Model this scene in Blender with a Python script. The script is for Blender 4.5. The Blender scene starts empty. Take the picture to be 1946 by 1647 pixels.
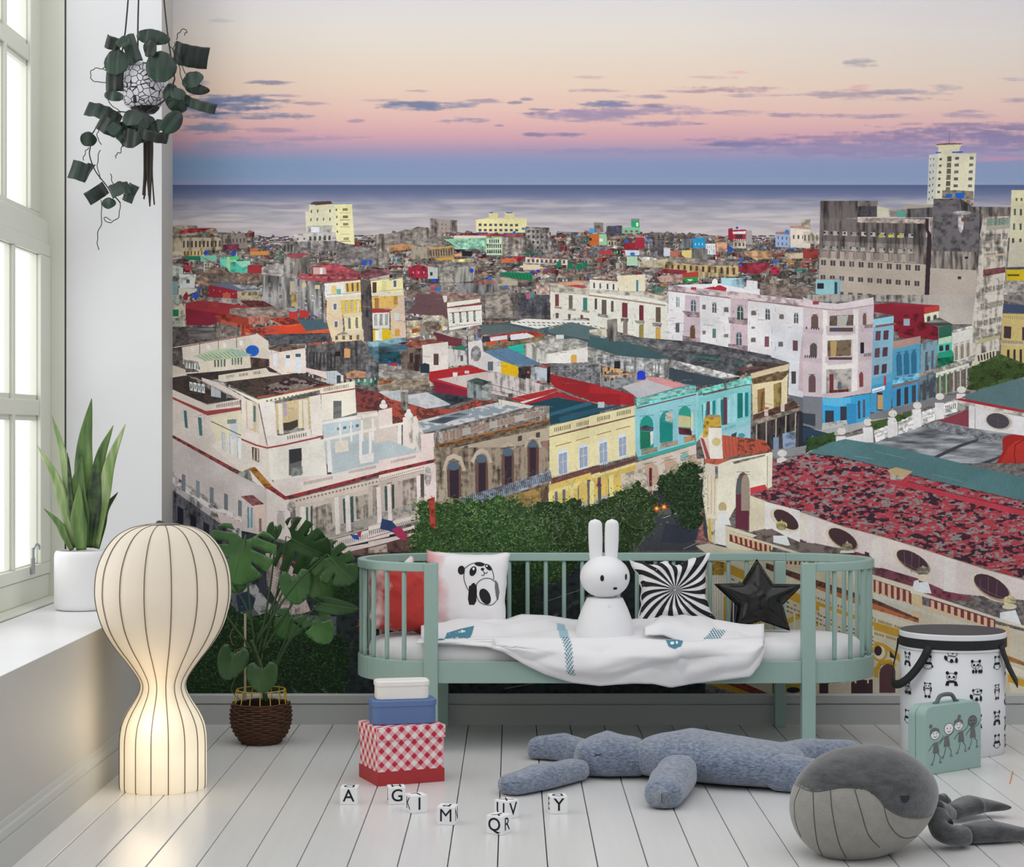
import bpy, bmesh, math, random
import numpy as np
from mathutils import Vector, Matrix, noise
from mathutils.geometry import delaunay_2d_cdt
random.seed(4)
PI = math.pi
SC = bpy.context.scene
COL = SC.collection
# ---------------------------------------------------------------- camera, sky light, window light, exposure
FPX, CX, CY, DW = 3500.0, 973.0, 821.0, 6.318      # focal length (px), vanishing point, distance of the mural wall
cam = bpy.data.cameras.new('camera'); camo = bpy.data.objects.new('camera', cam); COL.objects.link(camo)
camo.location = (0, 0, 1.0); camo.rotation_euler = (PI/2, 0, 0)
cam.sensor_width = 36; cam.lens = FPX/1946*36; cam.shift_y = (CY-823.5)/1946; cam.clip_start = .05; cam.clip_end = 60
SC.camera = camo
SC.view_settings.view_transform = 'Standard'; SC.view_settings.look = 'None'; SC.view_settings.gamma = 1
SC.view_settings.use_curve_mapping = False; SC.view_settings.exposure = 0.0
WLD = bpy.data.worlds.new('daylight'); SC.world = WLD; WLD.use_nodes = True
WLD.node_tree.nodes['Background'].inputs[0].default_value = (0.97, 0.985, 1.0, 1)
WLD.node_tree.nodes['Background'].inputs[1].default_value = 1.36
def area(name, loc, rot, sx, sy, power, col):
    l = bpy.data.lights.new(name, 'AREA'); l.shape = 'RECTANGLE'; l.size = sx; l.size_y = sy; l.energy = power; l.color = col
    o = bpy.data.objects.new(name, l); COL.objects.link(o); o.location = loc; o.rotation_euler = rot; return o
area('window_daylight', (-2.6, 5.0, 1.75), (0, -PI/2+.12, 0), 2.6, 2.4, 28, (1.0, 1.0, 1.0))
SC.cycles.use_denoising = True
SC.cycles.max_bounces = 6; SC.cycles.transparent_max_bounces = 8
# ---------------------------------------------------------------- helpers
def W(px, py, Y): return Vector(((px-CX)*Y/FPX, Y, 1-(py-CY)*Y/FPX))
def floorp(px, py): Y = FPX/(py-CY); return Vector(((px-CX)*Y/FPX, Y, 0))
def lin(h):
    if isinstance(h, str): h = [int(h[i:i+2], 16) for i in (0, 2, 4)]
    return [((c/255+.055)/1.055)**2.4 if c > 10 else c/255/12.92 for c in h]
def mat(name, col, rough=.6, metal=0, spec=.5, bump=0, bscale=60, var=0, vscale=8, sheen=0, emis=None, es=0, coat=0, stretch=None):
    m = bpy.data.materials.new(name); m.use_nodes = True; nt = m.node_tree; b = nt.nodes['Principled BSDF']
    c = lin(col); b.inputs['Base Color'].default_value = (*c, 1); b.inputs['Roughness'].default_value = rough
    b.inputs['Metallic'].default_value = metal; b.inputs['Specular IOR Level'].default_value = spec
    if sheen: b.inputs['Sheen Weight'].default_value = sheen
    if coat: b.inputs['Coat Weight'].default_value = coat; b.inputs['Coat Roughness'].default_value = .15
    if emis: b.inputs['Emission Color'].default_value = (*lin(emis), 1); b.inputs['Emission Strength'].default_value = es
    tc = nt.nodes.new('ShaderNodeTexCoord')
    def nz(scale, det=4):
        n = nt.nodes.new('ShaderNodeTexNoise'); n.inputs['Scale'].default_value = scale; n.inputs['Detail'].default_value = det
        src = tc.outputs['Object']
        if stretch:
            mp = nt.nodes.new('ShaderNodeMapping'); mp.inputs['Scale'].default_value = stretch; nt.links.new(src, mp.inputs[0]); src = mp.outputs[0]
        nt.links.new(src, n.inputs['Vector']); return n
    if var:
        n = nz(vscale); r = nt.nodes.new('ShaderNodeMapRange'); r.inputs[1].default_value = .3; r.inputs[2].default_value = .7
        r.inputs[3].default_value = 1-var; r.inputs[4].default_value = 1+var
        nt.links.new(n.outputs[0], r.inputs[0]); mx = nt.nodes.new('ShaderNodeVectorMath'); mx.operation = 'SCALE'
        mx.inputs[0].default_value = c; nt.links.new(r.outputs[0], mx.inputs['Scale']); nt.links.new(mx.outputs[0], b.inputs['Base Color'])
    if bump:
        n = nz(bscale, 3); bp = nt.nodes.new('ShaderNodeBump'); bp.inputs['Strength'].default_value = bump; bp.inputs['Distance'].default_value = .004
        nt.links.new(n.outputs[0], bp.inputs['Height']); nt.links.new(bp.outputs[0], b.inputs['Normal'])
    return m
class MB:
    """collects shapes and links them as ONE mesh object"""
    def __init__(s): s.v = []; s.f = []; s.m = []; s.uv = {}
    def add(s, vs, fs, mi=0):
        o = len(s.v); s.v += [tuple(p) for p in vs]; s.f += [tuple(i+o for i in f) for f in fs]; s.m += [mi]*len(fs); return s
    def box(s, a, b, mi=0):
        x0, y0, z0 = a; x1, y1, z1 = b
        return s.add([(x0, y0, z0), (x1, y0, z0), (x1, y1, z0), (x0, y1, z0), (x0, y0, z1), (x1, y0, z1), (x1, y1, z1), (x0, y1, z1)],
                     [(0, 3, 2, 1), (4, 5, 6, 7), (0, 1, 5, 4), (1, 2, 6, 5), (2, 3, 7, 6), (3, 0, 4, 7)], mi)
    def tube(s, pts, r, n=8, cap=True, mi=0, flat=None, up=Vector((0, 0, 1))):
        pts = [Vector(p) for p in pts]; rs = r if hasattr(r, '__len__') else [r]*len(pts); vs = []; prev = None
        for i, p in enumerate(pts):
            t = (pts[min(i+1, len(pts)-1)]-pts[max(i-1, 0)]).normalized()
            if prev is None: a = t.cross(up); a = a if a.length > 1e-3 else t.cross(Vector((0, 1, 0)))
            else: a = prev-t*prev.dot(t)
            a.normalize(); prev = a; b = a.cross(t); fl = 1 if flat is None else flat
            for k in range(n):
                u = 2*PI*k/n; vs.append(p+a*math.cos(u)*rs[i]+b*math.sin(u)*rs[i]*fl)
        fs = [(i*n+k, i*n+(k+1) % n, (i+1)*n+(k+1) % n, (i+1)*n+k) for i in range(len(pts)-1) for k in range(n)]
        if cap: fs += [tuple(range(n-1, -1, -1)), tuple((len(pts)-1)*n+k for k in range(n))]
        return s.add(vs, fs, mi)
    def lathe(s, prof, n=48, c=(0, 0, 0), mi=0, rfun=None):
        vs = []; fs = []
        for j, (r, z) in enumerate(prof):
            for k in range(n):
                a = 2*PI*k/n; rr = r*(rfun(a, j) if rfun else 1); vs.append((c[0]+rr*math.cos(a), c[1]+rr*math.sin(a), c[2]+z))
        for j in range(len(prof)-1):
            for k in range(n): fs.append((j*n+k, j*n+(k+1) % n, (j+1)*n+(k+1) % n, (j+1)*n+k))
        if prof[0][0] < 1e-5 or True: fs.append(tuple(range(n-1, -1, -1))); fs.append(tuple((len(prof)-1)*n+k for k in range(n)))
        return s.add(vs, fs, mi)
    def grid(s, fn, nu, nv, mi=0, closeu=False):
        vs = [fn(i/(nu if closeu else nu-1), j/(nv-1)) for j in range(nv) for i in range(nu)]
        fs = [(j*nu+i, j*nu+(i+1) % nu, (j+1)*nu+(i+1) % nu, (j+1)*nu+i) for j in range(nv-1) for i in range(nu if closeu else nu-1)]
        return s.add(vs, fs, mi)
    def build(s, name, mats, parent=None, smooth=False, bevel=0, sub=0, loc=None, rot=None, solid=0, seg=2):
        me = bpy.data.meshes.new(name); me.from_pydata(s.v, [], s.f)
        for m in (mats if isinstance(mats, (list, tuple)) else [mats]): me.materials.append(m)
        if any(s.m): me.polygons.foreach_set('material_index', s.m)
        bm = bmesh.new(); bm.from_mesh(me)
        bmesh.ops.recalc_face_normals(bm, faces=bm.faces); bm.to_mesh(me); bm.free()
        if smooth: me.polygons.foreach_set('use_smooth', [True]*len(me.polygons))
        o = bpy.data.objects.new(name, me); COL.objects.link(o)
        if loc is not None: o.location = loc
        if rot is not None: o.rotation_euler = rot
        if parent is not None:
            o.parent = parent
        if solid: md = o.modifiers.new('thickness', 'SOLIDIFY'); md.thickness = solid; md.offset = 0
        if bevel: md = o.modifiers.new('edge', 'BEVEL'); md.width = bevel; md.segments = seg; md.limit_method = 'ANGLE'; md.angle_limit = .6; md.harden_normals = False
        if sub: md = o.modifiers.new('smooth', 'SUBSURF'); md.levels = sub; md.render_levels = sub
        return o
def empty(name, loc, rot=0):
    o = bpy.data.objects.new(name, None); COL.objects.link(o); o.location = loc; o.rotation_euler = (0, 0, rot); o.empty_display_size = .05; return o
def tag(o, label=None, cat=None, group=None, kind=None):
    for k, v in (('label', label), ('category', cat), ('group', group), ('kind', kind)):
        if v: o[k] = v
    return o
def bez(pts, n=16):
    """smooth curve through the points"""
    P = [Vector(p) for p in pts]; P = [P[0]*2-P[1]]+P+[P[-1]*2-P[-2]]; out = []
    seg = len(P)-3
    for i in range(seg):
        for k in range(n):
            t = k/n; a, b, c, d = P[i:i+4]
            out.append(.5*((2*b)+(c-a)*t+(2*a-5*b+4*c-d)*t*t+(3*b-3*c+d-a)*t**3))
    out.append(P[-2]); return out
def densify(poly, L):
    out = []
    for i in range(len(poly)):
        a, b = poly[i], poly[(i+1) % len(poly)]; n = max(1, int(math.hypot(b[0]-a[0], b[1]-a[1])/L))
        out += [(a[0]+(b[0]-a[0])*k/n, a[1]+(b[1]-a[1])*k/n) for k in range(n)]
    return out
def fill2d(poly, L):
    """triangulated planar polygon with inner points spaced L"""
    poly = densify(poly, L); xs = [p[0] for p in poly]; ys = [p[1] for p in poly]
    def inside(x, y):
        r = False; j = len(poly)-1
        for i in range(len(poly)):
            if (poly[i][1] > y) != (poly[j][1] > y) and x < (poly[j][0]-poly[i][0])*(y-poly[i][1])/(poly[j][1]-poly[i][1])+poly[i][0]: r = not r
            j = i
        return r
    pts = [Vector(p) for p in poly]; x = min(xs)+L/2
    while x < max(xs):
        y = min(ys)+L/2
        while y < max(ys):
            if inside(x, y): pts.append(Vector((x+L*.1*math.sin(y*91), y)))
            y += L
        x += L
    n = len(poly)
    r = delaunay_2d_cdt(pts, [(i, (i+1) % n) for i in range(n)], [list(range(n))], 1, 1e-7)
    return [tuple(v) for v in r[0]], [tuple(f) for f in r[2]]
def decal(mb, surf, poly, L, off=.0008, mi=0):
    """flat print laid on a surface: surf(u, v, offset) gives the point"""
    vs, fs = fill2d(poly, L); mb.add([surf(u, v, off) for u, v in vs], fs, mi)
def dstroke(mb, surf, pts, w, off=.0009, n=6, closed=False):
    """drawn line: a strip of quads on the surface"""
    P = [Vector((p[0], p[1], 0)) for p in (bez([(a, b, 0) for a, b in pts], n) if len(pts) > 2 and not closed else [(a, b, 0) for a, b in (list(pts)+[pts[0]] if closed else pts)])]; vs = []
    for i, p in enumerate(P):
        a, b = (P[i-1] if i else (P[-2] if closed else P[0])), (P[i+1] if i < len(P)-1 else (P[1] if closed else P[-1])); t = (b-a).normalized() if (b-a).length > 0 else Vector((1, 0, 0)); nn = Vector((-t.y, t.x, 0))*w/2
        vs += [surf(p.x+nn.x, p.y+nn.y, off), surf(p.x-nn.x, p.y-nn.y, off)]
    mb.add(vs, [(i*2, i*2+1, i*2+3, i*2+2) for i in range(len(P)-1)])
def stroke(pts, w, n=6):
    P = [Vector((p[0], p[1], 0)) for p in (bez([(a, b, 0) for a, b in pts], n) if len(pts) > 2 else [(a, b, 0) for a, b in pts])]; L = []; R = []
    for i, p in enumerate(P):
        t = (P[min(i+1, len(P)-1)]-P[max(i-1, 0)]); t = t.normalized() if t.length > 0 else Vector((1, 0, 0)); nn = Vector((-t.y, t.x, 0))*w/2
        L.append((p.x+nn.x, p.y+nn.y)); R.append((p.x-nn.x, p.y-nn.y))
    return L+R[::-1]
def oval(cx, cy, rx, ry, ang=0, n=20):
    c, s = math.cos(math.radians(ang)), math.sin(math.radians(ang))
    return [(cx+rx*math.cos(t)*c-ry*math.sin(t)*s, cy+rx*math.cos(t)*s+ry*math.sin(t)*c) for t in [2*PI*k/n for k in range(n)]]
# ------------------------------------------------------------------ mural print (flat wallpaper), drawn in code
MX0, MX1, MY0, MY1, SS = 327, 2070, -150, 1322, 2
_rng = np.random.default_rng(7)
MWp, MHp = (MX1-MX0), (MY1-MY0)
def vnoise(sx, sy, seed, octs=2):
    r = np.random.default_rng(seed); out = np.zeros((MHp, MWp), np.float32); tot = 0
    for o in range(octs):
        px, py = max(1.0, sx/2**o), max(1.0, sy/2**o); a = 0.5**o
        gw, gh = int(MWp/px)+3, int(MHp/py)+3
        g = r.random((gh, gw)).astype(np.float32)
        xs = np.arange(MWp)/px; ys = np.arange(MHp)/py
        xi = xs.astype(int); yi = ys.astype(int); fx = (xs-xi).astype(np.float32); fy = (ys-yi).astype(np.float32)
        fx = fx*fx*(3-2*fx); fy = fy*fy*(3-2*fy)
        top = g[:, xi]*(1-fx)+g[:, xi+1]*fx
        out += a*(top[yi]*(1-fy)[:, None]+top[yi+1]*fy[:, None]); tot += a
    return out/tot
NG = vnoise(2.2, 2.2, 1, 1); NM = vnoise(9, 7, 2, 3); NV = vnoise(5, 34, 3, 3); NH = vnoise(40, 5, 4, 3); NB = vnoise(46, 40, 5, 3)
NR = vnoise(20, 6.5, 6, 3); NR2 = vnoise(26, 8, 8, 3); ND = vnoise(5, 3, 9, 2)
NF = vnoise(8, 3.2, 12, 2); NF2 = vnoise(9, 3.4, 13, 2)
CV = np.zeros((MHp*SS, MWp*SS, 3), np.float32)
TX = [0.0, 0.0, 1.0]
def hx(c): return np.array([int(c[i:i+2], 16) for i in (0, 2, 4)], np.float32)
def tr(p): return (TX[0]+p[0]/TX[2], TX[1]+p[1]/TX[2])
def _sh(sl_y, sl_x, mask, col, tex, alpha=1.0):
    ys = np.arange(sl_y.start, sl_y.stop)//SS; xs = np.arange(sl_x.start, sl_x.stop)//SS
    ix = np.ix_(ys, xs)
    n = NG[ix]-0.5
    k = 1+n*0.07
    c = np.broadcast_to(col, mask.shape+(3,)).copy()
    if 's' in tex: k = k*(1-0.85*np.clip(NV[ix]*0.6+NM[ix]*0.4-0.46, 0, 1)*2.2)
    if 'S' in tex: k = k*(1-0.85*np.clip(NV[ix]*0.7+NB[ix]*0.3-0.40, 0, .4)*2.0)
    if 'm' in tex: k = k*(1-0.9*np.clip(NM[ix]-0.46, 0, 1)*1.15)
    if 'h' in tex: k = k*(1-0.8*np.clip(NH[ix]-0.45, -.2, 1)*1.5)
    if 'd' in tex: k = k*(0.70+0.62*np.clip(NM[ix]*1.3+ND[ix]*0.9-0.62, 0, 1.0))
    if 'b' in tex: k = k*(0.92+0.17*NB[ix])
    if 'r' in tex:
        v = NR[ix]*.30+NF[ix]*.55+0.30*(ND[ix]-.5)+.075; v2 = NR2[ix]*.32+NF2[ix]*.52+0.28*(ND[ix]-.5)+.08
        grey = np.array([150, 138, 136], np.float32); dark = np.array([62, 40, 52], np.float32)
        m1 = np.clip((v-0.51)*22, 0, 1)[..., None]; m2 = np.clip((v2-0.535)*26, 0, 1)[..., None]; c = c*(.86+.3*NF[ix][..., None])
        c = c*(1-m1)+grey*(.85+.3*NF2[ix][..., None])*m1; c = c*(1-m2)+dark*m2
    if 't' in tex:
        m1 = (NM[ix]*.6+ND[ix]*.5 > 0.58)[..., None]
        c = np.where(m1, c*0.45+100*0.25, c)
    if 'w' in tex:
        m1 = np.clip((NR[ix]*.7+NM[ix]*.4-0.53)*9, 0, 1)[..., None]
        c = c*(1-m1)+np.array([205, 203, 204], np.float32)*m1
    c = np.clip(c*k[..., None], 0, 255)
    a = (mask*alpha)[..., None]
    reg = CV[sl_y, sl_x]
    CV[sl_y, sl_x] = reg*(1-a)+c*a
def rawpoly(pts, col, tex='-', alpha=1.0):
    P = np.array(pts, np.float64); P = (P-[MX0, MY0])*SS
    x0, y0 = np.floor(P.min(0)).astype(int); x1, y1 = np.ceil(P.max(0)).astype(int)
    x0 = max(0, x0); y0 = max(0, y0); x1 = min(MWp*SS, x1+1); y1 = min(MHp*SS, y1+1)
    if x1 <= x0 or y1 <= y0: return
    X = np.arange(x0, x1)+0.5; Y = (np.arange(y0, y1)+0.5)
    ins = np.zeros((y1-y0, x1-x0), bool)
    n = len(P)
    for i in range(n):
        ax, ay = P[i]; bx, by = P[(i+1) % n]
        if ay == by: continue
        rows = (Y >= min(ay, by)) & (Y < max(ay, by))
        if not rows.any(): continue
        xc = ax+(Y[rows]-ay)*(bx-ax)/(by-ay)
        ins[rows] ^= (X[None, :] >= xc[:, None])
    if not ins.any(): return
    _sh(slice(y0, y1), slice(x0, x1), ins.astype(np.float32), col, tex, alpha)
def poly(pts, col, tex='-', alpha=1.0): rawpoly([tr(p) for p in pts], hx(col) if isinstance(col, str) else col, tex, alpha)
def line(pts, col, w, tex='-', alpha=1.0):
    q = [np.array(tr(p)) for p in pts]; c = hx(col) if isinstance(col, str) else col
    for a, b in zip(q[:-1], q[1:]):
        d = b-a; L = max(1e-6, np.hypot(*d)); nrm = np.array([-d[1], d[0]])/L*w/2; e = d/L*w*0.15
        rawpoly([a-e+nrm, b+e+nrm, b+e-nrm, a-e-nrm], c, tex, alpha)
def ell(cx, cy, rx, ry, ang, col, tex='-', alpha=1.0, n=18):
    t = np.linspace(0, 2*math.pi, n, endpoint=False); ca, sa = math.cos(math.radians(ang)), math.sin(math.radians(ang))
    poly([(cx+rx*math.cos(u)*ca-ry*math.sin(u)*sa, cy+rx*math.cos(u)*sa+ry*math.sin(u)*ca) for u in t], col, tex, alpha)
def bil(q, u, v):
    a, b, c, d = [np.array(p, float) for p in q]
    return (a*(1-u)+b*u)*(1-v)+(d*(1-u)+c*u)*v
def wins(q, nx, ny, fw, fh, col, tex, u0=0, u1=1):
    for j in range(ny):
        for i in range(nx):
            ca, cb = (i+.5-fw/2)/nx, (i+.5+fw/2)/nx; ra, rb = (j+.5-fh/2)/ny, (j+.5+fh/2)/ny
            if 'j' in tex and _rng.random() < .12: continue
            if 'a' in tex:
                m = ra+(rb-ra)*.28; pts = [bil(q, ca, rb), bil(q, ca, m)]
                for t in (30, 60, 90, 120, 150): pts.append(bil(q, (ca+cb)/2-(cb-ca)/2*math.cos(math.radians(t)), m-(m-ra)*math.sin(math.radians(t))))
                pts += [bil(q, cb, m), bil(q, cb, rb)]
            else: pts = [bil(q, ca, ra), bil(q, cb, ra), bil(q, cb, rb), bil(q, ca, rb)]
            c = hx(col)*(0.85+0.3*_rng.random()) if 'v' in tex else col
            poly(pts, c, tex.replace('a', '').replace('v', '').replace('j', ''))
            P3 = [np.array(tr(bil(q, a_, b_))) for a_, b_ in ((ca, ra), (cb, rb))]
            if P3[1][1]-P3[0][1] > 5 and 3 < P3[1][0]-P3[0][0] < 40 and '-' not in tex:
                e_ = .12*(cb-ca); line([bil(q, ca-e_, rb), bil(q, cb+e_, rb)], 'd8d0c6', 1.0, '-', .55); line([bil(q, ca, ra), bil(q, cb, ra)], '1c1818', .9, '-', .5)
                line([bil(q, ca, ra+(rb-ra)*.1), bil(q, ca, rb)], '1c1818', .7, '-', .4)
            if 'x' in tex:
                line([bil(q, (ca+cb)/2, ra), bil(q, (ca+cb)/2, rb)], 'd8dade', .9); line([bil(q, ca, (ra*.6+rb*.4)), bil(q, cb, (ra*.6+rb*.4))], 'd8dade', .8)
def leafy(pts, cols, n, size, seed=1, edge=6):
    """foliage: clumps of dark mass plus thousands of small leaf specks"""
    r = np.random.default_rng(seed); q = np.array([tr(p) for p in pts]); ctr = q.mean(0)
    c = hx(cols[0]); rag = []
    for i in range(len(q)):
        a, b = q[i], q[(i+1) % len(q)]; m = max(2, int(np.hypot(*(b-a))/5))
        for k in range(m): p = a+(b-a)*k/m; rag.append(p+(ctr-p)*abs(r.normal(.04, .06))+r.normal(0, edge*.45, 2))
    rawpoly(rag, c, 'm')
    x0, y0 = q.min(0); x1, y1 = q.max(0); k = 0
    n = int(n*2.4)
    while k < n:
        x, y = r.uniform(x0, x1), r.uniform(y0, y1); k += 1
        ins = False; j = len(q)-1
        for i in range(len(q)):
            if (q[i][1] > y) != (q[j][1] > y) and x < (q[j][0]-q[i][0])*(y-q[i][1])/(q[j][1]-q[i][1])+q[i][0]: ins = not ins
            j = i
        if not ins: continue
        x += r.normal(0, edge*.9); y += r.normal(0, edge*.9); s = size*.8*r.uniform(.35, 1.2); t = (y-y0)/(y1-y0+1)
        gx, gy = int(min(max(x-MX0, 0), MWp-1)), int(min(max(y-MY0, 0), MHp-1)); clump = NM[gy, gx]*.6+NB[gy, gx]*.4
        li = int(r.integers(0, len(cols)-1)); cc = hx(cols[1+li])*np.clip(.35+1.25*clump+r.normal(0, .1), .3, 1.15)*(1.05-.25*t)
        a = r.uniform(0, 6.28)
        rawpoly([(x+s*math.cos(a+b)*f, y+s*math.sin(a+b)*f*.7) for b, f in ((0, 1.4), (1.2, .5), (2.4, .9), (3.3, 1.1), (4.6, .4))], cc, '-', .8)
def draw(src):
    for ln in src.strip().splitlines():
        t = ln.split()
        if not t or t[0][0] == '#': continue
        k = t[0]
        if k == 'o': TX[:] = [float(v) for v in t[1:4]]; continue
        pt = lambda ts: [tuple(float(v) for v in s.split(',')) for s in ts]
        if k == 'p': poly(pt(t[3:]), t[1], t[2])
        elif k == 'q':
            x0, y0, x1, y1 = [float(v) for v in t[3].split(',')]; poly([(x0, y0), (x1, y0), (x1, y1), (x0, y1)], t[1], t[2])
        elif k == 'w': wins(pt(t[7:11]), int(t[3]), int(t[4]), float(t[5]), float(t[6]), t[1], t[2])
        elif k == 'l': line(pt(t[3:]), t[1], float(t[2]))
        elif k == 'e':
            v = [float(a) for a in t[3].split(',')]; ell(v[0], v[1], v[2], v[3], v[4] if len(v) > 4 else 0, t[1], t[2])
# sky and sea -------------------------------------------------------------------------------------------------
def sky():
    ys = np.arange(MHp)+MY0; xs = np.arange(MWp)+MX0
    K = [(-150, (206, 207, 212)), (0, (218, 214, 214)), (60, (226, 217, 208)), (120, (229, 212, 197)), (165, (231, 206, 188)), (205, (230, 194, 182)),
         (235, (224, 180, 178)), (262, (208, 164, 176)), (285, (170, 152, 180)), (308, (138, 150, 186)), (335, (134, 152, 186)), (350, (146, 156, 186)),
         (351.5, (84, 98, 134)), (366, (104, 114, 148)), (384, (150, 150, 168)), (410, (170, 165, 174)), (450, (188, 177, 180)), (520, (188, 176, 178)), (1400, (120, 118, 120))]
    base = np.stack([np.interp(ys, [k[0] for k in K], [k[1][i] for k in K]) for i in range(3)], -1)
    im = np.repeat(base[:, None, :], MWp, 1).astype(np.float32)
    # bluer teal to the left above the horizon, greyer to the far right
    g = np.clip((800-xs)/600, 0, 1)[None, :, None]*np.clip(1-np.abs(ys-312)/34, 0, 1)[:, None, None]
    im += g*(np.array([112, 156, 184])-im)*.75
    g = np.clip((xs-1300)/700, 0, 1)[None, :, None]*np.clip((340-ys)/340, 0, 1)[:, None, None]
    im += g*(np.array([190, 186, 190])-im)*.38
    L = np.clip((470-xs)/150, 0, 1)[None, :, None]
    im *= 1-0.10*L
    sea = (ys > 368)[:, None]
    st = np.clip((NH-.5)*2.4, -.5, .6)[..., None]*np.clip((ys-362)/30, 0, 1)[:, None, None]
    im += st*np.array([17, 15, 14])
    gl = np.clip((vnoise(110, 9, 31, 3)-.54)*5, 0, 1)[..., None]*(np.clip((ys-372)/16, 0, 1)*np.clip((520-ys)/60, 0, 1))[:, None, None]
    im += gl*(np.array([208, 196, 192])-im)*.6
    def cloud(cx, cy, rx, ry, col, a, tilt=0):
        x0, x1 = int(max(0, cx-rx*1.4-MX0)), int(min(MWp, cx+rx*1.4-MX0)); y0, y1 = int(max(0, cy-ry*2.2-MY0)), int(min(MHp, cy+ry*2.2-MY0))
        if x1 <= x0 or y1 <= y0: return
        X = xs[x0:x1][None, :]; Y = ys[y0:y1][:, None]+tilt*(X-cx)
        d = 1-((X-cx)/rx)**2-((Y-cy)/ry)**2
        m = .9*np.clip(d*.95+(NH[y0:y1, x0:x1]-.5)*2.0+(NM[y0:y1, x0:x1]-.5)*.6, 0, 1)*np.clip(d+1.1, 0, 1)
        im[y0:y1, x0:x1] += (m*a)[..., None]*(np.array(col)-im[y0:y1, x0:x1])
    B = (104, 118, 156); V = (150, 134, 164); D = (112, 112, 148)
    for c in ((432, 198, 118, 22, B, .95), (385, 208, 60, 16, (92, 110, 146), .8), (500, 157, 50, 5, D, .7), (470, 219, 120, 9, B, .7), (400, 242, 60, 12, (104, 124, 156), .8), (380, 157, 26, 8, B, .6),
              (520, 246, 62, 6, V, .6), (590, 196, 34, 5, V, .6), (540, 182, 40, 4, V, .5), (790, 200, 76, 11, B, .9), (735, 190, 50, 3.5, D, .6), (860, 198, 55, 6, (120, 128, 164), .8), (922, 192, 36, 5, V, .7),
              (880, 228, 46, 6, (124, 128, 166), .85), (676, 229, 18, 4, V, .6), (800, 172, 26, 3, V, .6), (1046, 256, 62, 6, (124, 120, 160), .8), (1030, 209, 32, 4.5, D, .8), (1000, 187, 16, 4, D, .6), (978, 194, 14, 4, D, .6),
              (1150, 197, 66, 7, (112, 122, 160), .9), (1120, 219, 120, 13, (158, 142, 170), .85), (1200, 212, 170, 13, (160, 142, 172), .85), (1246, 199, 24, 5, D, .7), (1256, 234, 76, 7, (140, 132, 168), .8),
              (1130, 171, 60, 4, V, .5), (1225, 183, 46, 5, (146, 136, 166), .7), (1330, 173, 70, 4, (158, 134, 156), .7), (1400, 168, 100, 7, (172, 138, 158), .85), (1430, 181, 66, 4, V, .5), (1636, 120, 32, 9, (166, 160, 166), .8),
              (1620, 178, 110, 10, (170, 152, 168), .85), (1720, 175, 100, 7, (166, 154, 170), .8), (1632, 166, 34, 6, (224, 164, 164), .7), (1795, 166, 34, 7, (156, 148, 166), .6), (1736, 188, 70, 5, (156, 142, 168), .7), (1520, 218, 90, 5, (154, 138, 168), .8),
              (1650, 220, 110, 5, (154, 140, 168), .75), (1842, 217, 66, 8, (158, 146, 170), .8), (1416, 214, 60, 6, V, .5), (1930, 150, 50, 4, V, .4), (1960, 190, 60, 5, V, .6), (1120, 147, 30, 4, (190, 160, 166), .5), (1356, 147, 50, 4, (198, 164, 166), .5), (1390, 137, 30, 4, (226, 170, 168), .5),
              (418, 38, 24, 5, (196, 190, 194), .9), (1005, 215, 12, 3, D, .5), (947, 238, 10, 3, D, .5), (560, 262, 140, 6, (150, 140, 174), .6), (430, 275, 130, 10, (136, 146, 176), .6),
              (1440, 268, 130, 11, (156, 136, 172), .9), (1400, 274, 120, 5, (112, 122, 162), .8), (1600, 262, 160, 12, (160, 136, 170), .85), (1790, 256, 150, 17, (146, 132, 168), .95), (1980, 262, 190, 26, (138, 130, 168), .95),
              (1700, 282, 360, 18, (146, 138, 176), .85), (1900, 240, 220, 10, (144, 130, 164), .85), (1900, 302, 120, 7, (196, 150, 176), .8), (1240, 286, 330, 7, (150, 144, 180), .7)): cloud(*c)
    CV[:] = np.repeat(np.repeat(im, SS, 0), SS, 1)
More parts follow.
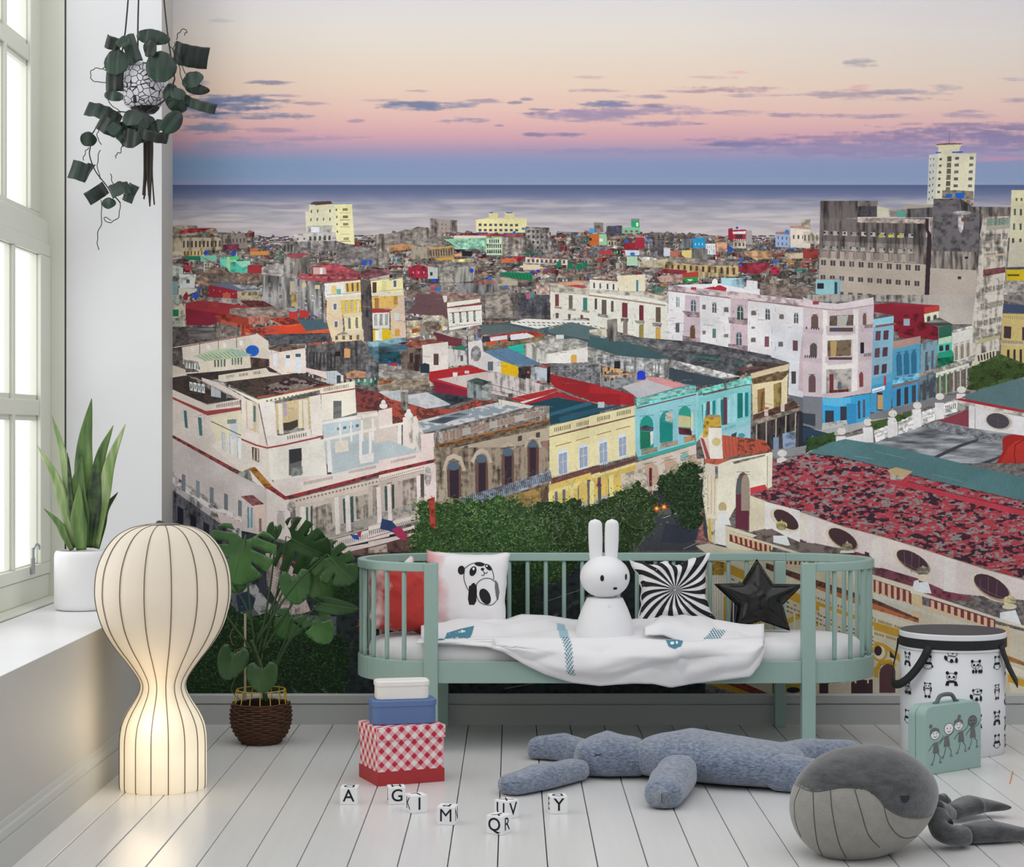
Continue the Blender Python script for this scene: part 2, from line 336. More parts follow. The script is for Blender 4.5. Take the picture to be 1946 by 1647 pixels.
def city_base():
    r = np.random.default_rng(11)
    sky_x = [327, 400, 470, 475, 540, 560, 690, 720, 770, 870, 1040, 1048, 1060, 1300, 1440, 1560, 2070]
    sky_y = [438, 440, 444, 474, 470, 460, 462, 452, 436, 442, 446, 472, 440, 448, 462, 450, 452]
    pal = ['8d8580', 'a59c94', '77706c', 'b3a79c', '6a6466', '9c8f86', 'beb2a4', '7f7468', '8a8488', '948070', 'a89a86', '615b5c']
    pop = ['8f3440', '5e9c86', 'c79a62', 'dcd6cc', '87aab4', 'b55248', 'c9bfae', 'c98868', 'a8453f']
    top = [(x, y) for x, y in zip(sky_x, sky_y)]
    rawpoly(top+[(2070, 1322), (327, 1322)], hx('6f6866'), 'd')
    y = 452.0
    while y < 735:
        d = (y-450)/285; step = 3.2+6*d
        x = 318+r.uniform(0, 10)
        while x < 1600:
            w = (9+34*d)*r.uniform(.6, 1.7); h = (7+20*d)*r.uniform(.5, 1.5); yb = y+r.uniform(-step, step)
            if yb-h < np.interp(x, sky_x, sky_y)-4: h = max(2, yb-np.interp(x, sky_x, sky_y)+4)
            c = hx(pal[r.integers(len(pal))]) if r.random() > .17 else hx(pop[r.integers(len(pop))])
            c = c*(.80+.35*d*.6+r.uniform(-.1, .12)); sk = r.uniform(-.12, .16)*w; dp = h*r.uniform(.15, .45)
            wf = w*r.uniform(.55, .8)
            a, b = (x, yb-h), (x+wf, yb-h+sk*.3); e, f = (x+wf, yb+sk*.3), (x, yb)
            rawpoly([a, b, e, f], c, 'sd' if r.random() < .5 else 's')
            g_, h_ = (x+w, yb-h-sk*.2-dp*.2), (x+w, yb-dp*.5)
            rawpoly([b, g_, h_, e], c*.72, 's')
            rawpoly([a, (x+w*.3, yb-h-dp), g_, b], (c*.5+hx(['8a7f7a', '6d6668', '9a5a52', '5b5557', 'a8a09a'][r.integers(5)])*.5), 'd')
            if w > 9:
                nx, ny = max(1, int(wf/(5+5*d))), max(1, int(h/(7+7*d)))
                t0 = TX[:]; TX[:] = [0, 0, 1.0]
                wins([a, b, e, f], nx, ny, .34, .42, ['3c3436', '4a4448', '55383a', 'c8c4bc'][r.integers(4)], 'j')
                TX[:] = t0
            if r.random() < .05:
                s = 1.6+3*d; rawpoly([(x+2, yb-h-s*1.5), (x+2+s*1.6, yb-h-s*1.5), (x+2+s*1.6, yb-h), (x+2, yb-h)], hx('2a5fc0'))
            x += w*r.uniform(.45, .95)
        y += step
    for i in range(5200):
        x, yy = r.uniform(327, 1560), r.uniform(456, 720); d = (yy-450)/285; s = (1.2+3*d)*r.uniform(.4, 1.2)
        c = hx(['2e282c', 'd8d0c6', '3a3436', '8c8482', 'b8a898', '4c4240', 'ded9d2', '6b3a36'][r.integers(8)])
        if r.random() < .5: rawpoly([(x, yy), (x+s*2.4, yy+r.uniform(-1, 1)), (x+s*2.4, yy+.9), (x, yy+.9)], c, '-', .8)
        else: rawpoly([(x, yy), (x+s*.8, yy), (x+s*.8, yy+s*1.5), (x, yy+s*1.5)], c, '-', .8)
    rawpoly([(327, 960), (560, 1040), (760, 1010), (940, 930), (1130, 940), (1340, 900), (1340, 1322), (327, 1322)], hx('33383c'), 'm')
CITY_A = '''
o 320 370 4.633
# left row of old flats
p 8a7c6a d 38,270 250,270 260,300 420,296 440,345 38,360
p 9c2f3a d 95,330 180,296 400,292 300,325 100,345
p b8a98c s 38,370 470,380 480,480 38,505
w 4a3a34 v 10 1 .4 .7 120,395 470,395 470,470 120,480
p 8b7f76 s 430,350 670,335 700,450 690,470 480,470 470,400
w 4c4648 v 6 1 .3 .5 490,370 680,365 690,440 490,445
p 6b2c40 d 480,440 620,432 620,480 480,490
p c9b37f s 120,480 320,475 320,545 120,540
w 5a3c34 v 6 1 .3 .7 125,490 310,485 310,535 125,540
p c6b7a3 m 38,500 120,500 120,560 38,570
l 5b524c 1.4 38,375 440,365 470,385
# far tower
p ddd7b4 b 1240,85 1470,82 1470,330 1215,330 1205,150 1240,150
p e3dba6 b 1470,82 1615,75 1640,440 1480,420 1470,330
p 5a4040 - 1245,80 1280,62 1430,55 1445,80 1300,92
l 2f62c8 1.2 1260,85 1300,82
l 2f8ad0 1 1440,82 1615,78
w 5c5450 vj 4 3 .2 .35 1235,110 1450,105 1450,320 1220,330
w 8d805c vj 1 5 .5 .35 1510,100 1600,95 1615,420 1520,420
w b8a468 v 1 5 .6 .12 1480,130 1620,125 1632,440 1490,440
w 5c5450 vj 1 5 .4 .3 1465,100 1490,100 1505,420 1480,420
p c9c3bb m 1105,345 1465,330 1475,405 1105,415
p b9b5b0 m 1220,275 1440,270 1440,330 1225,332
q dfe2e6 - 1255,282,1330,332
w 4c4a4c a 5 1 .45 .7 1230,360 1440,350 1440,410 1230,415
w 6a6462 a 2 1 .3 .5 1110,370 1225,365 1225,405 1110,408
p 7a706b d 1000,410 1105,405 1105,520 1000,520
w 38343a v 3 1 .4 .7 1010,430 1100,425 1100,510 1010,515
p 8c8582 sd 1105,415 1480,405 1590,440 1600,480 1105,520
p 77706e d 1480,440 1830,470 1830,620 1480,620
p 9c928a sd 1830,350 1946,345 1946,650 1830,640
p a39a8e m 1832,350 1946,345 1946,430 1832,430
# green and turquoise
q 1f7d5c - 160,540,275,575
p 74c4a6 - 280,540 425,532 425,585 285,590
q 6fd0b0 m 455,545,520,645
p a3d19c - 515,545 600,540 600,600 540,680 515,640
p 46d07c - 540,545 620,540 622,570 545,575
p 4cc4a6 m 545,590 700,600 695,690 540,680
p 8fd6b8 - 580,585 720,580 720,625 650,640
q a82f38 m 698,618,820,695
e 2248c0 - 575,515,20,22
e 2248c0 - 330,512,22,18
e 2a58b8 - 440,590,14,16
e 2868c8 - 655,705,16,14
p d88a3c - 720,500 880,495 885,530 720,530
p c0684a - 715,475 780,465 790,495 720,500
l 2a4fc0 1.6 862,468 905,466
# mid left clutter
p c4bbb0 s 310,590 420,600 420,700 310,690
w 4a4648 vj 4 3 .4 .5 315,600 415,610 415,690 315,685
p b03a48 - 130,620 195,620 210,670 150,665
p b9c6b8 s 38,620 130,640 130,700 38,720
p cfd3cf m 95,700 245,700 230,820 100,820
q 55585c - 158,745,188,778
p c9c5b4 - 90,820 250,825 250,850 120,900 90,880
e 2a56c0 - 270,828,14,18
q 2150c0 - 215,862,262,910
p 8f2a34 d 120,905 160,850 180,890 160,935
p a5ada0 s 38,880 115,880 118,960 38,960
p 7a9a98 - 38,760 80,760 80,870 38,880
p 8a6f5f d 280,540 420,600 310,680 240,760 330,800 820,760 820,690 540,690 440,640
p 6d5f58 d 330,690 600,700 640,790 380,780
p c8bda8 m 38,960 120,960 150,1000 150,1160 38,1170
q 157a50 - 40,1010,90,1070
q 145c40 - 40,1195,105,1250
q d2b8a4 - 38,1170,120,1190
p a9aaa0 m 38,1080 125,1090 130,1165 38,1160
# dark red blocks
p 5f6c84 b 390,790 480,775 800,815 815,835 700,840 610,845 480,815
p b3b2b6 m 560,790 760,800 800,820 640,830
p 9c2437 b 355,800 480,815 610,845 605,950 355,905
w c9b0b0 - 4 1 .12 .25 370,815 600,860 600,895 370,850
p b9a888 m 605,850 800,840 825,940 610,950
w 6a5a50 v 3 1 .4 .5 630,850 800,845 800,900 630,905
p c0573c s 480,865 548,865 545,955 475,955
p 8d8480 d 350,900 830,930 830,960 350,950
p a13034 b 150,950 300,930 745,985 740,1040 440,1060 150,1030
p 842234 b 150,1000 480,1050 480,1110 370,1150 160,1150
p a8383c b 380,940 440,935 440,990 380,985
p 93303a b 255,945 330,960 340,1000 260,1000
p 6c3436 d 620,930 940,940 950,990 740,1000
p 8c7c74 d 540,1000 940,985 1140,1000 1150,1080 700,1090 540,1060
p a8402f m 410,1065 540,1045 740,1100 740,1230 430,1110
p c2523e s 440,1090 680,1150 680,1260 450,1250
p 847870 sd 430,1120 640,1170 640,1290 420,1280
p c87866 m 700,1070 800,1065 800,1140 710,1140
p c4846c m 805,1060 890,1060 888,1130 810,1130
p c23332 b 1060,1030 1140,1025 1145,1095 1062,1092
p bc3030 b 1155,1015 1238,1012 1238,1080 1160,1085
e 8f9cab - 1100,1010,40,20
p bd3c30 t 890,1090 1050,1075 1210,1130 1000,1150
p dc4526 b 660,1180 1000,1150 1210,1130 1215,1250 870,1262 680,1210
p c8463c t 700,1180 900,1165 980,1200 760,1240
l e8683c 1.6 900,1100 1040,1160 1210,1130
p 48606c b 1140,1100 1340,1095 1440,1175 1215,1200
p d8562c b 1212,1200 1438,1178 1435,1215 1215,1245
p 5c5350 d 38,1160 420,1160 420,1290 38,1340
p 6f6a6a h 160,1170 400,1170 415,1275 180,1260
p 4f4f55 d 830,1230 1430,1215 1430,1290 900,1330
# grey and cream flats
p a09894 d 820,640 940,600 1015,610 1015,690 1120,700 1140,740 820,700
p aeaaa8 S 820,700 1140,740 1150,1000 940,990 830,930
w 6b6a6c vj 3 2 .25 .3 840,730 1130,770 1130,960 850,940
q b8a890 - 1070,760,1112,880
p c9a75c m 1085,860 1125,870 1125,990 1085,980
p b4aca6 s 1020,540 1110,560 1115,700 1020,690
p 8e847c S 1110,560 1250,545 1240,690 1120,710
p a8474e b 1020,530 1180,512 1255,520 1110,560
p b24b55 m 1145,700 1280,695 1300,620 1480,605 1690,700 1700,745 1370,775 1145,740
p a8454e d 1250,640 1480,605 1680,680 1300,700
p cfa8a4 - 1275,640 1385,640 1390,700 1275,700
q ebe3dc - 1335,645,1358,700
p ac4c54 m 1290,705 1690,690 1695,745 1370,775 1290,745
w cfa49c - 8 1 .5 .18 1150,710 1680,720 1680,750 1150,735
p b3afae S 1145,745 1370,780 1385,1110 1155,990
q d0b886 - 1175,775,1215,812
q cfc094 - 1290,795,1335,830
w dcdad8 vj 3 4 .3 .16 1170,850 1370,880 1375,1080 1180,1000
p e6ddcc b 1370,780 1700,750 1712,920 1400,940
p ece6df b 1375,790 1540,775 1545,890 1380,905
p e9cc7a - 1435,800 1480,795 1480,870 1438,872
p e6b44a - 1555,780 1690,765 1700,850 1560,860
p 68bcae - 1480,830 1520,828 1520,870 1482,872
w 6a6460 v 3 1 .35 .8 1550,775 1690,765 1690,860 1560,865
p ddd2b8 - 1375,905 1700,878 1712,905 1400,942
l 7c7a78 .9 1395,880 1560,870 1700,855
p e4cba4 b 1395,940 1520,925 1540,1200 1435,1260 1390,1100
q d8dce0 - 1445,950,1490,1020
q 6c7078 - 1455,960,1480,1010
q dcd8d4 - 1455,1105,1500,1170
q 6c6868 - 1465,1115,1490,1165
p e6bf48 b 1520,930 1690,915 1700,1040 1530,1050
w d8d4ca v 3 1 .4 .85 1540,930 1690,920 1695,1030 1545,1040
p ddcdb0 - 1530,1050 1715,1030 1718,1060 1545,1078
p e8d8a4 b 1545,1080 1700,1062 1705,1190 1555,1200
w 7c7c7c v 2 1 .3 .85 1560,1080 1690,1070 1695,1180 1565,1190
p ddd0bc - 1545,1200 1725,1180 1725,1210 1580,1225
p dcc79c b 1440,1245 1720,1205 1720,1290 1440,1290
w 6a5c50 v 4 1 .35 .7 1450,1240 1700,1225 1700,1285 1450,1285
p 62585a s 1690,740 1790,760 1800,1290 1725,1290 1700,1000
p 7c4a50 d 1690,690 1760,650 1946,660 1946,740 1780,745 1700,730
p b8aea2 m 1770,740 1946,700 1946,740 1780,755
p e8d99a b 1780,760 1946,740 1946,860 1790,870
q 544038 - 1797,770,1832,870
q d8cf90 - 1880,755,1920,860
p d8d4c0 - 1785,865 1946,855 1946,880 1790,895
p e8b85c b 1790,900 1946,885 1946,990 1795,1000
q a87840 - 1815,905,1860,1000
p b03434 - 1790,1005 1946,1010 1946,1035 1790,1040
p dfdcd4 b 1795,1040 1946,1035 1946,1180 1800,1180
w a8a8a4 v 3 1 .5 .8 1800,1045 1946,1040 1946,1160 1805,1165
p e8c020 b 1800,1190 1946,1180 1946,1280 1805,1285
q eeeadf - 1820,1195,1885,1280
e 2450c0 - 1725,598,26,24
e 2450c0 - 1780,596,16,24
o 720 370 4.633
p 8e837c sd 0,345 220,330 340,280 450,290 560,330 560,440 0,470
p a0928a s 450,205 590,220 690,225 690,330 450,320
q 4a3a34 - 490,290,508,325
w 6a4a3c vj 5 2 .2 .3 500,240 680,240 680,320 500,320
p e3d79a b 855,220 970,205 1300,208 1310,335 855,330
q d6c78c b 968,160,1050,215
q d8ca90 b 1108,160,1190,215
l 2a62c0 2 975,158 1005,158
l 2a62c0 2 1120,156 1175,158
w 4c4a60 - 8 2 .55 .45 868,240 1235,245 1235,335 868,335
p 9c3440 d 660,350 800,335 1090,345 1280,355 1290,375 1090,365
p d8d0b8 - 660,360 940,360 940,395 660,390
p 86bca0 d 575,390 945,380 945,480 670,480 640,430
p a5c68c s 940,365 1090,370 1088,535 900,500 940,470
q c9dac4 - 948,385,1080,432
q c9dac4 - 948,448,1080,498
q bcd0b4 - 948,512,1080,530
w 2c3438 vj 7 3 .5 .7 950,385 1080,385 1080,520 950,520
p 84c8a0 - 570,390 700,385 660,420
p c98c5c m 90,450 200,430 340,450 300,480 90,500
p a59884 s 280,450 450,465 450,560 290,570
p 9c886c s 440,470 660,450 660,550 450,555
w 4c342c v 9 1 .35 .8 445,480 650,465 655,540 450,548
l d8a040 2.2 450,475 640,455
p d09a38 - 480,560 660,545 660,570 520,578
p d8a068 - 665,520 730,512 728,545 668,545
q 28242c - 732,495,820,540
p cfc088 d 640,570 830,560 830,590 660,595
p 8f8884 Sd 1290,280 1500,290 1515,510 1280,500
w 4c4444 vj 5 4 .4 .5 1300,300 1500,310 1500,490 1300,490
p a0948c Sd 1090,370 1290,380 1280,540 1090,540
p 8c4a4a d 1100,355 1280,360 1280,375 1100,372
e 2a80c8 - 1272,298,16,12
e 2852c0 - 1192,332,14,12
e 2852c0 - 885,338,14,10
e 2852c0 - 920,340,12,9
e 2852c0 - 1120,345,12,10
p d8683c m 1075,565 1190,555 1215,590 1080,600
p b03040 d 1180,550 1260,540 1290,560 1230,590
p ddd0c4 m 1290,540 1660,565 1660,620 1290,600
w 5c504c a 9 1 .5 .7 1300,560 1650,570 1650,615 1300,600
l 9c3c44 1.6 1290,545 1660,568
q d8c8a8 - 1270,615,1420,660
p 9c2438 d 258,640 340,615 430,640 430,740 262,725
w d0a8a8 vj 3 1 .2 .3 280,650 420,650 420,720 280,715
p b8bcb8 - 430,640 520,640 520,740 432,740
q 35353a - 452,680,472,712
p a09a90 sd 520,610 660,600 670,860 520,820
p a8a49a S 660,640 850,620 830,760 670,770
p 8c8a8c S 680,780 1000,770 1130,830 1130,950 700,900
p 7c7672 d 560,590 850,600 840,630 600,630
p 1c7c54 - 1050,690 1090,680 1350,690 1355,755 1240,750 1130,725
w 12603c - 9 1 .2 .9 1060,690 1350,700 1350,750 1100,730
q 167a50 - 1565,588,1605,640
q 167a50 - 1660,597,1705,650
q 167a50 - 1740,607,1790,657
q 167a50 - 1795,592,1838,635
e 2040c8 - 817,668,18,20
e 2040c8 - 1350,680,22,10
e 2040c8 - 1403,672,16,16
e 2268c8 - 1118,804,14,17
q 2864c0 - 956,718,995,745
q 2a70c0 - 500,815,542,860
e 2248b8 - 487,755,24,16
p b85c6c m 450,790 500,785 500,850 455,850
p 8c5c58 d 820,750 1220,740 1220,790 850,790
p b3a590 m 1000,740 1060,720 1220,750 1220,800 1040,800
p 92766c d 240,840 560,850 900,870 900,930 590,950 560,880 240,900
p 6b4c50 b 320,880 480,870 580,890 600,950 610,1080 240,1040 320,960
p d9d4cc - 560,890 600,890 600,940 575,950
p e3ddd0 - 600,950 890,915 895,945 600,990
p 8c3a3c b 612,990 915,950 918,968 620,1003
p e6e1d6 b 600,1000 905,968 908,1140 620,1195
w 5c3038 - 4 1 .26 .8 620,1030 870,1005 875,1120 630,1145
w 6fa890 - 4 1 .14 .62 620,1030 870,1005 875,1120 630,1145
l 6c3038 1 620,1040 900,1015
l 8c8478 .8 630,1160 905,1130
p 6c6462 sd 900,880 1500,880 1510,1110 960,1110 910,1010
w 2c2a30 vj 9 3 .4 .55 1220,930 1490,940 1490,1060 1220,1060
p 8a8076 d 930,870 1110,830 1180,960 1180,1080 940,1090
p 55555e sd 1220,900 1500,880 1505,1060 1230,1060
q 4c8c88 - 1322,862,1362,905
q c05870 - 1298,870,1330,915
p b89a8c d 1380,780 1500,800 1500,880 1400,870
# cream building right of tile with balconies
p d8d3c6 b 1508,850 1946,900 1946,1100 1780,1080 1512,1115
p c8bfae m 1508,780 1860,770 1946,840 1946,900 1508,850
p d89c72 - 1515,785 1780,755 1850,765 1690,800
p b04450 - 1640,800 1760,790 1840,810 1800,825
p d5d2c8 s 1860,740 1946,750 1946,850 1865,830
w 4c4640 v 3 1 .4 .7 1868,765 1946,770 1946,830 1868,820
q 7c3c44 - 1552,875,1584,980
q 6c6450 - 1672,885,1705,1010
q 3c8070 - 1798,905,1835,1030
q 7c7468 - 1895,915,1920,1010
w 988f80 - 3 1 .55 .35 1520,960 1880,1010 1880,1060 1520,1010
w 6a4c44 - 3 1 .22 .6 1515,1020 1840,1050 1840,1110 1515,1100
# mid roofs
p c8b89c sd 245,1110 380,1100 400,1060 560,1060 610,1110 600,1190 250,1270
p d88038 m 285,1180 365,1165 365,1210 290,1220
p d8903c m 510,1160 600,1155 600,1190 515,1200
e a8a49c d 470,1110,80,34
e 7c6c5c d 460,1160,90,50
q 8c8880 - 362,1165,412,1240
p 9c968c d 520,1190 740,1190 840,1200 840,1290 700,1260 500,1220
p 653040 b 480,1205 720,1275 720,1340 610,1320 610,1295 520,1290
p 44585e b 870,1150 1150,1120 1946,1280 1946,1360 1500,1230 1400,1200 1150,1170 900,1170
p 5a6668 b 900,1150 1140,1140 1430,1220 1400,1180 1460,1190 1430,1250 1000,1230 900,1230
p c44030 m 920,1250 1310,1195 1440,1225 1420,1260 1340,1250 1290,1215 1060,1250 940,1290
p d8d4dc - 975,1255 1130,1235 1130,1270 985,1290
p ddd9e0 - 1155,1232 1300,1215 1370,1245 1300,1265 1160,1280
p d8502c - 940,1295 1040,1285 1040,1320 945,1325
p d8502c - 1068,1280 1135,1270 1138,1305 1070,1310
q 3a3a48 - 910,1245,975,1295
p 7c6c50 d 915,1330 1290,1270 1460,1240 1460,1290 1240,1310 930,1370
p 1fb8a0 b 1135,1335 1275,1310 1280,1410 1180,1370
p 587c9c b 915,1375 1130,1350 1200,1370 1400,1483 1120,1483 1060,1440
l 465f78 .8 1020,1365 1260,1483
l 88a4b8 .8 960,1370 1180,1483
p c9c4be s 1280,1310 1480,1290 1480,1483 1340,1483 1280,1410
p dedad2 b 1480,1400 1840,1345 1840,1483 1480,1483
p 9c9a94 d 1480,1290 1720,1260 1840,1300 1830,1340 1480,1395 1340,1350
q e0a848 - 1692,1410,1742,1483
e e0a848 - 1717,1412,25,16
p e0ddd5 - 1150,1130 1290,1090 1500,1100 1946,1110 1946,1180 1700,1120 1400,1180
w 6a6058 vj 16 2 .5 .4 1180,1110 1900,1120 1940,1170 1300,1160
p 566d70 b 1480,1190 1690,1120 1946,1180 1946,1290 1500,1215
'''
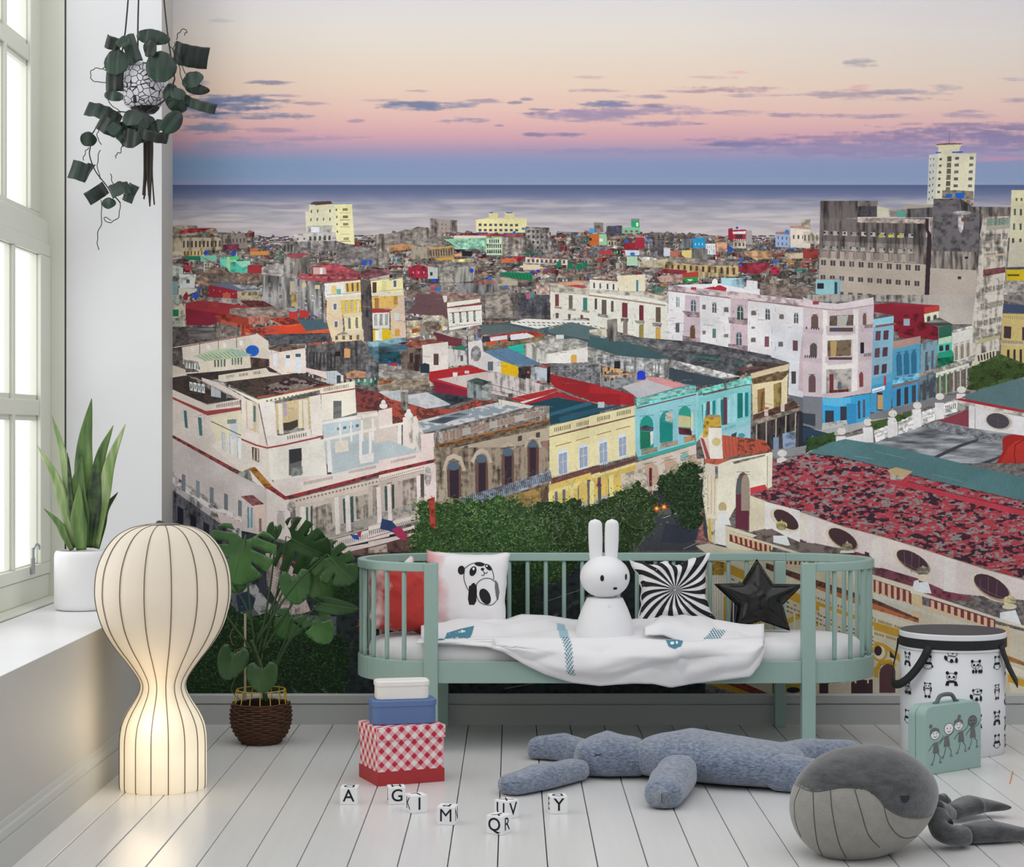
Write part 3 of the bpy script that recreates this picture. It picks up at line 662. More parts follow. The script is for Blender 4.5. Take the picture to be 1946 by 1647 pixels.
CITY_B = '''
o 720 370 4.633
p e8dc9c b 90,755 210,730 215,860 90,875
p d8d2bc - 0,870 220,855 222,885 0,895
q d4d8d0 - 120,748,160,815
q 5a6068 - 130,755,152,810
l 8a8c80 .8 0,850 215,830
p e4b45c b 0,895 220,885 222,905 215,990 0,1000
q b08830 - 130,895,170,965
p dcc3a0 b 100,1000 225,985 235,1270 110,1275
p d8bca4 b 165,900 222,888 240,1270 170,1275
q ccd0cc - 135,1040,178,1105
q d89c38 - 142,1182,182,1245
q d8d4c8 - 0,1180,30,1272
q e4bc18 - 28,1190,108,1270
l a83838 2.4 0,1022 115,1012
l b8b8b4 1.2 0,1180 120,1168
p 7ab4c8 m 0,1285 240,1255 245,1290 0,1335
p 4c6474 h 0,1335 260,1310 250,1380 150,1420 0,1483
p c9b8a8 - 380,1310 605,1295 610,1483 385,1483
p 8a4c3c d 250,1290 480,1270 600,1295 385,1320 260,1350
q 5c4444 - 482,1395,525,1483
q 5a3c38 - 268,1390,300,1483
o 1120 370 4.633
# skyline boxes
p d0642c b 0,345 85,345 85,445 0,445
p 96c89c b 85,345 155,345 155,443 85,443
q e8e0d4 - 88,385,118,412
q 2e2a2a - 0,380,20,402
q 3a9cd8 - 0,296,50,335
p 8c7c74 m 38,243 122,245 122,330 50,335
p 5c5860 sd 150,275 290,270 290,370 150,370
e 2840b0 - 228,300,14,14
p 74b090 b 288,290 443,285 445,338 288,340
p 1fa05c b 368,232 440,236 442,288 370,285
p 6a8c84 - 370,210 440,210 440,236 366,234
q e8e8e0 - 412,246,430,278
w 8c5c50 v 3 1 .5 .6 300,305 440,305 440,338 300,338
p a4283c b 405,375 485,375 487,475 408,478
p 9c2434 m 305,425 405,420 405,482 305,485
p 8c7468 d 160,370 460,345 480,372 300,385 160,400
p b8aa90 s 160,400 240,400 240,455 160,455
w 3c3430 v 3 1 .4 .6 165,405 240,405 240,450 165,450
e 2458c0 - 320,404,16,15
e 2458c0 - 516,384,12,12
e 2458c0 - 508,426,14,14
p b83a44 b 90,490 200,485 212,525 90,525
e 28a458 - 226,512,14,14
p c8d0d8 b 312,488 440,488 440,532 320,535
e 2a6cc8 - 380,522,22,16
p a8ccac b 328,545 425,540 425,625 330,622
p d8d4cc d 430,545 560,548 620,580 470,590
p c4b494 m 440,590 700,560 710,640 450,640
p 7c7470 sd 530,335 635,330 640,370 520,375
p 6c6666 sd 680,345 748,348 748,400 680,400
p 706a70 sd 520,400 660,400 650,540 540,530
p 8c9498 S 810,390 910,385 912,468 812,462
p 1c94cc b 910,382 1018,378 1020,466 912,470
w c8dce4 - 3 1 .25 .4 920,410 1010,410 1010,460 920,460
p dcdce0 s 1022,430 1110,430 1112,530 1022,525
w 8c8888 vj 4 2 .3 .4 1030,435 1105,435 1105,520 1030,520
p d8a080 m 1115,420 1210,418 1212,500 1118,505
p dcc870 - 812,490 900,485 902,555 850,560 812,530
p 888480 S 903,478 1040,475 1040,590 905,590
p b86c54 m 710,500 800,490 800,560 715,570
p 8c3c44 - 780,530 828,535 828,560 785,565
q c8ccd8 - 655,470,712,540
p 8e2636 b 1222,300 1260,293 1260,400 1222,402
p a82c40 b 1258,310 1378,305 1380,400 1260,402
p e0d8d4 - 1262,325 1376,320 1376,345 1264,345
q 4c343c - 1285,350,1350,385
w e8e0dc - 6 1 .5 .9 1265,390 1378,390 1378,402 1265,402
p a49c9c s 1378,310 1432,315 1432,445 1380,430
p cdbfae m 1268,405 1378,402 1380,470 1268,472
w 5c4c48 v 3 1 .45 .6 1272,415 1375,415 1375,465 1272,465
e 2248c0 - 1240,480,24,24
e 2248c0 - 1300,290,11,11
p 8ea4c8 b 1638,335 1762,350 1762,465 1638,460
w 5c6c90 v 3 2 .3 .5 1645,350 1755,360 1755,460 1645,455
p a8705c - 1640,330 1762,322 1762,350 1640,345
e 2a78d0 - 1740,325,20,18
p d4c8b8 b 1770,290 1946,300 1946,470 1770,465
p b88878 - 1765,275 1870,270 1946,290 1946,305 1765,292
p bdb29a m 1862,220 1946,215 1946,290 1865,275
w 5c4c48 v 4 1 .35 .6 1780,345 1946,350 1946,400 1780,400
l 2a78d0 2.2 1745,472 1825,468
p c8986c m 1360,500 1480,490 1600,495 1610,560 1460,570 1370,530
p d8b080 m 1430,500 1480,500 1480,580 1440,560
p 9c2c3c m 1310,600 1600,600 1560,660 1490,700 1320,680
p b0384c m 1440,610 1545,605 1545,640 1440,640
p c02c48 m 1590,630 1680,640 1670,700 1600,690
p a8342c b 1880,480 1946,480 1946,560 1885,560
e 2860c0 - 1340,575,18,16
e 2860c0 - 1330,620,16,12
e 2860c0 - 1635,588,22,16
p d0b898 m 1720,520 1880,510 1880,560 1730,570
# long ochre building
p 8c8078 d 700,540 1050,570 1320,590 1310,620 1050,620 700,590
p c9b178 s 640,590 710,590 960,620 1310,625 1310,720 960,720 645,660
w 5e3c38 v 12 1 .35 .75 650,610 1300,635 1300,720 650,650
p 8f3038 m 640,650 860,665 860,700 640,690
p b83c34 b 820,690 960,675 958,725 825,730
p 20a048 - 822,732 955,722 955,760 860,775
p e0e0d8 - 860,745 905,742 905,755 880,760
p c89c8c m 590,720 820,700 820,770 620,770
# left cream building cont.
p dcd7ca b 0,730 260,760 250,850 0,830
p e0d4b4 b 240,712 490,700 492,850 260,850
w 4c4844 v 4 1 .3 .7 10,765 245,780 245,850 10,830
w e4e0d4 - 6 1 .3 .7 10,765 245,780 245,850 10,830
q 3c84a0 - 412,750,430,860
p 8c3c38 - 0,735 250,750 250,762 0,745
p d9d6c8 b 0,830 260,855 690,915 690,990 700,1350 640,1310 0,1140
p cfc9ba m 0,830 480,855 690,900 690,950 480,900 0,860
l a08470 2.6 0,885 320,925 670,975
l e8e4d8 1.2 0,870 320,905 690,955
w 584c44 v 1 1 1 1 48,915 68,915 68,1010 48,1010
w 5c5048 v 1 1 1 1 110,925 150,928 150,1060 110,1055
w 6a5c50 v 1 1 1 1 192,935 212,938 212,1030 192,1030
w 6c2c38 v 1 1 1 1 290,950 336,955 336,1085 290,1080
w 7c2c38 v 1 1 1 1 440,972 478,975 478,1110 440,1105
w 5c4c40 v 1 1 1 1 585,990 628,993 628,1125 585,1120
w 988c80 v 1 1 1 1 298,1120 336,1120 336,1230 298,1230
w 8c7c3c v 1 1 1 1 440,1145 478,1145 478,1260 440,1255
w b88c40 v 1 1 1 1 585,1170 626,1172 626,1290 585,1282
p 9c948c m 75,1045 165,1060 165,1085 75,1070
p 9c948c m 275,1085 345,1090 340,1120 280,1115
p 9c948c m 400,1105 490,1110 480,1140 410,1130
p 9c948c m 550,1125 640,1130 630,1165 560,1155
# long white building
p ddd9da b 695,850 1946,990 1946,1483 1700,1483 1400,1400 1230,1360 690,1320
p d9c3c6 m 695,795 870,810 1250,850 1400,870 1946,920 1946,1000 1400,930 1250,915 695,850
l 8c6a68 1.8 695,842 1260,912 1946,990
p e4e0e2 - 730,795 1180,780 1500,830 1500,880 1250,850 900,820
p b8303c - 1000,825 1150,795 1210,820 1200,850
p b04448 - 895,812 940,812 940,838 895,835
e e8e8e8 - 1105,775,26,36
p a8d0dc b 1160,730 1365,735 1365,825 1165,790
p 9cc0d0 s 1250,750 1365,735 1365,825 1250,800
p dcdcdc - 1382,750 1480,760 1480,845 1385,835
p 7c6c64 d 1500,770 1946,820 1946,930 1500,880
p c8b4bc b 845,880 970,895 975,1100 980,1320 820,1300 835,1050
p c9b2b8 b 1245,905 1395,925 1395,1400 1240,1370
p c9b2b8 b 1900,1000 1946,1005 1946,1483 1880,1483
p b89ca4 m 815,1020 970,1035 970,1080 860,1075
p b89ca4 m 820,1240 975,1260 970,1320 820,1300
p b89ca4 m 1220,1075 1395,1090 1390,1150 1230,1130
p b89ca4 m 1220,1310 1395,1330 1390,1390 1230,1370
w 54606c ax 1 1 1 1 895,925 938,930 938,1030 895,1025
w 6a4c30 a 1 1 1 1 888,1150 932,1152 932,1270 888,1265
w 3c5448 ax 1 1 1 1 1303,975 1355,980 1355,1105 1303,1100
w 54606c ax 1 1 1 1 1295,1210 1342,1215 1342,1330 1295,1325
w 8c9ca8 ax 1 1 1 1 765,905 795,908 795,990 765,988
w 5c5858 ax 1 1 1 1 1083,948 1118,950 1118,1040 1083,1038
w 4c5058 ax 1 1 1 1 1552,1005 1590,1008 1590,1100 1552,1098
w 54585c ax 1 1 1 1 1803,1040 1840,1043 1840,1132 1803,1130
q 5a5a60 - 760,1130,792,1212
q 5a8470 - 1085,1178,1115,1260
q 7a4c54 - 1545,1248,1583,1338
q 7a4c54 - 1792,1285,1834,1378
w 6c6664 a 1 1 1 1 995,970 1025,970 1025,1010 995,1008
w 6c6664 a 1 1 1 1 1185,990 1225,992 1225,1035 1185,1033
w 6c6664 a 1 1 1 1 1427,1020 1468,1022 1468,1062 1427,1060
w 6c6664 a 1 1 1 1 1675,1052 1712,1054 1712,1096 1675,1094
w 6c6664 a 1 1 1 1 1425,1260 1465,1260 1465,1298 1425,1296
w 6c6664 a 1 1 1 1 1665,1295 1705,1297 1705,1340 1665,1338
q 7c7878 - 995,1195,1025,1228
q 7c7878 - 1187,1225,1222,1255
q 7c7878 - 1428,1160,1458,1180
# foreground roofs bottom of tile
p 4c4c50 d 245,1240 1000,1300 1946,1483 1000,1483 700,1420 240,1300
p 74706e d 245,1235 700,1300 1400,1430 1700,1483 1500,1483 700,1370 250,1290
p 3f5f62 b 0,1240 260,1290 430,1300 0,1350
p 46686c b 60,1370 240,1290 520,1370 700,1440 560,1470 0,1390
p 1f7c64 - 880,1405 1120,1445 1100,1460 1000,1445
p d8cbb4 m 0,1190 150,1170 155,1255 0,1225
p 9c948c S 155,1100 245,1090 250,1290 160,1290
p 94948c S 0,1390 560,1470 560,1483 0,1483
o 1526 250 4.633
# twin dark buildings
p d9d4b8 b 1110,205 1190,195 1320,195 1525,190 1505,600 1090,640 1100,450
p c3c4bc b 1110,205 1190,195 1165,600 1090,640 1100,450
p d5cfae b 1190,150 1380,150 1380,195 1190,195
p cfcaac - 1160,112 1285,98 1410,104 1375,150 1200,152
p 7c5850 - 1160,112 1285,98 1410,104 1400,112 1180,120
l 6c6870 .9 1290,0 1286,98
l 2a58c0 2 1170,186 1215,184
l 2a58c0 2.6 1315,182 1405,180
w 6c6260 v 2 7 .3 .35 1110,215 1165,210 1150,600 1095,630
w 5c5256 v 1 6 .8 .34 1200,215 1228,213 1205,560 1180,560
w 6a5f52 v 1 6 .9 .8 1270,215 1310,215 1295,540 1255,540
w 6a6470 v 1 5 .9 .4 1340,205 1378,203 1362,510 1322,510
w 6a6470 v 1 5 .9 .4 1468,203 1504,201 1488,510 1450,510
p 8c8478 m 1225,520 1340,515 1500,525 1500,590 1225,585
q 2060c0 - 1258,548,1312,580
q 2060c0 - 1342,540,1418,585
p 8a7c74 d 1225,585 1505,590 1505,660 1390,660 1390,600
p b4a49a m 1390,595 1505,600 1505,665 1380,660
w 4c4448 v 4 1 .5 .5 1400,625 1500,625 1500,655 1400,655
p a8a090 b 870,650 1140,648 1150,690 870,690
p 6c6361 S 155,610 485,610 485,760 150,770
p 7c7470 m 485,610 660,608 655,660 490,655
p 4f4a50 s 485,655 650,655 650,750 485,750
p c9c4a8 - 652,655 755,680 740,745 655,745
p 9c9488 m 760,690 910,685 910,752 765,750
q 58988c - 825,698,905,752
p 6f686a S 910,680 1150,665 1145,755 910,755
p 756b68 S 150,765 1085,760 1070,1483 130,1483
p 948881 S 150,960 1085,1000 1080,1483 130,1483
p b5a697 b 145,1110 1085,1170 1075,1483 130,1483
p a8978c d 480,755 1080,770 1070,810 480,800
p 6a6265 b 150,610 160,610 165,1000 150,1000
w a8a4a0 v 10 1 .5 .7 160,860 990,890 990,940 160,915
w 2c2a30 vj 14 1 .25 .5 160,870 990,895 990,930 160,905
w c8c04c v 3 1 .6 .9 650,900 895,905 895,932 650,930
w a4a09c v 10 1 .5 .6 155,990 980,1025 980,1080 155,1045
w 39363a vj 14 1 .2 .5 155,995 980,1030 980,1065 155,1030
w 9c8c80 v 11 1 .55 1 150,1045 1000,1080 1000,1150 150,1110
w 54484c v 11 1 .5 .7 140,1120 1050,1170 1050,1240 140,1185
w b8aca0 - 11 1 .06 .7 140,1120 1050,1170 1050,1240 140,1185
w 4c4448 v 11 1 .5 .6 135,1250 1045,1305 1045,1380 135,1310
w a89c90 - 11 1 .06 .6 135,1250 1045,1305 1045,1380 135,1310
w 6c5450 v 11 1 .5 .5 130,1380 1040,1450 1040,1510 130,1445
p 3a2a30 - 1080,765 1108,765 1108,870 1132,905 1118,1483 1068,1483 1095,900 1080,870
p a09088 m 1108,765 1150,760 1150,900 1130,900
p 6c6664 S 1150,590 1385,590 1505,665 1600,665 1560,900 1530,1483 1118,1483
p 6c676a m 1150,600 1385,600 1400,700 1560,720 1540,1060 1140,1050
p a3978e S 1130,1050 1540,1060 1530,1483 1110,1483
p b0a397 b 1120,1200 1530,1220 1520,1483 1110,1483
e b4aca8 d 1400,715,80,18
e a8a0a0 d 1390,800,26,90
q 7c4440 - 1395,760,1430,790
q 26242a - 1425,1100,1455,1120
q 3c383c - 1362,1275,1392,1300
p c8beb0 s 1590,740 1835,740 1800,1000 1770,1483 1520,1483 1545,1100
p 8c827c S 1505,660 1830,665 1835,740 1600,745
l 8c5a54 1.4 1600,750 1835,738
w 6f8478 v 12 1 .9 1 1620,765 1825,755 1820,820 1618,830
p a49c8c b 1615,830 1825,815 1825,850 1615,870
w 4c464a vj 16 1 .5 1 1610,905 1805,895 1800,945 1605,960
w 4c464a vj 16 1 .5 .7 1600,1070 1800,1045 1795,1090 1595,1115
p b8a888 - 1600,1090 1800,1065 1795,1085 1600,1110
p 8c4c4c m 1588,1215 1782,1190 1782,1240 1585,1275
w 5c3c40 v 14 1 .3 1 1588,1215 1782,1190 1782,1240 1585,1275
w 55504f vj 20 1 .6 1 1575,1375 1770,1340 1765,1385 1572,1425
p cdc7a4 b 1835,515 1946,515 1946,960 1820,960
p bfb9a2 b 1820,960 1946,960 1946,1210 1800,1200
w 5c5450 v 2 1 .35 1 1860,585 1946,585 1946,612 1860,612
w 504c4a v 2 1 .3 1 1840,680 1946,685 1946,740 1840,735
w 4c5c4c v 2 1 .3 1 1830,810 1946,810 1946,868 1830,865
w 504c4a v 2 1 .3 1 1820,940 1946,945 1946,970 1820,985
p d4b418 b 1790,1215 1946,1210 1946,1310 1790,1310
q 5c5418 - 1800,1255,1905,1272
p 47495a - 1790,1195 1946,1190 1946,1212 1790,1215
p 9a938c d 1770,1310 1946,1310 1946,1483 1760,1483
# pale blue box
p 90c4c8 b 115,1300 330,1300 330,1435 110,1430
p 79b2c0 - 270,1310 330,1300 330,1435 268,1432
q 2c2c34 - 125,1335,182,1382
q 38424c - 278,1325,302,1430
l a87464 1.2 110,1300 330,1298
p 9c3a34 m 0,1040 135,1030 135,1120 0,1110
p cbbcaa m 0,880 145,880 145,990 0,980
w 5c5450 v 4 1 .3 .6 0,890 140,890 140,980 0,980
'''
CITY_C = '''
o 320 620 4.633
# lower left quarter
p ded0c2 b 38,185 780,60 880,130 890,320 720,420 40,470
l 8c4038 1.4 38,195 770,65
l 4c4040 .9 275,150 275,260
l 4c4040 .9 440,125 440,200
l 4c4040 .9 600,100 600,190
w ece8e4 - 4 1 .2 .35 130,150 700,80 720,200 150,270
p 5f5a56 d 38,190 120,180 130,330 240,380 270,400 38,410
p 5b4640 d 720,270 900,290 890,350 730,380
e 1f60d0 b 740,215,58,50
l 184ca0 .9 690,200 795,195
p b9c9a6 b 215,262 430,200 570,195 740,250 560,290 320,305
w 2e5c48 - 14 1 .14 1 240,262 690,195 740,250 320,305
p 9cbcb0 - 560,197 740,250 660,262 520,215
p e2d5c0 b 300,320 715,262 718,350 290,405
w 6c8478 v 4 1 .5 .75 395,290 510,280 510,365 400,370
w 6c8478 v 4 1 .5 .75 550,275 655,262 655,345 555,350
p 8f8c84 d 130,290 260,310 280,380 150,370
w dfe0dc v 5 1 .5 .8 150,310 270,330 270,390 150,370
p d6c4b4 b 38,340 150,380 155,410 38,430
p 4a3c38 t 150,420 450,395 860,350 980,400 560,460 290,470 210,450
p e0d2c0 b 440,430 860,365 890,400 1000,425 500,490 440,480
w 6c5c50 - 7 1 .4 .8 510,430 580,420 575,450 510,460
w 6c5c50 - 8 1 .4 .8 620,415 700,403 700,435 620,445
w 6c5c50 - 6 1 .4 .8 745,398 810,388 810,418 745,426
p ead7cc b 885,205 985,225 995,420 890,360
p e8d6ca b 985,225 1205,190 1215,410 990,425
p 7a5f50 t 880,190 1010,150 1210,185 985,225
q dfe1e8 - 922,240,962,350
q e6e6ea - 1030,248,1072,365
q dde0ea - 1118,235,1168,410
q 3e6460 - 1035,252,1070,280
q 3e6460 - 1120,240,1165,268
# dark ruin wall
p 6b6868 sd 1215,170 1700,120 1760,190 1760,460 1540,470 1215,360
w 3a383c vj 8 1 .35 .9 1230,220 1480,230 1480,380 1230,360
q dd9c64 - 1548,195,1600,275
p c8906c m 1560,410 1640,385 1740,400 1740,450 1570,460
q 2c2426 - 1468,222,1515,265
p 848488 Sd 1740,300 1946,310 1946,440 1740,460
p 5c7c90 m 1750,150 1946,200 1946,350 1860,330 1770,250
p 8cc4d0 m 1750,140 1946,120 1946,165 1770,185
p e8d2c8 b 1215,365 1540,430 1540,480 1430,500 1390,460 1215,400
# roof of the main villa
p 4d3f3a t 38,450 170,430 460,620 600,640 340,680 38,560
p e2d5ca b 38,555 340,690 630,640 635,720 340,760 38,620
w 7c6c60 - 13 1 .45 .8 420,685 635,648 635,690 420,720
p a84440 b 38,622 330,745 635,710 635,735 345,785 38,650
w d4d8d8 v 4 1 .8 1 180,485 320,510 325,590 185,560
w 6c7478 - 4 1 .3 .6 180,485 320,510 325,590 185,560
p c4ccd0 b 375,495 480,490 510,530 515,640 375,615
w 98a0a4 - 5 1 .2 1 375,495 455,505 455,630 375,615
q 3a4044 - 462,545,512,650
p b49c98 t 170,420 290,470 450,490 640,600 600,640 400,540
p ded2c8 b 290,450 430,490 640,610 640,650 300,480
p 54443c t 490,490 1130,410 1440,515 780,630
p 83766c r 800,540 1100,450 1380,510 1000,590
w 4f453c - 1 1 0 0 0,0 1,0 1,1 0,1
p ece4d2 b 500,520 790,645 1440,515 1640,480 1645,560 1340,600 1330,560 840,680 790,680 640,600
p b2593c m 780,618 1440,510 1470,518 790,636
w 7c7c5c - 13 1 .5 .35 850,640 1330,550 1330,590 850,680
w 6e6254 - 18 1 .4 .7 1365,535 1590,500 1590,545 1365,580
l a84040 2.4 1335,600 1645,548
p c3cad0 b 1385,395 1480,390 1520,420 1520,505 1400,500
w 949ca2 - 4 1 .2 1 1385,400 1470,410 1470,500 1400,495
q 44484c - 1482,430,1518,500
p dccfc6 b 38,640 345,785 640,735 660,980 420,1060 640,1270 520,1290 38,960
p e4d9bc b 380,800 640,740 660,960 420,1020 370,860
p e8dacb b 640,620 790,680 870,1070 900,1100 650,985
p efe4dd b 800,680 935,660 960,960 1340,970 1370,1290 1100,1360 900,1340 880,1080
p e8dcd0 b 640,950 880,1060 920,1420 850,1440 700,1330 380,1050 420,1010
p e9dccf b 640,600 680,640 690,940 650,960
p d9c49c - 680,650 790,680 800,940 690,900
p e8d9cc b 690,650 740,660 750,900 700,900
w e0d0bc - 1 1 1 1 770,680 795,685 800,930 775,925
q 5e7c74 - 748,700,768,840
p d8c090 b 940,680 1240,625 1255,910 1010,940 950,940
p b8a4b8 - 1005,670 1040,665 1045,790 1015,800
p a8a4a0 m 960,910 1150,895 1250,900 1240,935 960,940
p 4a4038 - 1005,850 1060,845 1140,820 1140,880 1080,915 1010,915
p eee2cc b 965,680 1000,675 1015,950 975,945
p eee2cc b 1185,650 1225,645 1235,905 1195,910
p eadfca - 1145,650 1175,645 1180,890 1150,900
p efe4d8 b 1240,620 1340,600 1360,960 1260,970
p f0e6dc b 990,960 1250,900 1260,970 1000,1040
w 6e5c50 - 9 1 .4 .8 1040,965 1220,930 1220,970 1045,1000
p efe3da b 670,930 800,960 800,1030 680,990
l a84040 3 600,975 770,1045 870,1070 1010,1045 1370,965
p efe8dc b 880,1090 1370,990 1400,1330 1080,1370 900,1350
q 6a6868 - 1062,1085,1172,1310
p 3c3a3c - 1062,1085 1172,1070 1175,1180 1070,1210
p 9aa09c m 1080,1250 1180,1230 1185,1300 1085,1325
p 7c6454 s 735,1060 800,1080 800,1200 740,1170
w e0d4c8 - 2 1 .35 1 740,1070 800,1085 800,1190 740,1170
p efe6d4 b 1345,600 1645,560 1655,760 1350,850
q 6c6c6c - 1452,655,1525,820
w c4c8c8 - 4 2 .12 .7 1455,700 1525,690 1525,815 1460,825
# terrace with columns right
p 8c403c t 1650,540 1946,600 1946,760 1830,740 1760,770 1660,740
p d8d8dc w 1850,580 1946,530 1946,610
p c4cdd0 b 1350,830 1800,760 1946,850 1946,1180 1440,1300 1390,1200
p b9c5c9 b 1440,1080 1946,960 1946,1190 1450,1300
p d9cfc0 b 1660,760 1840,740 1850,1000 1690,960
p bfd0d6 b 1350,880 1500,850 1720,830 1720,870 1400,950
w 6888a0 v 4 1 .5 .6 1470,885 1690,850 1690,890 1470,925
p eee6de b 1350,840 1845,755 1850,785 1350,865
p efe7df b 1365,985 1946,865 1946,890 1370,1010
w eee8e0 - 5 1 .18 1 1460,860 1946,790 1946,1000 1470,1020
p ece0cc b 1465,1015 1580,1000 1590,1095 1470,1115
w eeeae6 - 2 1 .3 1 1650,950 1820,920 1820,1120 1650,1150
p efe9e4 b 1675,1140 1810,1110 1810,1190 1690,1210
p eeeae6 b 1395,1005 1425,1000 1445,1280 1405,1285
p dccac4 b 1850,740 1946,720 1946,1010 1810,1030
e ece8e4 - 1890,675,34,34
p e8d8d2 b 920,1350 1440,1300 1946,1180 1946,1250 1100,1483 1000,1483
p e9dad3 b 1080,1380 1946,1190 1946,1260 1040,1480
w 85746c - 22 1 .4 .7 1190,1365 1450,1310 1450,1350 1190,1405
w 85746c - 22 1 .4 .7 1585,1270 1830,1215 1830,1255 1590,1300
w 4c8084 v 1 1 1 1 135,740 160,745 172,900 148,890
w 4c8084 v 1 1 1 1 260,800 292,808 300,965 275,960
w d9dfe0 v 3 1 .45 1 450,930 660,990 660,1180 460,1080
q 7c9494 - 520,820,598,858
p cfd6dc - 540,860 610,850 610,980 560,1000
l 4c4440 1.4 375,835 640,960
p 9c4844 t 38,955 620,1270 620,1310 560,1290 38,1000
# facade left going down
p bdb4b2 b 38,1000 560,1290 900,1483 38,1483
p cdc4c0 b 38,1010 850,1440 900,1483 780,1483 38,1070
w 9c9894 v 5 1 .55 .25 38,1040 620,1390 620,1430 38,1090
w 6c7c84 v 6 1 .22 .8 38,1120 640,1420 640,1700 38,1400
p c08038 m 705,1250 760,1235 920,1410 850,1420
p a8a49c s 600,1300 710,1250 740,1350 730,1390
p ac3c3c t 850,1420 920,1410 1060,1483 880,1483
l a84444 3.6 1080,1480 1946,1275
o 320 880 3.743
p c9beba b 30,-180 501,85 727,195 860,260 860,560 720,520 520,480 30,190
p b9b0b0 s 30,80 520,400 520,560 30,240
p 66666e s 30,190 430,470 560,560 560,900 30,500
p 5a5c66 b 30,330 300,480 480,700 700,1000 430,900 300,560
w 24242e v 5 1 .45 .9 40,280 500,560 500,740 40,440
p ded6d2 m 30,95 350,330 400,320 520,400 520,440 400,400 340,360 30,140
w 788088 v 5 1 .25 1 60,60 560,290 560,400 60,180
p b49c98 - 30,60 40,60 40,90 30,90
p cbb8b6 b 340,340 520,420 540,470 380,440
p 7a4a48 d 515,235 600,225 680,290 600,305
p e0c0b4 b 610,300 690,290 700,520 620,500
w 5c8c98 v 2 1 .5 1 555,310 605,320 605,460 560,460
w 6a6868 v 1 1 1 1 645,395 662,395 664,490 648,490
p e0d3cc b 700,180 860,260 880,560 700,500
w b8aca8 a 1 1 1 1 775,340 825,345 828,470 778,460
p a8363c t 690,170 740,165 830,235 1572,40 1572,70 830,262
p e8d9cf b 725,120 850,190 1572,15 1572,45 835,235 740,165
p d9c6b8 b 850,262 1572,85 1572,150 900,305
w 8a786c - 26 1 .5 .3 900,250 1572,90 1572,130 900,290
p cdbfb2 b 900,305 1572,150 1572,420 1170,540 920,530
p a8a198 m 1000,480 1572,360 1572,420 1170,530 1040,545
p b9ab9c s 1020,320 1160,280 1170,470 1040,480
p b9ab9c s 1330,240 1480,200 1490,390 1340,400
w 3e5c5c v 2 1 .4 1 970,320 1035,300 1035,500 975,500
w 3e5c5c v 2 1 .4 1 1225,260 1330,230 1335,420 1235,430
w 3e5c5c v 1 1 .8 1 1530,180 1560,175 1560,350 1535,350
p ebdfd8 b 935,310 970,305 985,520 945,520
p ebdfd8 b 1180,245 1210,240 1222,500 1190,510
p ebdfd8 b 1255,230 1285,225 1300,480 1265,490
p ebdfd8 b 1480,180 1510,175 1520,410 1490,415
e a89c94 d 875,310,30,38
p e4d4cc b 1170,545 1572,430 1572,520 1180,610
w a09490 - 26 1 .45 .8 1180,560 1572,450 1572,500 1180,600
p a83440 - 1340,600 1572,530 1572,545 1345,612
p e6d0cc b 1180,610 1572,545 1572,570 1240,640
p 7c5c58 m 1240,640 1572,560 1572,640 1300,660
p 2c50a8 - 1290,505 1350,510 1360,545 1320,540
p c83048 - 1340,500 1375,480 1365,530
# street and curb under the monstera
p 5c6068 b 430,900 1000,1080 1400,1100 1400,1640 900,1640 640,1200 430,1150
p a8a4a8 m 520,880 620,860 720,1000 820,1080 700,1160 560,960
p c0aca8 s 690,640 800,640 900,760 1010,1050 960,1070 830,1080 700,860
w 8c7c7c - 1 12 1 .2 690,640 820,700 930,1060 700,900
p b83440 - 745,625 900,700 920,725 760,650
p 3a3c48 - 640,760 695,810 700,930 645,920
p 2c3850 - 480,940 560,910 620,960 600,1040 500,1060
p 42404c b 1190,1110 1420,1090 1420,1500 1300,1520 1200,1320
l c8c8c8 .8 1180,1420 1300,1378
p 8a8480 m 1320,1500 1420,1520 1572,1560 1572,1640 1250,1640 1260,1570
'''
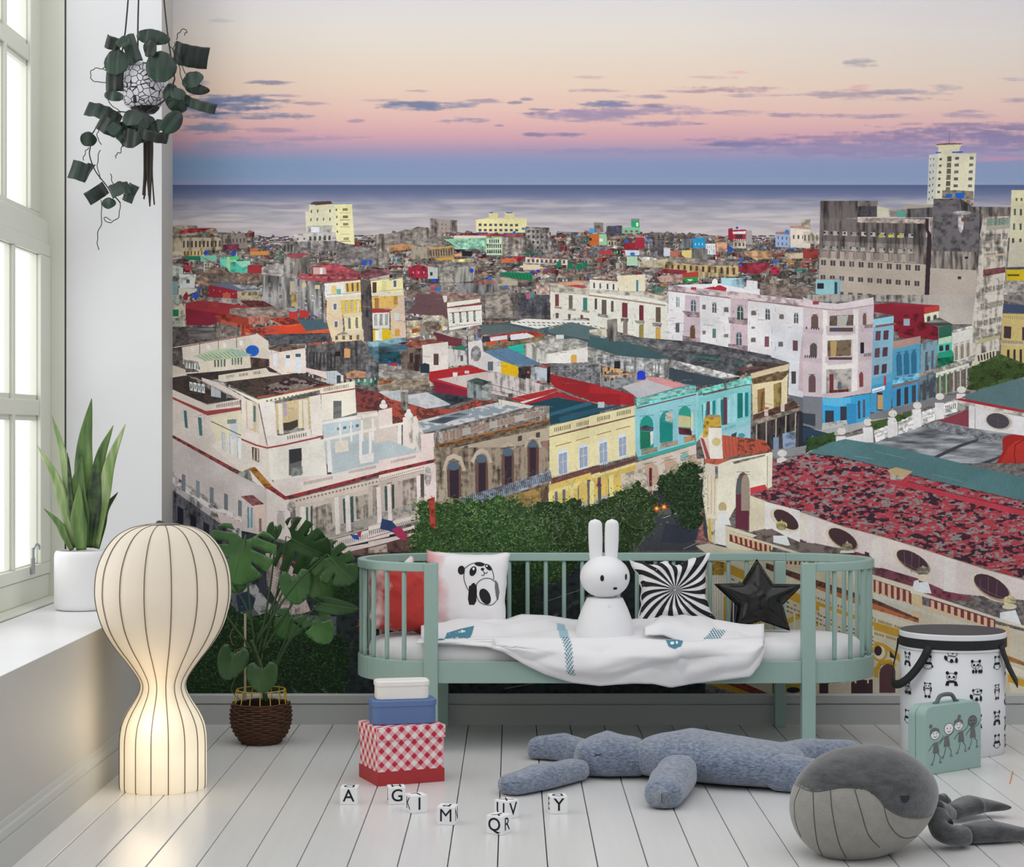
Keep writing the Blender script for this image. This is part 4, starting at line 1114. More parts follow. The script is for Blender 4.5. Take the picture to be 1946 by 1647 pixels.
CITY_D = '''
o 720 620 4.633
# roofs in the middle
p d8d4cc - 560,0 610,0 600,30 560,40
p a09890 d 0,300 450,420 450,520 0,540
p ddd3ca b 380,165 608,135 612,395 440,410 385,330
p 8c4c3c d 240,160 480,125 600,130 385,165 330,200
q 5e4440 - 482,240,525,340
p 7c6a60 s 180,200 385,190 385,400 200,380
q 40282c - 270,235,302,320
q 40282c - 318,250,352,395
p 4f6f80 h 0,160 250,160 230,210 150,260 0,250
p 24505c m 0,230 180,220 200,330 0,330
e 2458b8 - 92,312,16,14
p a83440 - 75,330 165,315 168,350 100,345
p 283844 - 365,335 405,322 445,335 445,410 365,410
p 70343c b 480,60 730,110 730,185 610,165 610,135 520,130
p 1f7f64 b 640,190 740,165 775,190 760,210
p cfc8c4 s 610,195 780,220 780,340 610,350
p d3ccca b 785,135 905,120 920,220 1080,300 1080,410 940,390 790,330
e a8a4a4 m 855,240,45,70
q 5c6670 - 958,310,1005,390
q 585c60 - 718,255,742,305
l 3a3034 1.6 778,85 785,330
p e6b40c b 1078,302 1228,335 1225,450 1075,410
p 587c9c b 915,215 1140,195 1200,215 1420,325 1230,355 1070,300
l 48647c .9 1000,215 1200,340
p 1fb8a0 b 1135,180 1275,155 1280,255 1200,215 1140,195
p cfcbc2 S 1280,160 1340,170 1480,210 1480,330 1420,325 1285,260
p a4a29a d 1340,150 1520,100 1820,150 1830,185 1480,240
p e0dcd3 b 1480,245 1840,180 1840,320 1500,325
q e0a848 - 1692,262,1742,330
e e0a848 - 1717,264,25,16
q d4d4d0 - 1560,75,1628,112
p 8c8880 d 1840,180 1946,200 1946,320 1840,320
p 3c3436 d 1230,365 1340,345 1340,460 1230,445
e e05848 - 1315,405,10,12
p bcc4cc s 1335,350 1480,370 1480,495 1335,460
p 3a3436 s 1480,360 1510,350 1510,500 1480,495
p 77777a d 1510,330 1946,310 1946,520 1510,440
w 2c2c2e vj 12 4 .3 .2 1510,350 1946,330 1946,480 1510,430
# red terrace
p b7242a b 445,400 790,345 930,385 960,395 560,460 470,500 440,470
p c9b8b2 b 500,465 960,398 1560,545 1180,630 780,550
p cfc3bf s 960,400 1075,410 1230,450 1540,540 1180,625 960,560
p 8c2038 b 480,475 780,550 780,620 490,590
p c02a34 - 470,460 500,460 790,545 785,562 480,475
p 3f5058 m 480,580 780,620 830,640 620,680 470,600
p b82c2c b 1145,635 1550,545 1580,560 1280,680
p d8d0cc - 1240,665 1540,590 1555,605 1270,680
p 9f2228 b 1510,420 1946,520 1946,680 1560,545 1510,490
p ab2430 b 1270,680 1570,575 1946,690 1760,660 1560,620 1350,700
l b8a8a0 .8 1560,545 1700,610 1930,680
p 8f9a9a s 775,480 860,455 985,490 985,650 780,625
p 40524f d 775,480 860,452 990,492 905,525
p a8aca8 m 905,525 985,495 990,640 910,655
l 4c4444 .8 990,510 1350,610
l 4c4444 .7 990,560 1350,640
q 4c5050 - 1140,590,1180,628
q dfdfdc - 650,405,692,442
q c8c8c8 - 755,390,795,415
# weathered roofs
p 8a7c6a d 0,460 430,450 450,560 200,560 0,570
p b86848 m 0,480 140,465 100,500 0,515
p b84c3c t 0,590 200,620 400,720 640,730 850,650 1060,660 860,740 480,800 120,860 0,700
p b4bcc2 w 0,580 190,560 260,600 430,580 640,690 420,725 300,690 100,640
p 3c444c m 440,590 600,610 830,640 620,700 640,670
p 8c9aa4 w 340,835 640,760 1060,665 1340,700 720,860 370,945
p 6c7884 h 420,840 700,760 800,770 560,860
p ddd5c6 b 1050,640 1360,700 1330,725 1060,680
p 9c9890 s 190,560 255,555 262,740 200,740
q b0aca4 - 185,555,262,580
# villa end piers
p ead8d0 b 0,740 115,715 120,860 0,890
p ead9d0 b 210,800 330,790 345,1110 210,1130
p e8ddd2 s 250,800 330,790 400,950 400,1110 280,1120
e e8e4e0 - 40,700,36,26
e e8e4e0 - 40,672,20,26
e e8e4e0 - 262,780,38,26
e e8e4e0 - 262,752,20,26
p eee4dc b 0,880 225,840 225,862 0,905
p dcccc0 b 0,905 160,875 170,1040 0,1020
q eeeae4 - 165,860,200,1060
p b9c5c9 b 0,1020 90,1000 370,1110 280,1150 0,1180
p e8d2cc b 370,950 490,935 490,1170 440,1120 370,1110
p e8d4cc b 0,1180 490,1080 500,1165 0,1290
w 7c6c66 - 20 1 .4 .7 105,1180 325,1130 328,1160 105,1210
p ac383c t 0,1280 500,1165 545,1180 0,1310
p e6d4c8 b 0,1310 545,1185 500,1220 400,1260 0,1360
w 8a7466 - 22 1 .5 .35 0,1335 400,1225 400,1250 0,1360
p c9b8ac b 0,1365 400,1262 500,1240 510,1483 0,1483
p c4b0a2 s 0,1390 320,1310 330,1483 0,1483
q ecdcd6 - 330,1315,362,1483
w 3e5450 v 2 1 .35 1 30,1400 145,1370 148,1483 35,1483
p e8d0ca b 400,1250 500,1220 510,1483 400,1483
e a8a09a d 435,1320,32,90
# grey-brown palace
p a3907c sd 480,1060 1500,860 1500,1300 1030,1483 510,1483
p b5a48e b 500,1100 1500,890 1500,1000 520,1180
p a0968e sd 480,945 1340,720 1500,700 1505,810 1220,860 700,1010 490,1050
p b8afa4 b 530,950 1420,735 1420,790 560,1010
w 8a5a48 v 14 1 .5 .9 560,935 735,895 735,970 560,1010
w 8a5a48 v 14 1 .5 .9 805,880 970,840 975,905 810,945
w 8a5a48 v 14 1 .5 .9 1045,825 1195,790 1200,850 1045,880
w 8a5a48 v 12 1 .5 .9 1275,770 1420,740 1425,790 1275,820
p 8c5c38 t 490,1040 1500,810 1500,835 900,990 500,1075
l c07838 1.6 540,1035 1500,815
p 6e6050 d 500,1075 1500,840 1500,870 510,1110
w 4a443e vj 6 1 .22 1 530,1100 1480,920 1480,965 530,1150
p c3b29c b 560,1250 600,1170 660,1140 720,1160 760,1240 760,1280 560,1290
p c3b29c b 810,1190 850,1110 910,1075 970,1110 1000,1180 1000,1220 810,1240
p c3b29c b 1045,1130 1080,1050 1140,1015 1200,1050 1225,1120 1225,1160 1045,1170
p c3b29c b 1275,1070 1300,1000 1355,960 1410,990 1435,1060 1435,1100 1275,1110
p a4947e b 590,1260 620,1200 660,1175 705,1195 735,1250
p a4947e b 835,1200 865,1135 910,1100 955,1135 980,1190
p a4947e b 1070,1140 1095,1075 1140,1045 1185,1070 1205,1130
p a4947e b 1295,1080 1315,1015 1355,985 1400,1010 1415,1060
w 6c5048 a 1 1 1 1 595,1190 720,1180 722,1483 600,1483
w 6c5048 a 1 1 1 1 848,1130 960,1118 965,1483 852,1483
w 6c5048 a 1 1 1 1 1083,1070 1192,1058 1195,1400 1085,1430
w 6c4440 a 1 1 1 1 1305,1005 1408,995 1410,1335 1308,1365
w 3a2c38 - 1 1 1 1 620,1265 700,1258 700,1483 622,1483
w 3a2c38 - 1 1 1 1 875,1205 940,1198 940,1483 878,1483
w 3a2c38 - 1 1 1 1 1108,1145 1170,1138 1172,1400 1110,1415
w 3a2c38 - 1 1 1 1 1328,1080 1388,1072 1388,1335 1330,1345
e 54687c - 657,1228,50,36
e 54687c - 905,1165,46,36
e 54687c - 1138,1105,44,34
e 54687c - 1356,1042,42,32
w b4a48e s 2 1 .2 1 730,1260 840,1240 845,1483 740,1483
w b4a48e s 2 1 .2 1 975,1200 1075,1180 1078,1460 985,1483
w b4a48e s 2 1 .2 1 1215,1140 1295,1120 1298,1390 1220,1410
q 9c7468 - 1445,1010,1490,1300
p 8890a0 d 880,1470 1500,1290 1530,1340 1100,1483 900,1483
w 34303a - 30 1 .25 1 900,1455 1500,1265 1530,1310 960,1483
# teal flat roof right
p 1f4656 b 1290,690 1560,625 1946,690 1946,780 1510,865 1500,700
p 2c6478 b 1510,760 1850,660 1880,690 1510,790
p 28586c b 1580,800 1946,710 1946,750 1600,850
# yellow building
p dfd2a0 b 1500,880 1946,770 1946,850 1500,970
w 6c644c - 9 1 .45 .8 1540,890 1690,855 1690,905 1540,935
w 6c644c - 9 1 .45 .8 1735,845 1865,815 1865,865 1735,890
p e4d8a0 b 1500,975 1946,865 1946,1270 1500,1390
l 8c4c40 1.6 1500,975 1946,868
l 9c5040 1.2 1555,1055 1695,1018
l 9c5040 1.2 1735,1005 1872,968
p cfd8e4 b 1575,1100 1620,1080 1665,1095 1670,1310 1578,1325
w 9aa6bc x 1 1 1 1 1585,1130 1655,1110 1658,1290 1590,1300
p cfd8e4 b 1758,1050 1800,1035 1842,1048 1845,1250 1760,1270
w 9aa6bc x 1 1 1 1 1768,1080 1835,1062 1838,1230 1772,1245
p 7c4440 b 1510,1340 1946,1215 1946,1260 1520,1410
w 46424a - 26 1 .18 1 1530,1320 1946,1215 1946,1265 1530,1390
p e0c060 b 1510,1415 1946,1290 1946,1483 1510,1483
p ead88c - 1510,1410 1946,1280 1946,1305 1510,1440
w 6c7480 v 3 1 .3 1 1620,1440 1946,1370 1946,1483 1620,1483
o 1120 620 4.633
# roofs right of centre
p 8c8c86 d 30,200 700,290 710,470 540,460 240,370 30,330
p 3f5c60 b 40,190 240,130 510,180 530,200 700,270 560,300 260,260
p b4b4b4 Sd 60,240 720,300 700,450 500,440 60,320
q 2c282c - 220,305,272,370
w 6c6460 vj 6 1 .3 1 540,330 710,310 710,470 540,450
p 54565a d 520,190 1180,240 1420,320 1200,470 940,420 720,290
p 8c8a88 d 720,290 1150,400 1200,470 700,360
p c8c4c0 d 760,300 1330,440 1200,460 950,400
p 1f7c64 - 880,245 1150,290 1120,300 960,270
p 1f7c64 - 1230,315 1380,325 1330,335
p 74504c t 1280,385 1500,340 1740,330 1400,415
p 504844 m 1400,300 1750,325 1700,345 1450,360
p 67676a d 245,80 700,130 1750,320 1720,335 1100,250 500,150 250,110
p 3c4a54 b 705,365 1200,470 1180,495 950,530 860,515 700,460
p 7c8490 b 540,460 930,520 730,560 430,640 380,600 285,540
p b8b4b8 b 285,530 510,450 740,545 430,635
p d08c8c b 510,445 620,450 860,520 740,545 510,470
l e89060 1.2 285,525 500,470
p 94989c m 110,490 420,440 510,460 290,530 230,550 120,520
e 1f38d0 b 456,420,35,32
q 1f38d0 b 421,405,491,470
l c8ccd0 .9 95,320 105,560
l 3c3c3c .8 190,460 190,580
l 3c3c3c .8 10,400 10,530
l 3c3c3c .8 905,400 910,500
l 3c3c3c .8 755,390 760,480
p b3242c b 0,505 390,600 392,700 0,650
p 9e2028 b 0,590 270,600 275,700 0,660
p 2c5064 b 0,740 250,690 270,700 0,780
q b8c4c8 - 75,665,132,715
# yellow building right end
p e4d7a4 b 0,790 410,695 415,780 0,880
w 6c644c - 8 1 .45 .8 65,795 185,770 185,815 65,845
w 6c644c - 8 1 .45 .8 240,750 365,725 365,770 240,795
l 8c4c40 1.6 0,888 415,785
p e8dca6 b 0,895 415,790 405,1140 0,1240
l 9c5040 1.2 65,955 190,922
l 9c5040 1.2 235,908 360,878
p d2dae8 b 82,1010 120,990 162,1005 165,1210 85,1225
w 9aa6bc x 1 1 1 1 92,1040 155,1020 158,1190 95,1205
p d2dae8 b 255,960 290,945 328,958 330,1145 255,1165
w 9aa6bc x 1 1 1 1 262,990 322,972 325,1130 266,1145
p 74403c b 0,1280 400,1160 405,1185 0,1310
w 46424a - 24 1 .2 1 0,1235 400,1130 400,1165 0,1300
p e4c468 b 0,1330 410,1200 420,1483 0,1483
p ead88c - 0,1320 410,1195 410,1215 0,1345
w 5c5460 v 2 1 .25 1 30,1360 270,1310 270,1483 30,1483
p 7c2c50 - 80,1355 105,1400 60,1400
# turquoise palace
p 8cccd4 b 400,710 940,560 945,960 930,1020 440,1180 405,1100
p 5cc4b8 d 410,640 935,515 940,580 420,700
p 9cd4c8 m 425,650 935,530 935,560 430,680
l 6c4440 2 420,720 940,598
p 8cd0e0 b 440,870 460,800 510,765 560,790 590,860 590,1130 440,1150
p 8cd0e0 b 610,800 650,740 690,725 740,760 745,1060 612,1100
p 8cd0e0 b 770,760 800,700 850,680 910,720 915,1020 775,1060
w 1f9a8a a 1 1 1 1 445,790 562,780 565,1070 448,1085
w 1f9a90 a 1 1 1 1 620,750 733,738 735,1010 622,1030
w 2aa088 a 1 1 1 1 785,705 892,695 895,935 790,945
p 5c5c64 m 445,890 500,870 565,890 560,920 445,920
p 1f7c5c b 450,925 535,930 535,1060 455,1080
p dcd8d4 - 535,930 562,920 562,1030 540,1050
p 1a9088 b 622,840 735,860 735,1005 622,1025
p c8c0b0 m 670,760 733,755 733,850 670,830
p d0c890 b 785,780 892,795 892,890 785,885
p 6c2c38 m 785,890 900,905 900,960 790,950
p c49868 m 830,975 935,950 935,1000 835,1030
p e0d4b0 - 895,770 915,765 915,910 895,920
p 9c9078 m 455,1085 600,1060 600,1100 460,1135
p a89c88 m 625,1030 780,1000 780,1040 620,1080
p 3cb0a0 b 430,1150 940,1010 945,1035 440,1180
p 8cd4d8 b 940,580 1000,560 1005,960 940,1020
# its right part
p 6cc8bc d 950,560 1180,500 1195,540 960,610
p 7ccfc4 d 1200,500 1430,430 1430,510 1210,560
p 7ccccc b 960,620 1425,510 1420,980 1160,960 1165,880 1040,780 1000,960 950,1000
l 6c4440 1.6 960,605 1425,508
p 1f8c90 b 990,690 1110,650 1110,780 1040,780 1000,900
p 1a7c80 b 1150,650 1240,620 1240,860 1165,870
p 168078 b 1305,590 1350,585 1350,800 1305,810
p 1c848c b 1365,585 1400,580 1400,790 1370,795
q 6c3c4c - 1180,625,1215,865
q 6c4450 - 1035,660,1062,775
p 9cdce4 b 1215,615 1245,610 1250,850 1215,860
p 9cdce4 b 1250,600 1300,585 1300,840 1255,850
p 9cdce4 b 1350,580 1368,578 1370,800 1350,800
p 9cdce4 b 1120,640 1155,632 1155,780 1125,780
p 9cdce4 b 1062,660 1085,655 1085,780 1062,780
p 9cdce4 b 1000,680 1030,672 1020,800 1000,900
p 8ccfd8 b 1160,880 1420,800 1420,840 1165,930
w 5c8c98 - 18 1 .4 .6 1170,890 1290,850 1290,890 1170,930
p 9cccd8 b 1165,940 1420,850 1420,985 1165,965
p 3c6478 m 1250,950 1300,930 1290,970 1250,970
e 3c98b0 - 1340,960,30,20
# lower arches under it
p d4c4b4 b 410,1200 940,1040 945,1180 1000,1200 1000,1320 640,1420 420,1483
w d0a08c a 1 1 1 1 470,1215 555,1190 560,1483 475,1483
w c8a890 a 1 1 1 1 640,1165 730,1140 735,1320 650,1420
w 8cb4ac a 1 1 1 1 800,1120 875,1095 875,1240 810,1260
p 6c2c38 - 525,1245 552,1240 552,1483 528,1483
p d0a050 - 685,1215 720,1205 722,1290 688,1290
# old ochre building
p e0cfa4 b 1430,500 1750,370 1740,700 1440,830
p d8c098 b 1420,415 1755,330 1755,375 1430,460
p 7c6444 d 1430,460 1780,380 1700,470 1440,510
p 9c7444 s 1480,560 1545,540 1545,740 1482,760
p a88c4c s 1622,510 1690,490 1692,700 1625,720
p 5c4038 d 1440,780 1740,680 1850,640 1860,710 1440,830
p 8c8074 d 1430,830 1860,710 1870,740 1440,880
q d4c4b4 - 1540,720,1575,790
q d4c4b4 - 1685,680,1718,750
q d4c4b4 - 1838,640,1865,700
q c46848 - 1535,712,1580,730
q c46848 - 1830,625,1875,645
p 4c4444 s 1430,880 1860,740 1850,1060 1560,1110 1430,900
w b4a494 - 5 1 .14 1 1430,880 1860,745 1850,1060 1430,1080
q 7c94b4 - 1620,975,1668,1090
p 8ca4c4 m 1700,945 1815,915 1810,1060 1705,1080
p 8c8c90 b 1560,1090 1850,1060 1946,1040 1946,1120 1640,1160
# big white right edge (ends behind)
p d4d4da b 1600,0 1946,0 1946,640 1750,600 1760,320 1600,270
w 6c4850 v 1 1 1 1 1792,125 1834,128 1834,215 1792,215
w 7a4c54 v 1 1 1 1 1545,90 1583,92 1583,180 1545,180
w 6c6664 a 1 1 1 1 1665,135 1705,137 1705,180 1665,178
p c4acb4 b 1885,0 1946,0 1946,600 1840,560 1850,310
q 4c484c - 1778,395,1818,505
p 6c6c74 b 1750,600 1946,640 1946,860 1860,800 1850,700
p 2c3038 b 1850,740 1946,800 1946,1040 1840,1060
'''
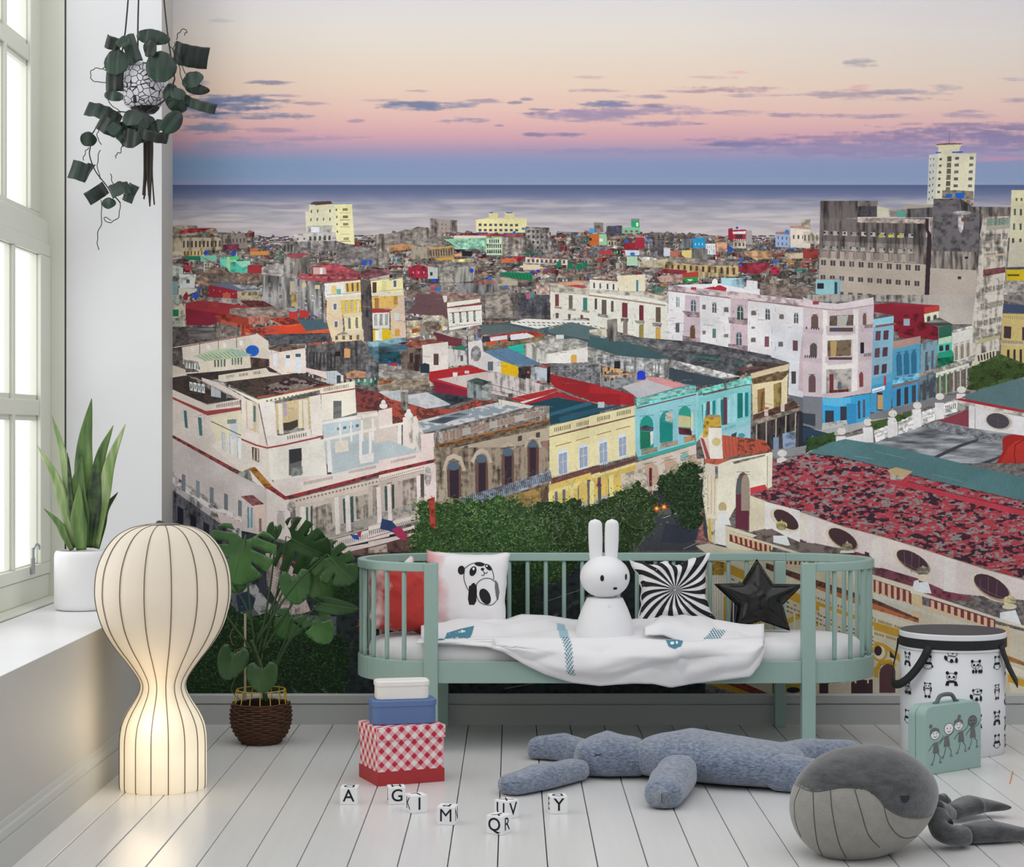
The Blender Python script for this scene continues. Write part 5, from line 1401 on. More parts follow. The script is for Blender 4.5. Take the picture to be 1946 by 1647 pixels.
CITY_E = '''
o 1526 560 4.633
# right mid block
p aba39c s 0,0 1500,0 1500,260 1310,260 1200,200 1100,90 800,60 0,60
p b3a9a0 b 1100,0 1520,0 1490,260 1320,260 1200,200 1195,90 1100,90
p cfc6b9 s 1520,0 1770,0 1730,490 1480,540 1490,260
w 5c5850 vj 20 1 .55 1 1565,80 1760,45 1755,95 1560,140
w 5c5850 vj 20 1 .55 1 1555,230 1745,190 1745,235 1550,285
p b8b088 b 1540,380 1735,335 1735,380 1540,435
w 4c4a44 vj 20 1 .5 1 1540,375 1735,332 1735,355 1540,395
p d8ccb4 b 1520,530 1700,480 1700,560 1470,640
w 3c3634 v 6 1 .5 1 1530,540 1690,495 1690,550 1540,590
p 8a8480 m 1770,0 1946,0 1946,90 1770,50
p 3c4a64 b 1765,80 1946,90 1946,165 1760,155
p c8b06c b 1755,165 1946,170 1946,640 1740,540
w 8c7c50 - 10 1 .3 .6 1760,170 1946,180 1946,230 1760,215
p 44343c - 1770,275 1835,280 1830,385 1768,380
p 44343c - 1930,285 1946,285 1946,400 1930,400
p c4b488 b 1740,400 1946,400 1946,460 1740,440
w 7c6c4c - 14 1 .4 .7 1745,395 1940,400 1940,440 1745,430
w 3c3430 v 3 1 .35 1 1780,485 1946,480 1946,620 1780,600
p 8f2232 b 625,85 800,70 1070,95 1185,290 1190,400 1040,385 850,380 800,260 805,180 625,150
p 9c2838 b 800,75 1200,92 1200,140 1065,165 1065,100 800,95
p c03c30 b 1068,112 1200,92 1198,140 1070,165
p 8c2030 m 800,180 1065,160 1190,290 1190,400 1040,385 800,320
q 98a8b8 - 885,210,940,270
p d8d8bc b 1065,170 1195,145 1195,210 1070,245
w 4c4a44 a 2 1 .5 .8 1080,190 1190,165 1190,230 1080,245
p 7c7c78 h 1080,245 1200,200 1320,260 1195,290
p 2c6450 b 1195,290 1310,260 1308,360 1195,395
p b8d8b4 b 1195,385 1308,360 1310,420 1190,450
p 48c8b0 b 1180,440 1310,415 1310,490 1180,520
w 3c2c3c a 2 1 .6 .7 1190,440 1300,425 1300,500 1190,510
p 1f9c7c b 1190,510 1300,485 1338,545 1300,580 1195,585
p 147c58 m 1180,560 1340,540 1350,620 1200,665
p 1c5c34 m 1280,580 1350,590 1330,640 1270,640
p d8d4cc b 1310,330 1490,290 1480,540 1360,610 1310,480
w c4b8a4 a 3 1 .75 1 1320,440 1480,395 1480,540 1320,590
w 8c8070 a 3 1 .4 .9 1325,455 1480,410 1480,545 1325,590
p b8b4ac d 1320,310 1495,270 1490,295 1315,340
p 9c9a90 d 1030,690 1510,540 1510,580 1170,690
p d4d4c4 b 1170,690 1460,600 1470,640 1170,730
w 6c6054 a 6 1 .65 1 1175,715 1460,630 1460,830 1175,880
w 7cc48c - 2 1 .25 1 1180,715 1290,680 1290,880 1180,870
w b8b4a8 - 3 1 .25 1 1300,680 1470,630 1470,830 1300,860
# blue houses
p 8cc8dc b 620,215 800,185 800,250 620,285
p 84b4cc b 600,290 800,260 790,720 595,740
p 8c5c50 m 640,270 820,245 820,262 640,290
w 5c3c48 v 2 3 .62 .55 630,290 770,280 745,720 610,745
p 58acd0 b 595,740 810,680 810,760 600,810
p 3c9cd0 b 600,800 790,760 770,1060 590,1030
q 3c2c34 - 650,860,700,1020
q c89c64 - 655,880,705,1010
p f0f0f0 b 608,830 720,800 720,835 612,865
q c83048 - 712,718,732,800
l 3c70b0 1.3 620,852 700,828
p 4c9ec4 b 790,480 1035,425 1025,760 780,800
p b08c80 b 795,410 1035,362 1035,425 795,480
w 2c6c94 a 3 1 .7 1 810,510 1010,480 1010,690 820,720
p 5ca8cc d 790,740 1020,690 1020,750 790,790
p 8c6c64 b 780,800 1020,740 1020,765 780,830
p 3898d0 b 780,825 1015,765 1010,960 790,1000
w 3c3c48 v 3 1 .5 1 810,840 1010,790 1010,940 810,990
p 7c9cac s 1040,430 1185,395 1170,660 1030,700
w 4c5c6c v 2 1 .35 1 1060,510 1170,490 1165,650 1060,680
p 8c8480 d 1020,690 1180,640 1180,680 1020,730
p 6c8494 s 1020,730 1170,690 1170,900 1020,950
w 4c4c54 a 2 1 .55 1 1040,760 1160,730 1160,900 1040,940
p 7c7c80 b 780,1000 1180,900 1350,880 1350,930 900,1030 760,1080 590,1110 590,1050
# curved pink corner building
p cdbcc0 b 0,50 170,110 300,130 470,110 625,80 600,860 440,885 300,910 0,890
p dccdd0 b 0,20 100,60 300,80 480,50 620,20 625,85 460,115 290,130 100,110 0,90
q a83c48 - 85,55,140,85
l a87c80 1.2 0,105 180,125 320,135 625,88
p e4dcd8 b 175,130 215,140 215,880 165,880
p e4dcd8 b 440,130 490,125 480,870 430,880
p d8ccbc b 215,180 445,172 440,280 235,280
p 6c5c54 m 235,185 445,175 440,320 235,325
p b8b4ac b 300,185 400,180 380,270 300,275
w 8c4c40 v 6 1 .6 .7 240,290 420,285 420,325 240,325
p c4b4b8 b 200,275 460,270 460,340 210,350
q 5c4c44 - 235,290,440,325
q 2c50a0 - 280,296,305,322
p e8e0dc b 195,360 465,355 460,385 330,410 205,400
p 7c6850 m 215,405 425,395 420,550 215,548
p b89860 b 240,410 300,405 290,540 245,545
p c8b8bc b 195,545 440,535 430,590 330,610 195,600
q 5c4448 - 225,550,430,572
p e8e0dc b 190,625 455,600 450,640 330,660 195,650
p c0b8b0 m 205,660 425,650 420,860 205,870
q 7c3038 - 235,700,268,860
q 5c6470 - 305,770,335,830
p 7c3838 m 230,840 400,830 400,870 240,878
p c8b4b8 b 170,870 450,850 590,800 600,850 440,885 300,912 170,905
w 6c544c a 1 1 1 1 72,175 135,170 135,300 75,300
w 7c5448 a 1 1 1 1 528,165 560,160 558,270 528,272
w 5c5050 a 1 1 1 1 62,425 125,425 122,550 62,550
w 6c5054 a 1 1 1 1 50,700 112,700 112,860 50,860
w 8c3c40 a 1 1 1 1 495,680 532,680 530,810 498,815
q 2c2830 - 505,420,538,520
p c4b0b8 b 0,290 180,300 175,350 0,330
p c4b0b8 b 0,540 170,560 165,610 0,580
p c4b0b8 b 500,270 625,255 620,320 505,330
p c4b0b8 b 490,520 610,505 605,570 490,585
w 4c4448 vj 6 1 .5 1 20,280 150,290 150,310 20,300
w 4c4448 vj 6 1 .5 1 10,530 120,535 120,560 10,555
w 4c4448 vj 5 1 .5 1 540,262 615,258 612,290 540,295
w 4c4448 vj 5 1 .5 1 535,520 600,510 600,540 535,545
# blue ground floor
p 7a7c84 b 0,890 170,900 165,1190 0,1150
p 2fa0d8 b 170,905 300,915 590,870 590,1120 400,1180 170,1130
p 52b4e0 b 170,910 420,905 420,950 330,985 180,970
p 2c8cc8 b 385,960 470,960 470,1170 385,1170
q 3c3c4c - 195,1020,270,1140
q 3c3c4c - 330,985,385,1120
w 5c5060 v 2 1 .4 1 470,940 560,920 560,1080 475,1100
p c0c0bc m 170,1130 385,1100 400,1190 200,1220 165,1190
p a8a8a8 b 165,1190 600,1100 760,1080 540,1170 300,1240 0,1180
p 3c4450 b 0,1040 110,1050 110,1160 0,1130
p 2c4058 b 0,1160 300,1240 200,1300 0,1300
# white balustrade
p a4a29c m 1240,950 1420,880 1430,1010 1240,1090
p ddd9d6 b 360,1260 530,1220 550,1300 350,1290
p dbd7d4 d 620,1190 750,1150 760,1250 640,1300
p dbd7d4 d 840,1090 970,1050 1000,1190 840,1230
p dbd7d4 d 1045,1030 1165,990 1165,1100 1045,1150
p dbd7d4 d 1240,960 1360,920 1360,1030 1245,1060
w 5c6060 vj 6 1 .4 .7 1250,970 1350,940 1350,1010 1255,1040
w 6c7068 vj 8 2 .35 .5 850,1110 960,1080 970,1160 850,1200
w 6c7068 vj 8 2 .35 .5 1055,1050 1160,1010 1160,1080 1055,1120
w 6c7068 vj 8 2 .35 .5 630,1205 745,1170 750,1230 640,1270
p e0dedc b 525,1170 615,1160 620,1300 540,1300
p e4e2e0 b 745,1080 830,1080 838,1250 750,1260
p e4e2e0 b 960,1010 1040,1005 1045,1160 970,1180
p e4e2e0 b 1160,950 1240,950 1245,1090 1170,1100
p e0dedc b 1350,870 1430,870 1430,940 1350,950
p e0dedc b 290,1245 375,1245 375,1290 290,1300
p e0dedc b 35,1330 120,1330 125,1400 35,1400
e dcd8d0 - 1733,722,32,26
e dcd8d0 - 1565,780,36,28
e dcd8d0 - 1395,835,40,30
e dcd8d0 - 1205,895,38,30
e dcd8d0 - 1007,975,38,32
e dcd8d0 - 790,1045,38,32
e dcd8d0 - 572,1120,38,34
e dcd8d0 - 340,1200,38,34
e dcd8d0 - 85,1290,42,36
p b8b0a4 - 1720,700 1733,672 1746,700
p b8b0a4 - 1552,760 1565,730 1578,760
p b8b0a4 - 994,950 1007,925 1020,950
p b8b0a4 - 777,1020 790,995 803,1020
p b8b0a4 - 559,1095 572,1068 585,1095
p b8b0a4 - 327,1175 340,1150 353,1175
p b8b0a4 - 72,1262 85,1237 98,1262
# grey roof, teal roofs
p 8c3c48 b 1240,1090 1460,1010 1460,1165 1350,1160 1180,1110
p 8e9196 h 620,1310 1050,1160 1180,1110 1600,1190 1946,1230 1946,1483 1140,1483
p 7c7e84 d 1050,1160 1200,1110 1500,1190 1750,1240 1700,1300 1300,1220
p 45464c b 1135,1430 1370,1320 1540,1265 1545,1285 1380,1345 1190,1435
p 45464c b 1560,1480 1750,1410 1755,1425 1640,1483
p 58767a b 1390,905 1600,820 1860,730 1946,745 1946,1020 1700,985
p b02c38 b 1330,920 1390,910 1946,1015 1946,1035 1600,990 1400,935
p d8d0c8 m 1330,925 1450,945 1946,1040 1946,1070 1600,1010 1380,960
p dcd8d8 b 1460,975 1600,1010 1946,1075 1946,1240 1600,1190 1460,1170
p b8b0a8 - 1510,1000 1520,1000 1520,1180 1510,1180
e d8d0c4 - 1722,1112,130,82,12
e b8aca0 - 1724,1114,116,72,12
e 4c4850 - 1716,1110,102,66,12
l 5c5864 .9 1640,1080 1800,1130
l 5c5864 .9 1720,1050 1715,1175
p a82420 b 1700,1483 1760,1380 1755,1270 1790,1240 1850,1228 1946,1240 1946,1483
p c03028 b 1810,1340 1870,1290 1946,1270 1946,1483 1740,1483
l 7c1818 1.6 1946,1275 1870,1320 1860,1400 1870,1483
p 527c80 b 50,1395 200,1310 370,1270 640,1315 1140,1430 1300,1483 400,1483
o 1526 820 4.633
# below the teal roof: peeling roof
p 527c80 b 40,185 200,110 375,65 650,110 950,170 1400,280 1946,400 1946,615 1400,500 1000,395 500,260
l 7ca0a0 1 455,215 620,240
l 6c9498 1 640,175 900,235
l 6c9498 1 1140,375 1400,440
p b8404c r 0,190 300,215 750,320 1000,390 1500,510 1946,610 1946,1300 1600,1200 1300,1110 1000,1010 700,920 350,830 0,710
p c0404c r -470,380 0,190 0,710 -260,600 -480,520
l 3c2c30 1 40,188 500,262 1000,397 1946,617
p c23848 b 760,430 900,430 1100,490 1500,590 1946,690 1946,745 1400,610 1050,520 780,465
l 4c2430 1 900,430 1450,575 1946,690
p c4a878 b 740,340 820,312 965,350 900,400 770,370
p b8aea0 m 765,370 900,400 860,435 770,420
p c03440 - 865,430 915,395 920,480 868,480
# wall with oval windows
p dacbc6 b 0,715 350,835 700,925 1000,1015 1300,1115 1600,1205 1946,1300 1946,1483 1300,1420 1120,1340 680,1200 600,1100 480,1060 100,980 0,960
p ddd4c4 b -80,680 40,735 20,960 -80,930
p dfd6d2 b 35,750 98,755 100,1010 30,990
p dcd4cc b 615,925 690,935 685,1200 600,1195
p dcd4cc b 1250,1110 1355,1130 1340,1420 1240,1400
l a08c64 1.4 0,712 350,833 720,930 1000,1015 1300,1112 1600,1208 1946,1305
e dccdb4 - 345,945,165,84,32
e a8947c - 355,950,150,74,32
e 4c3438 - 350,942,142,68,32
e dccdb4 - 960,1145,185,88,30
e a8947c - 975,1152,168,76,30
e 4c3440 - 965,1138,158,70,30
e dccdb4 - 1650,1370,200,98,30
e a8947c - 1668,1378,184,86,30
e 4c3440 - 1660,1362,174,80,30
l 7c5c64 1 890,1050 900,1190
l 7c5c64 1 960,1060 955,1240
l 7c5c64 1 1025,1100 1015,1250
l 7c5c64 1 860,1140 1060,1240
l 7c5c64 1 1560,1290 1565,1400
l 7c5c64 1 1630,1280 1630,1440
l 7c5c64 1 1710,1320 1700,1470
l 7c5c64 1 1530,1360 1760,1470
# terrace floor behind the balustrade
p 7e3c4c m -100,960 100,985 330,1050 480,1065 590,1090 560,1140 300,1100 0,1040
p 8c4454 m 628,1215 690,1200 1120,1345 1240,1405 1340,1420 1480,1460 1500,1483 1180,1483 640,1290
'''
CITY_C2 = '''
o 700 850 4.633
p c9b7aa b 0,340 460,230 580,190 590,600 420,620 0,720
w a89a8c s 2 1 .35 1 0,350 250,300 250,600 0,660
w 3e5450 v 2 1 .3 1 120,350 250,320 250,560 130,580
q 5c5450 - 455,235,490,440
p c6b3a8 s 260,300 420,262 430,560 270,590
p b4aaa2 m 0,600 400,490 430,570 0,690
p ecdcd6 b 70,350 105,345 120,660 80,670
p ecdcd6 b 165,325 195,318 210,640 175,645
p ecdcd6 b 425,250 458,245 462,480 430,480
p e6d2cc b 490,180 595,150 600,640 495,640
e a8a09a d 525,250,30,92
p e0d4cc b 0,700 440,590 470,640 0,760
w 8c7c78 - 26 1 .5 .7 0,725 450,612 460,660 0,775
p e6d0cc b 0,780 460,670 470,700 0,815
l a83440 2.2 0,855 400,735
l 5c3438 1 0,800 380,690
p e0ccc4 b 0,830 400,750 400,775 0,880
p 6c4c48 m 160,840 420,780 430,920 170,920
p c8b4a8 m 0,890 160,850 170,920 0,930
# palace lower storey
p a3907c s 595,0 890,0 1480,0 1590,0 1600,400 1530,760 1440,900 600,930
p b5a48e s 600,180 690,200 700,440 600,500
w 6c5048 a 1 1 1 1 690,130 812,120 818,440 700,440
w 6c5048 a 1 1 1 1 940,70 1050,60 1058,430 945,430
w 6c5048 a 1 1 1 1 1175,10 1282,-5 1285,340 1178,355
w 6c4440 - 1 1 1 1 1400,0 1500,0 1500,275 1402,300
w 3a2c38 - 1 1 1 1 715,200 795,192 798,450 720,450
w 3a2c38 - 1 1 1 1 970,140 1032,134 1034,420 972,425
w 3a2c38 - 1 1 1 1 1200,80 1262,74 1264,330 1202,345
w 3a2c38 - 1 1 1 1 1420,0 1475,0 1475,270 1422,280
e 54687c - 748,165,52,38
e 54687c - 995,100,48,36
e 54687c - 1228,40,46,36
p c3b29c b 650,200 690,80 750,55 820,80 860,200 830,210 800,120 750,95 705,120 680,210
p c3b29c b 900,120 950,30 1000,5 1050,30 1095,130 1065,140 1040,70 1000,45 955,75 930,140
p 7f8797 d 820,440 1300,300 1600,200 1620,290 1300,400 960,500 830,520
w 32303a - 46 1 .22 1 820,440 1610,215 1625,280 830,520
p 7c6450 m 960,500 1310,400 1590,310 1590,700 1300,900 900,900
p b48c4c m 1280,420 1520,350 1520,520 1290,560
p 5c4840 b 1520,390 1580,370 1585,700 1530,740
p 4c4440 m 1380,560 1440,540 1440,700 1380,720
# yellow building lower storey
p e0c060 b 1590,330 1960,220 1960,900 1600,900
p e8d488 b 1590,385 1960,275 1960,320 1600,425
w 5c6878 v 5 1 .35 1 1620,400 1960,310 1960,560 1625,600
p ecd884 b 1585,400 1620,395 1625,780 1590,760
p ecd884 b 1770,350 1810,340 1810,640 1775,640
p a8a4a4 m 1620,580 1960,480 1960,900 1630,900
l c8504c 3 560,440 580,700
'''
CITY_F = '''
o 1640 950 4.451
p c9bfa8 b 90,780 1362,1110 1900,1300 1900,1660 90,1660
o 1100 780 4.633
# street, lower facades
p 5a5a58 b 0,900 200,850 1120,850 1300,1200 1300,1300 0,1300
p e0bc5c b 0,640 130,600 500,480 500,700 300,800 0,880
p b8b0a8 b 0,830 300,720 500,690 500,800 0,920
w 5c6070 v 3 1 .3 1 40,620 320,560 320,780 50,860
p ecd884 b 95,625 135,615 135,850 95,850
p ecd884 b 262,570 305,560 305,790 268,800
p 7c2850 - 178,618 205,665 150,665
p d8c8b4 m 370,560 700,470 1100,420 1100,600 700,700 560,720 380,700
w c4a48c a 3 1 .6 1 540,480 1080,380 1090,560 580,680
p 6c2430 - 618,505 645,505 645,665 620,670
p 42434a b 500,930 1130,900 1300,1200 1000,1230 300,1240 350,1150
p 363a48 b 760,1000 1030,1010 1060,1140 900,1170 720,1160
l c8c8cc 1 745,945 870,898
l c8c8cc 1 370,1230 512,1178
l 8c8c94 1.4 920,1220 1050,1160
# bell tower
p d8c8b4 b 1060,230 1140,130 1150,440 1250,470 1240,1000 1200,1180 1140,1100 1090,760 1110,420
p d4a83c m 1100,70 1140,40 1250,50 1255,140 1150,150 1130,230 1090,240
p e8e0d4 b 1140,150 1255,150 1270,430 1150,430
p a88c70 - 1145,35 1240,38 1240,60 1145,55
e d8c080 b 1210,275,40,36
p a8444c b 1070,235 1100,250 1160,430 1130,440
p c4553c t 1260,215 1640,262 1705,360 1270,415
p cc5c44 b 1260,215 1400,235 1400,400 1270,415
w 9c3c30 - 12 1 .12 1 1270,225 1640,270 1690,360 1280,405
p c86048 m 1105,425 1340,425 1370,440 1240,480 1110,460
p ece4cc b 1215,480 1340,430 1705,365 1700,680 1660,690 1505,740 1490,1060 1380,1030 1380,850 1290,1010 1220,970
p e4dcc4 b 1660,400 1705,365 1700,680 1660,690
l a89878 1.4 1660,400 1658,690
p 8c8070 d 1350,450 1640,385 1640,400 1370,470
p e0d4c0 b 1110,460 1215,490 1220,950 1140,960 1085,740
w d0a84c - 3 1 .16 1 1120,560 1215,580 1210,920 1120,900
w 8c8c8c s 1 1 1 1 1200,490 1225,490 1225,600 1205,600
w 70584c a 1 1 1 1 1385,540 1507,540 1500,1060 1380,1040
w a49080 a 1 1 1 1 1430,560 1505,560 1498,880 1425,880
p 6c3040 b 1385,740 1430,740 1430,880 1495,880 1490,1060 1380,1030
p 5c6468 - 1392,600 1428,580 1428,720 1390,740
p d43c44 b 1510,680 1640,650 1660,690 1700,670 1700,690 1510,740
p dfd2b4 b 1505,745 1650,800 1640,1040 1500,1070
p e4dcd8 b 1640,800 1946,880 1946,1230 1640,1040
p a83c48 r 1510,740 1705,680 1705,440 1946,390 1946,880 1800,840
p d4ccc4 b 1745,425 1795,405 1840,430 1780,460 1745,460
e d8d4cc - 1790,375,42,30
e dccdb4 - 1810,965,150,76,36
e 4c3438 - 1825,960,128,62,36
p d8c8a8 m 1120,950 1200,950 1200,1180 1140,1140
p d8b04c - 1140,950 1160,950 1170,1150 1145,1130
p e4e0d8 b 1200,960 1290,1010 1290,1190 1200,1170
e c4b078 - 1265,850,36,44
e e8e4dc - 1265,905,42,28
p e4e4e4 b 1240,905 1310,915 1340,1010 1230,1000
p b8706c m 980,900 1050,850 1090,870 1100,1100 1130,1140 1030,1150 1060,1050 1000,940
p 8c6c60 d 1020,1140 1150,1150 1300,1230 1060,1230
# balustrade on tower
p d8ccb0 b 1290,1010 1700,1140 1720,1170 1700,1230 1330,1230 1290,1190
p 8c3c40 b 1330,1060 1690,1170 1690,1230 1560,1230 1330,1150
w dcb878 - 9 1 .5 1 1325,1055 1690,1165 1690,1250 1330,1150
p ddd0b4 b 1290,1010 1700,1140 1700,1165 1290,1035
p 8c7470 m 1540,1060 1700,1040 1946,1170 1946,1230 1840,1200
e b8ac68 d 1785,1010,50,38
p c8bc80 - 1775,985 1785,955 1797,985
p e4e4e8 b 1715,1100 1830,1090 1870,1190 1715,1170
o 1326 1000 4.633
# ornate yellow facade below the balustrade
p c9bfa8 b -20,170 100,150 300,200 500,215 900,240 1500,420 1946,560 1946,1530 600,1530 60,1380 60,230
p 7e6e68 m 480,100 640,25 900,140 1260,190 1560,360 1946,560 1946,600 1600,440 1300,300 960,240 700,180
p 7c4450 m 1560,370 1620,365 1946,460 1946,540 1880,540 1560,420
p d8ccb4 b 270,40 640,150 900,230 1300,330 1560,430 1946,545 1946,575 1550,455 1290,350 890,250 600,160 270,62
p 7c3038 b 280,70 640,170 640,215 560,215 280,130
w dcb884 - 8 1 .5 1 290,60 640,165 640,240 300,130
p 7c3038 b 780,260 1060,300 1060,350 780,330
w d8b884 - 7 1 .5 1 780,250 1060,290 1060,350 780,330
p 7c3038 b 1552,460 1880,590 1880,700 1552,580
w dcb08c - 8 1 .5 1 1552,450 1880,580 1880,710 1552,590
p c4c0b0 b 1552,580 1880,700 1880,740 1552,620
p dcb894 b 1890,600 1946,615 1946,740 1890,730
p c8bc9c b 60,230 780,330 1100,390 1552,580 1552,640 1100,480 780,400 60,280
p 6c4840 t 600,320 780,380 1100,490 1552,640 1946,810 1946,850 1552,700 1100,560 800,470 600,370
p c46c40 m 700,400 1100,540 1552,680 1946,830 1946,850 1552,730 1100,600 700,450
p d0c8b4 b 200,270 780,430 1100,570 1552,740 1946,880 1946,930 1552,800 1100,640 780,520 200,330
p c8982c b 130,290 250,320 800,560 1100,680 1552,840 1946,960 1946,1030 1552,910 1100,760 800,640 240,400 130,400
w 8c7428 j 30 1 .5 .5 800,520 1552,790 1552,830 800,560
w 8c7428 j 30 1 .5 .5 800,660 1552,910 1552,960 800,700
w 9c8030 j 14 1 .6 .6 1552,800 1800,880 1800,920 1552,840
w 9c8030 j 14 1 .6 .6 1552,920 1800,990 1800,1030 1552,960
w 9c7c30 d 1 1 1 1 125,310 230,320 230,430 130,430
p d8cfbc b 60,430 250,430 250,1380 60,1380
w b8ac98 - 5 1 .2 1 130,430 240,430 240,1380 130,1380
p 3c3c58 b 285,650 350,630 480,700 490,900 285,900
p c8a038 b 230,620 290,580 520,700 560,900 500,900 470,740 300,640 285,900 230,900
p c8bca0 b 780,640 950,700 950,900 780,850
p c8a038 b 780,820 900,760 1100,860 1100,900 900,810 790,860
p d0c4ac b 1070,700 1552,880 1552,1380 1070,1380
p c8982c b 1552,1010 1640,1030 1780,1130 1780,1200 1700,1110 1552,1050
e c89c30 - 1600,1110,70,80
e d8ccb4 - 1602,1110,50,60
e 3c2c38 - 1588,1095,34,44
p 3c2c2c - 1690,1090 1750,1170 1690,1150
p c8982c b 1552,1250 1600,1180 1700,1170 1750,1220 1720,1260 1690,1210 1620,1220 1590,1280 1590,1330 1552,1330
w 5c3c40 a 1 1 1 1 1600,1220 1740,1200 1740,1466 1600,1466
w 4c3038 a 4 1 .5 1 600,1360 1552,1340 1552,1470 600,1470
p 463234 b 1070,1380 1150,1380 1150,1470 1070,1470
p 463234 b 1350,1370 1540,1345 1540,1470 1350,1470
p c0b49c b 1150,1380 1340,1370 1340,1470 1150,1470
p 2c3440 b -700,1380 0,1380 0,1470 -700,1470
p b48c2c b 70,1385 300,1385 560,1470 350,1470
p 8c3c34 m 250,1385 420,1385 620,1470 480,1470
p a88c30 b 760,1385 940,1385 940,1466 760,1466
e 2c2c30 - 840,1440,60,26
w 4a3034 a 5 1 .5 1 300,900 1060,980 1060,1330 300,1330
w c8a038 a 5 1 .62 .2 300,880 1060,960 1060,1300 300,1330
w 4a3034 av 5 1 .45 .8 300,940 1060,1010 1060,1330 300,1330
w 7a6048 dj 40 3 .7 .35 260,430 1552,960 1552,1060 260,560
w d8ccb4 - 12 1 .12 1 260,560 1552,1000 1552,1380 260,1380
# railing posts and finials
p dfe0e2 b 665,80 780,80 815,165 790,170 665,140
p dfe0e2 b 1905,480 1946,470 1946,550 1890,540
e b0a468 m 738,5,44,30
p d8d0c4 - 1260,210 1370,210 1380,235 1250,235
e 8c8468 d 1315,180,48,36
p b8b088 - 1300,150 1315,125 1330,150
p 4c3438 - 1470,220 1510,235 1510,280 1470,270
o 1640 950 4.451
e 8c8070 d 508,600,56,40
p c8b888 - 497,570 508,548 519,570
e d8ccac - 508,650,60,22
p dfe2e4 b 430,700 550,690 580,790 430,780
e b8a880 d 1240,850,58,40
p c8b888 - 1228,812 1242,790 1256,812
e d8ccac - 1240,900,62,24
p dfe2e4 b 1160,950 1290,930 1340,1055 1160,1030
p d4b88c b 410,800 500,810 500,1000 410,980
p d4b88c b 1160,1060 1240,1070 1240,1300 1170,1280
p d8d0bc b 90,660 430,760 1160,1000 1362,1060 1362,1085 1160,1030 430,790 90,685
p 7e3c42 b 560,830 1120,1010 1120,1090 560,900
w dcb48c - 10 1 .5 1 560,840 1120,1020 1120,1110 560,950
p 7e3c42 b 90,670 400,770 400,870 90,770
w dcb48c - 6 1 .5 1 95,675 400,775 400,890 95,790
p c9c6b8 b 90,780 400,880 600,960 1120,1100 1120,1140 90,830
p b07840 m 1190,1300 1362,1370 1362,1400 1190,1350
p d8cfb8 b 1180,1380 1362,1440 1362,1500 1180,1450
p d4a028 b 1220,1470 1362,1520 1362,1580 1230,1540
p d8cfb8 b 1240,1540 1362,1580 1362,1640 1250,1640
'''
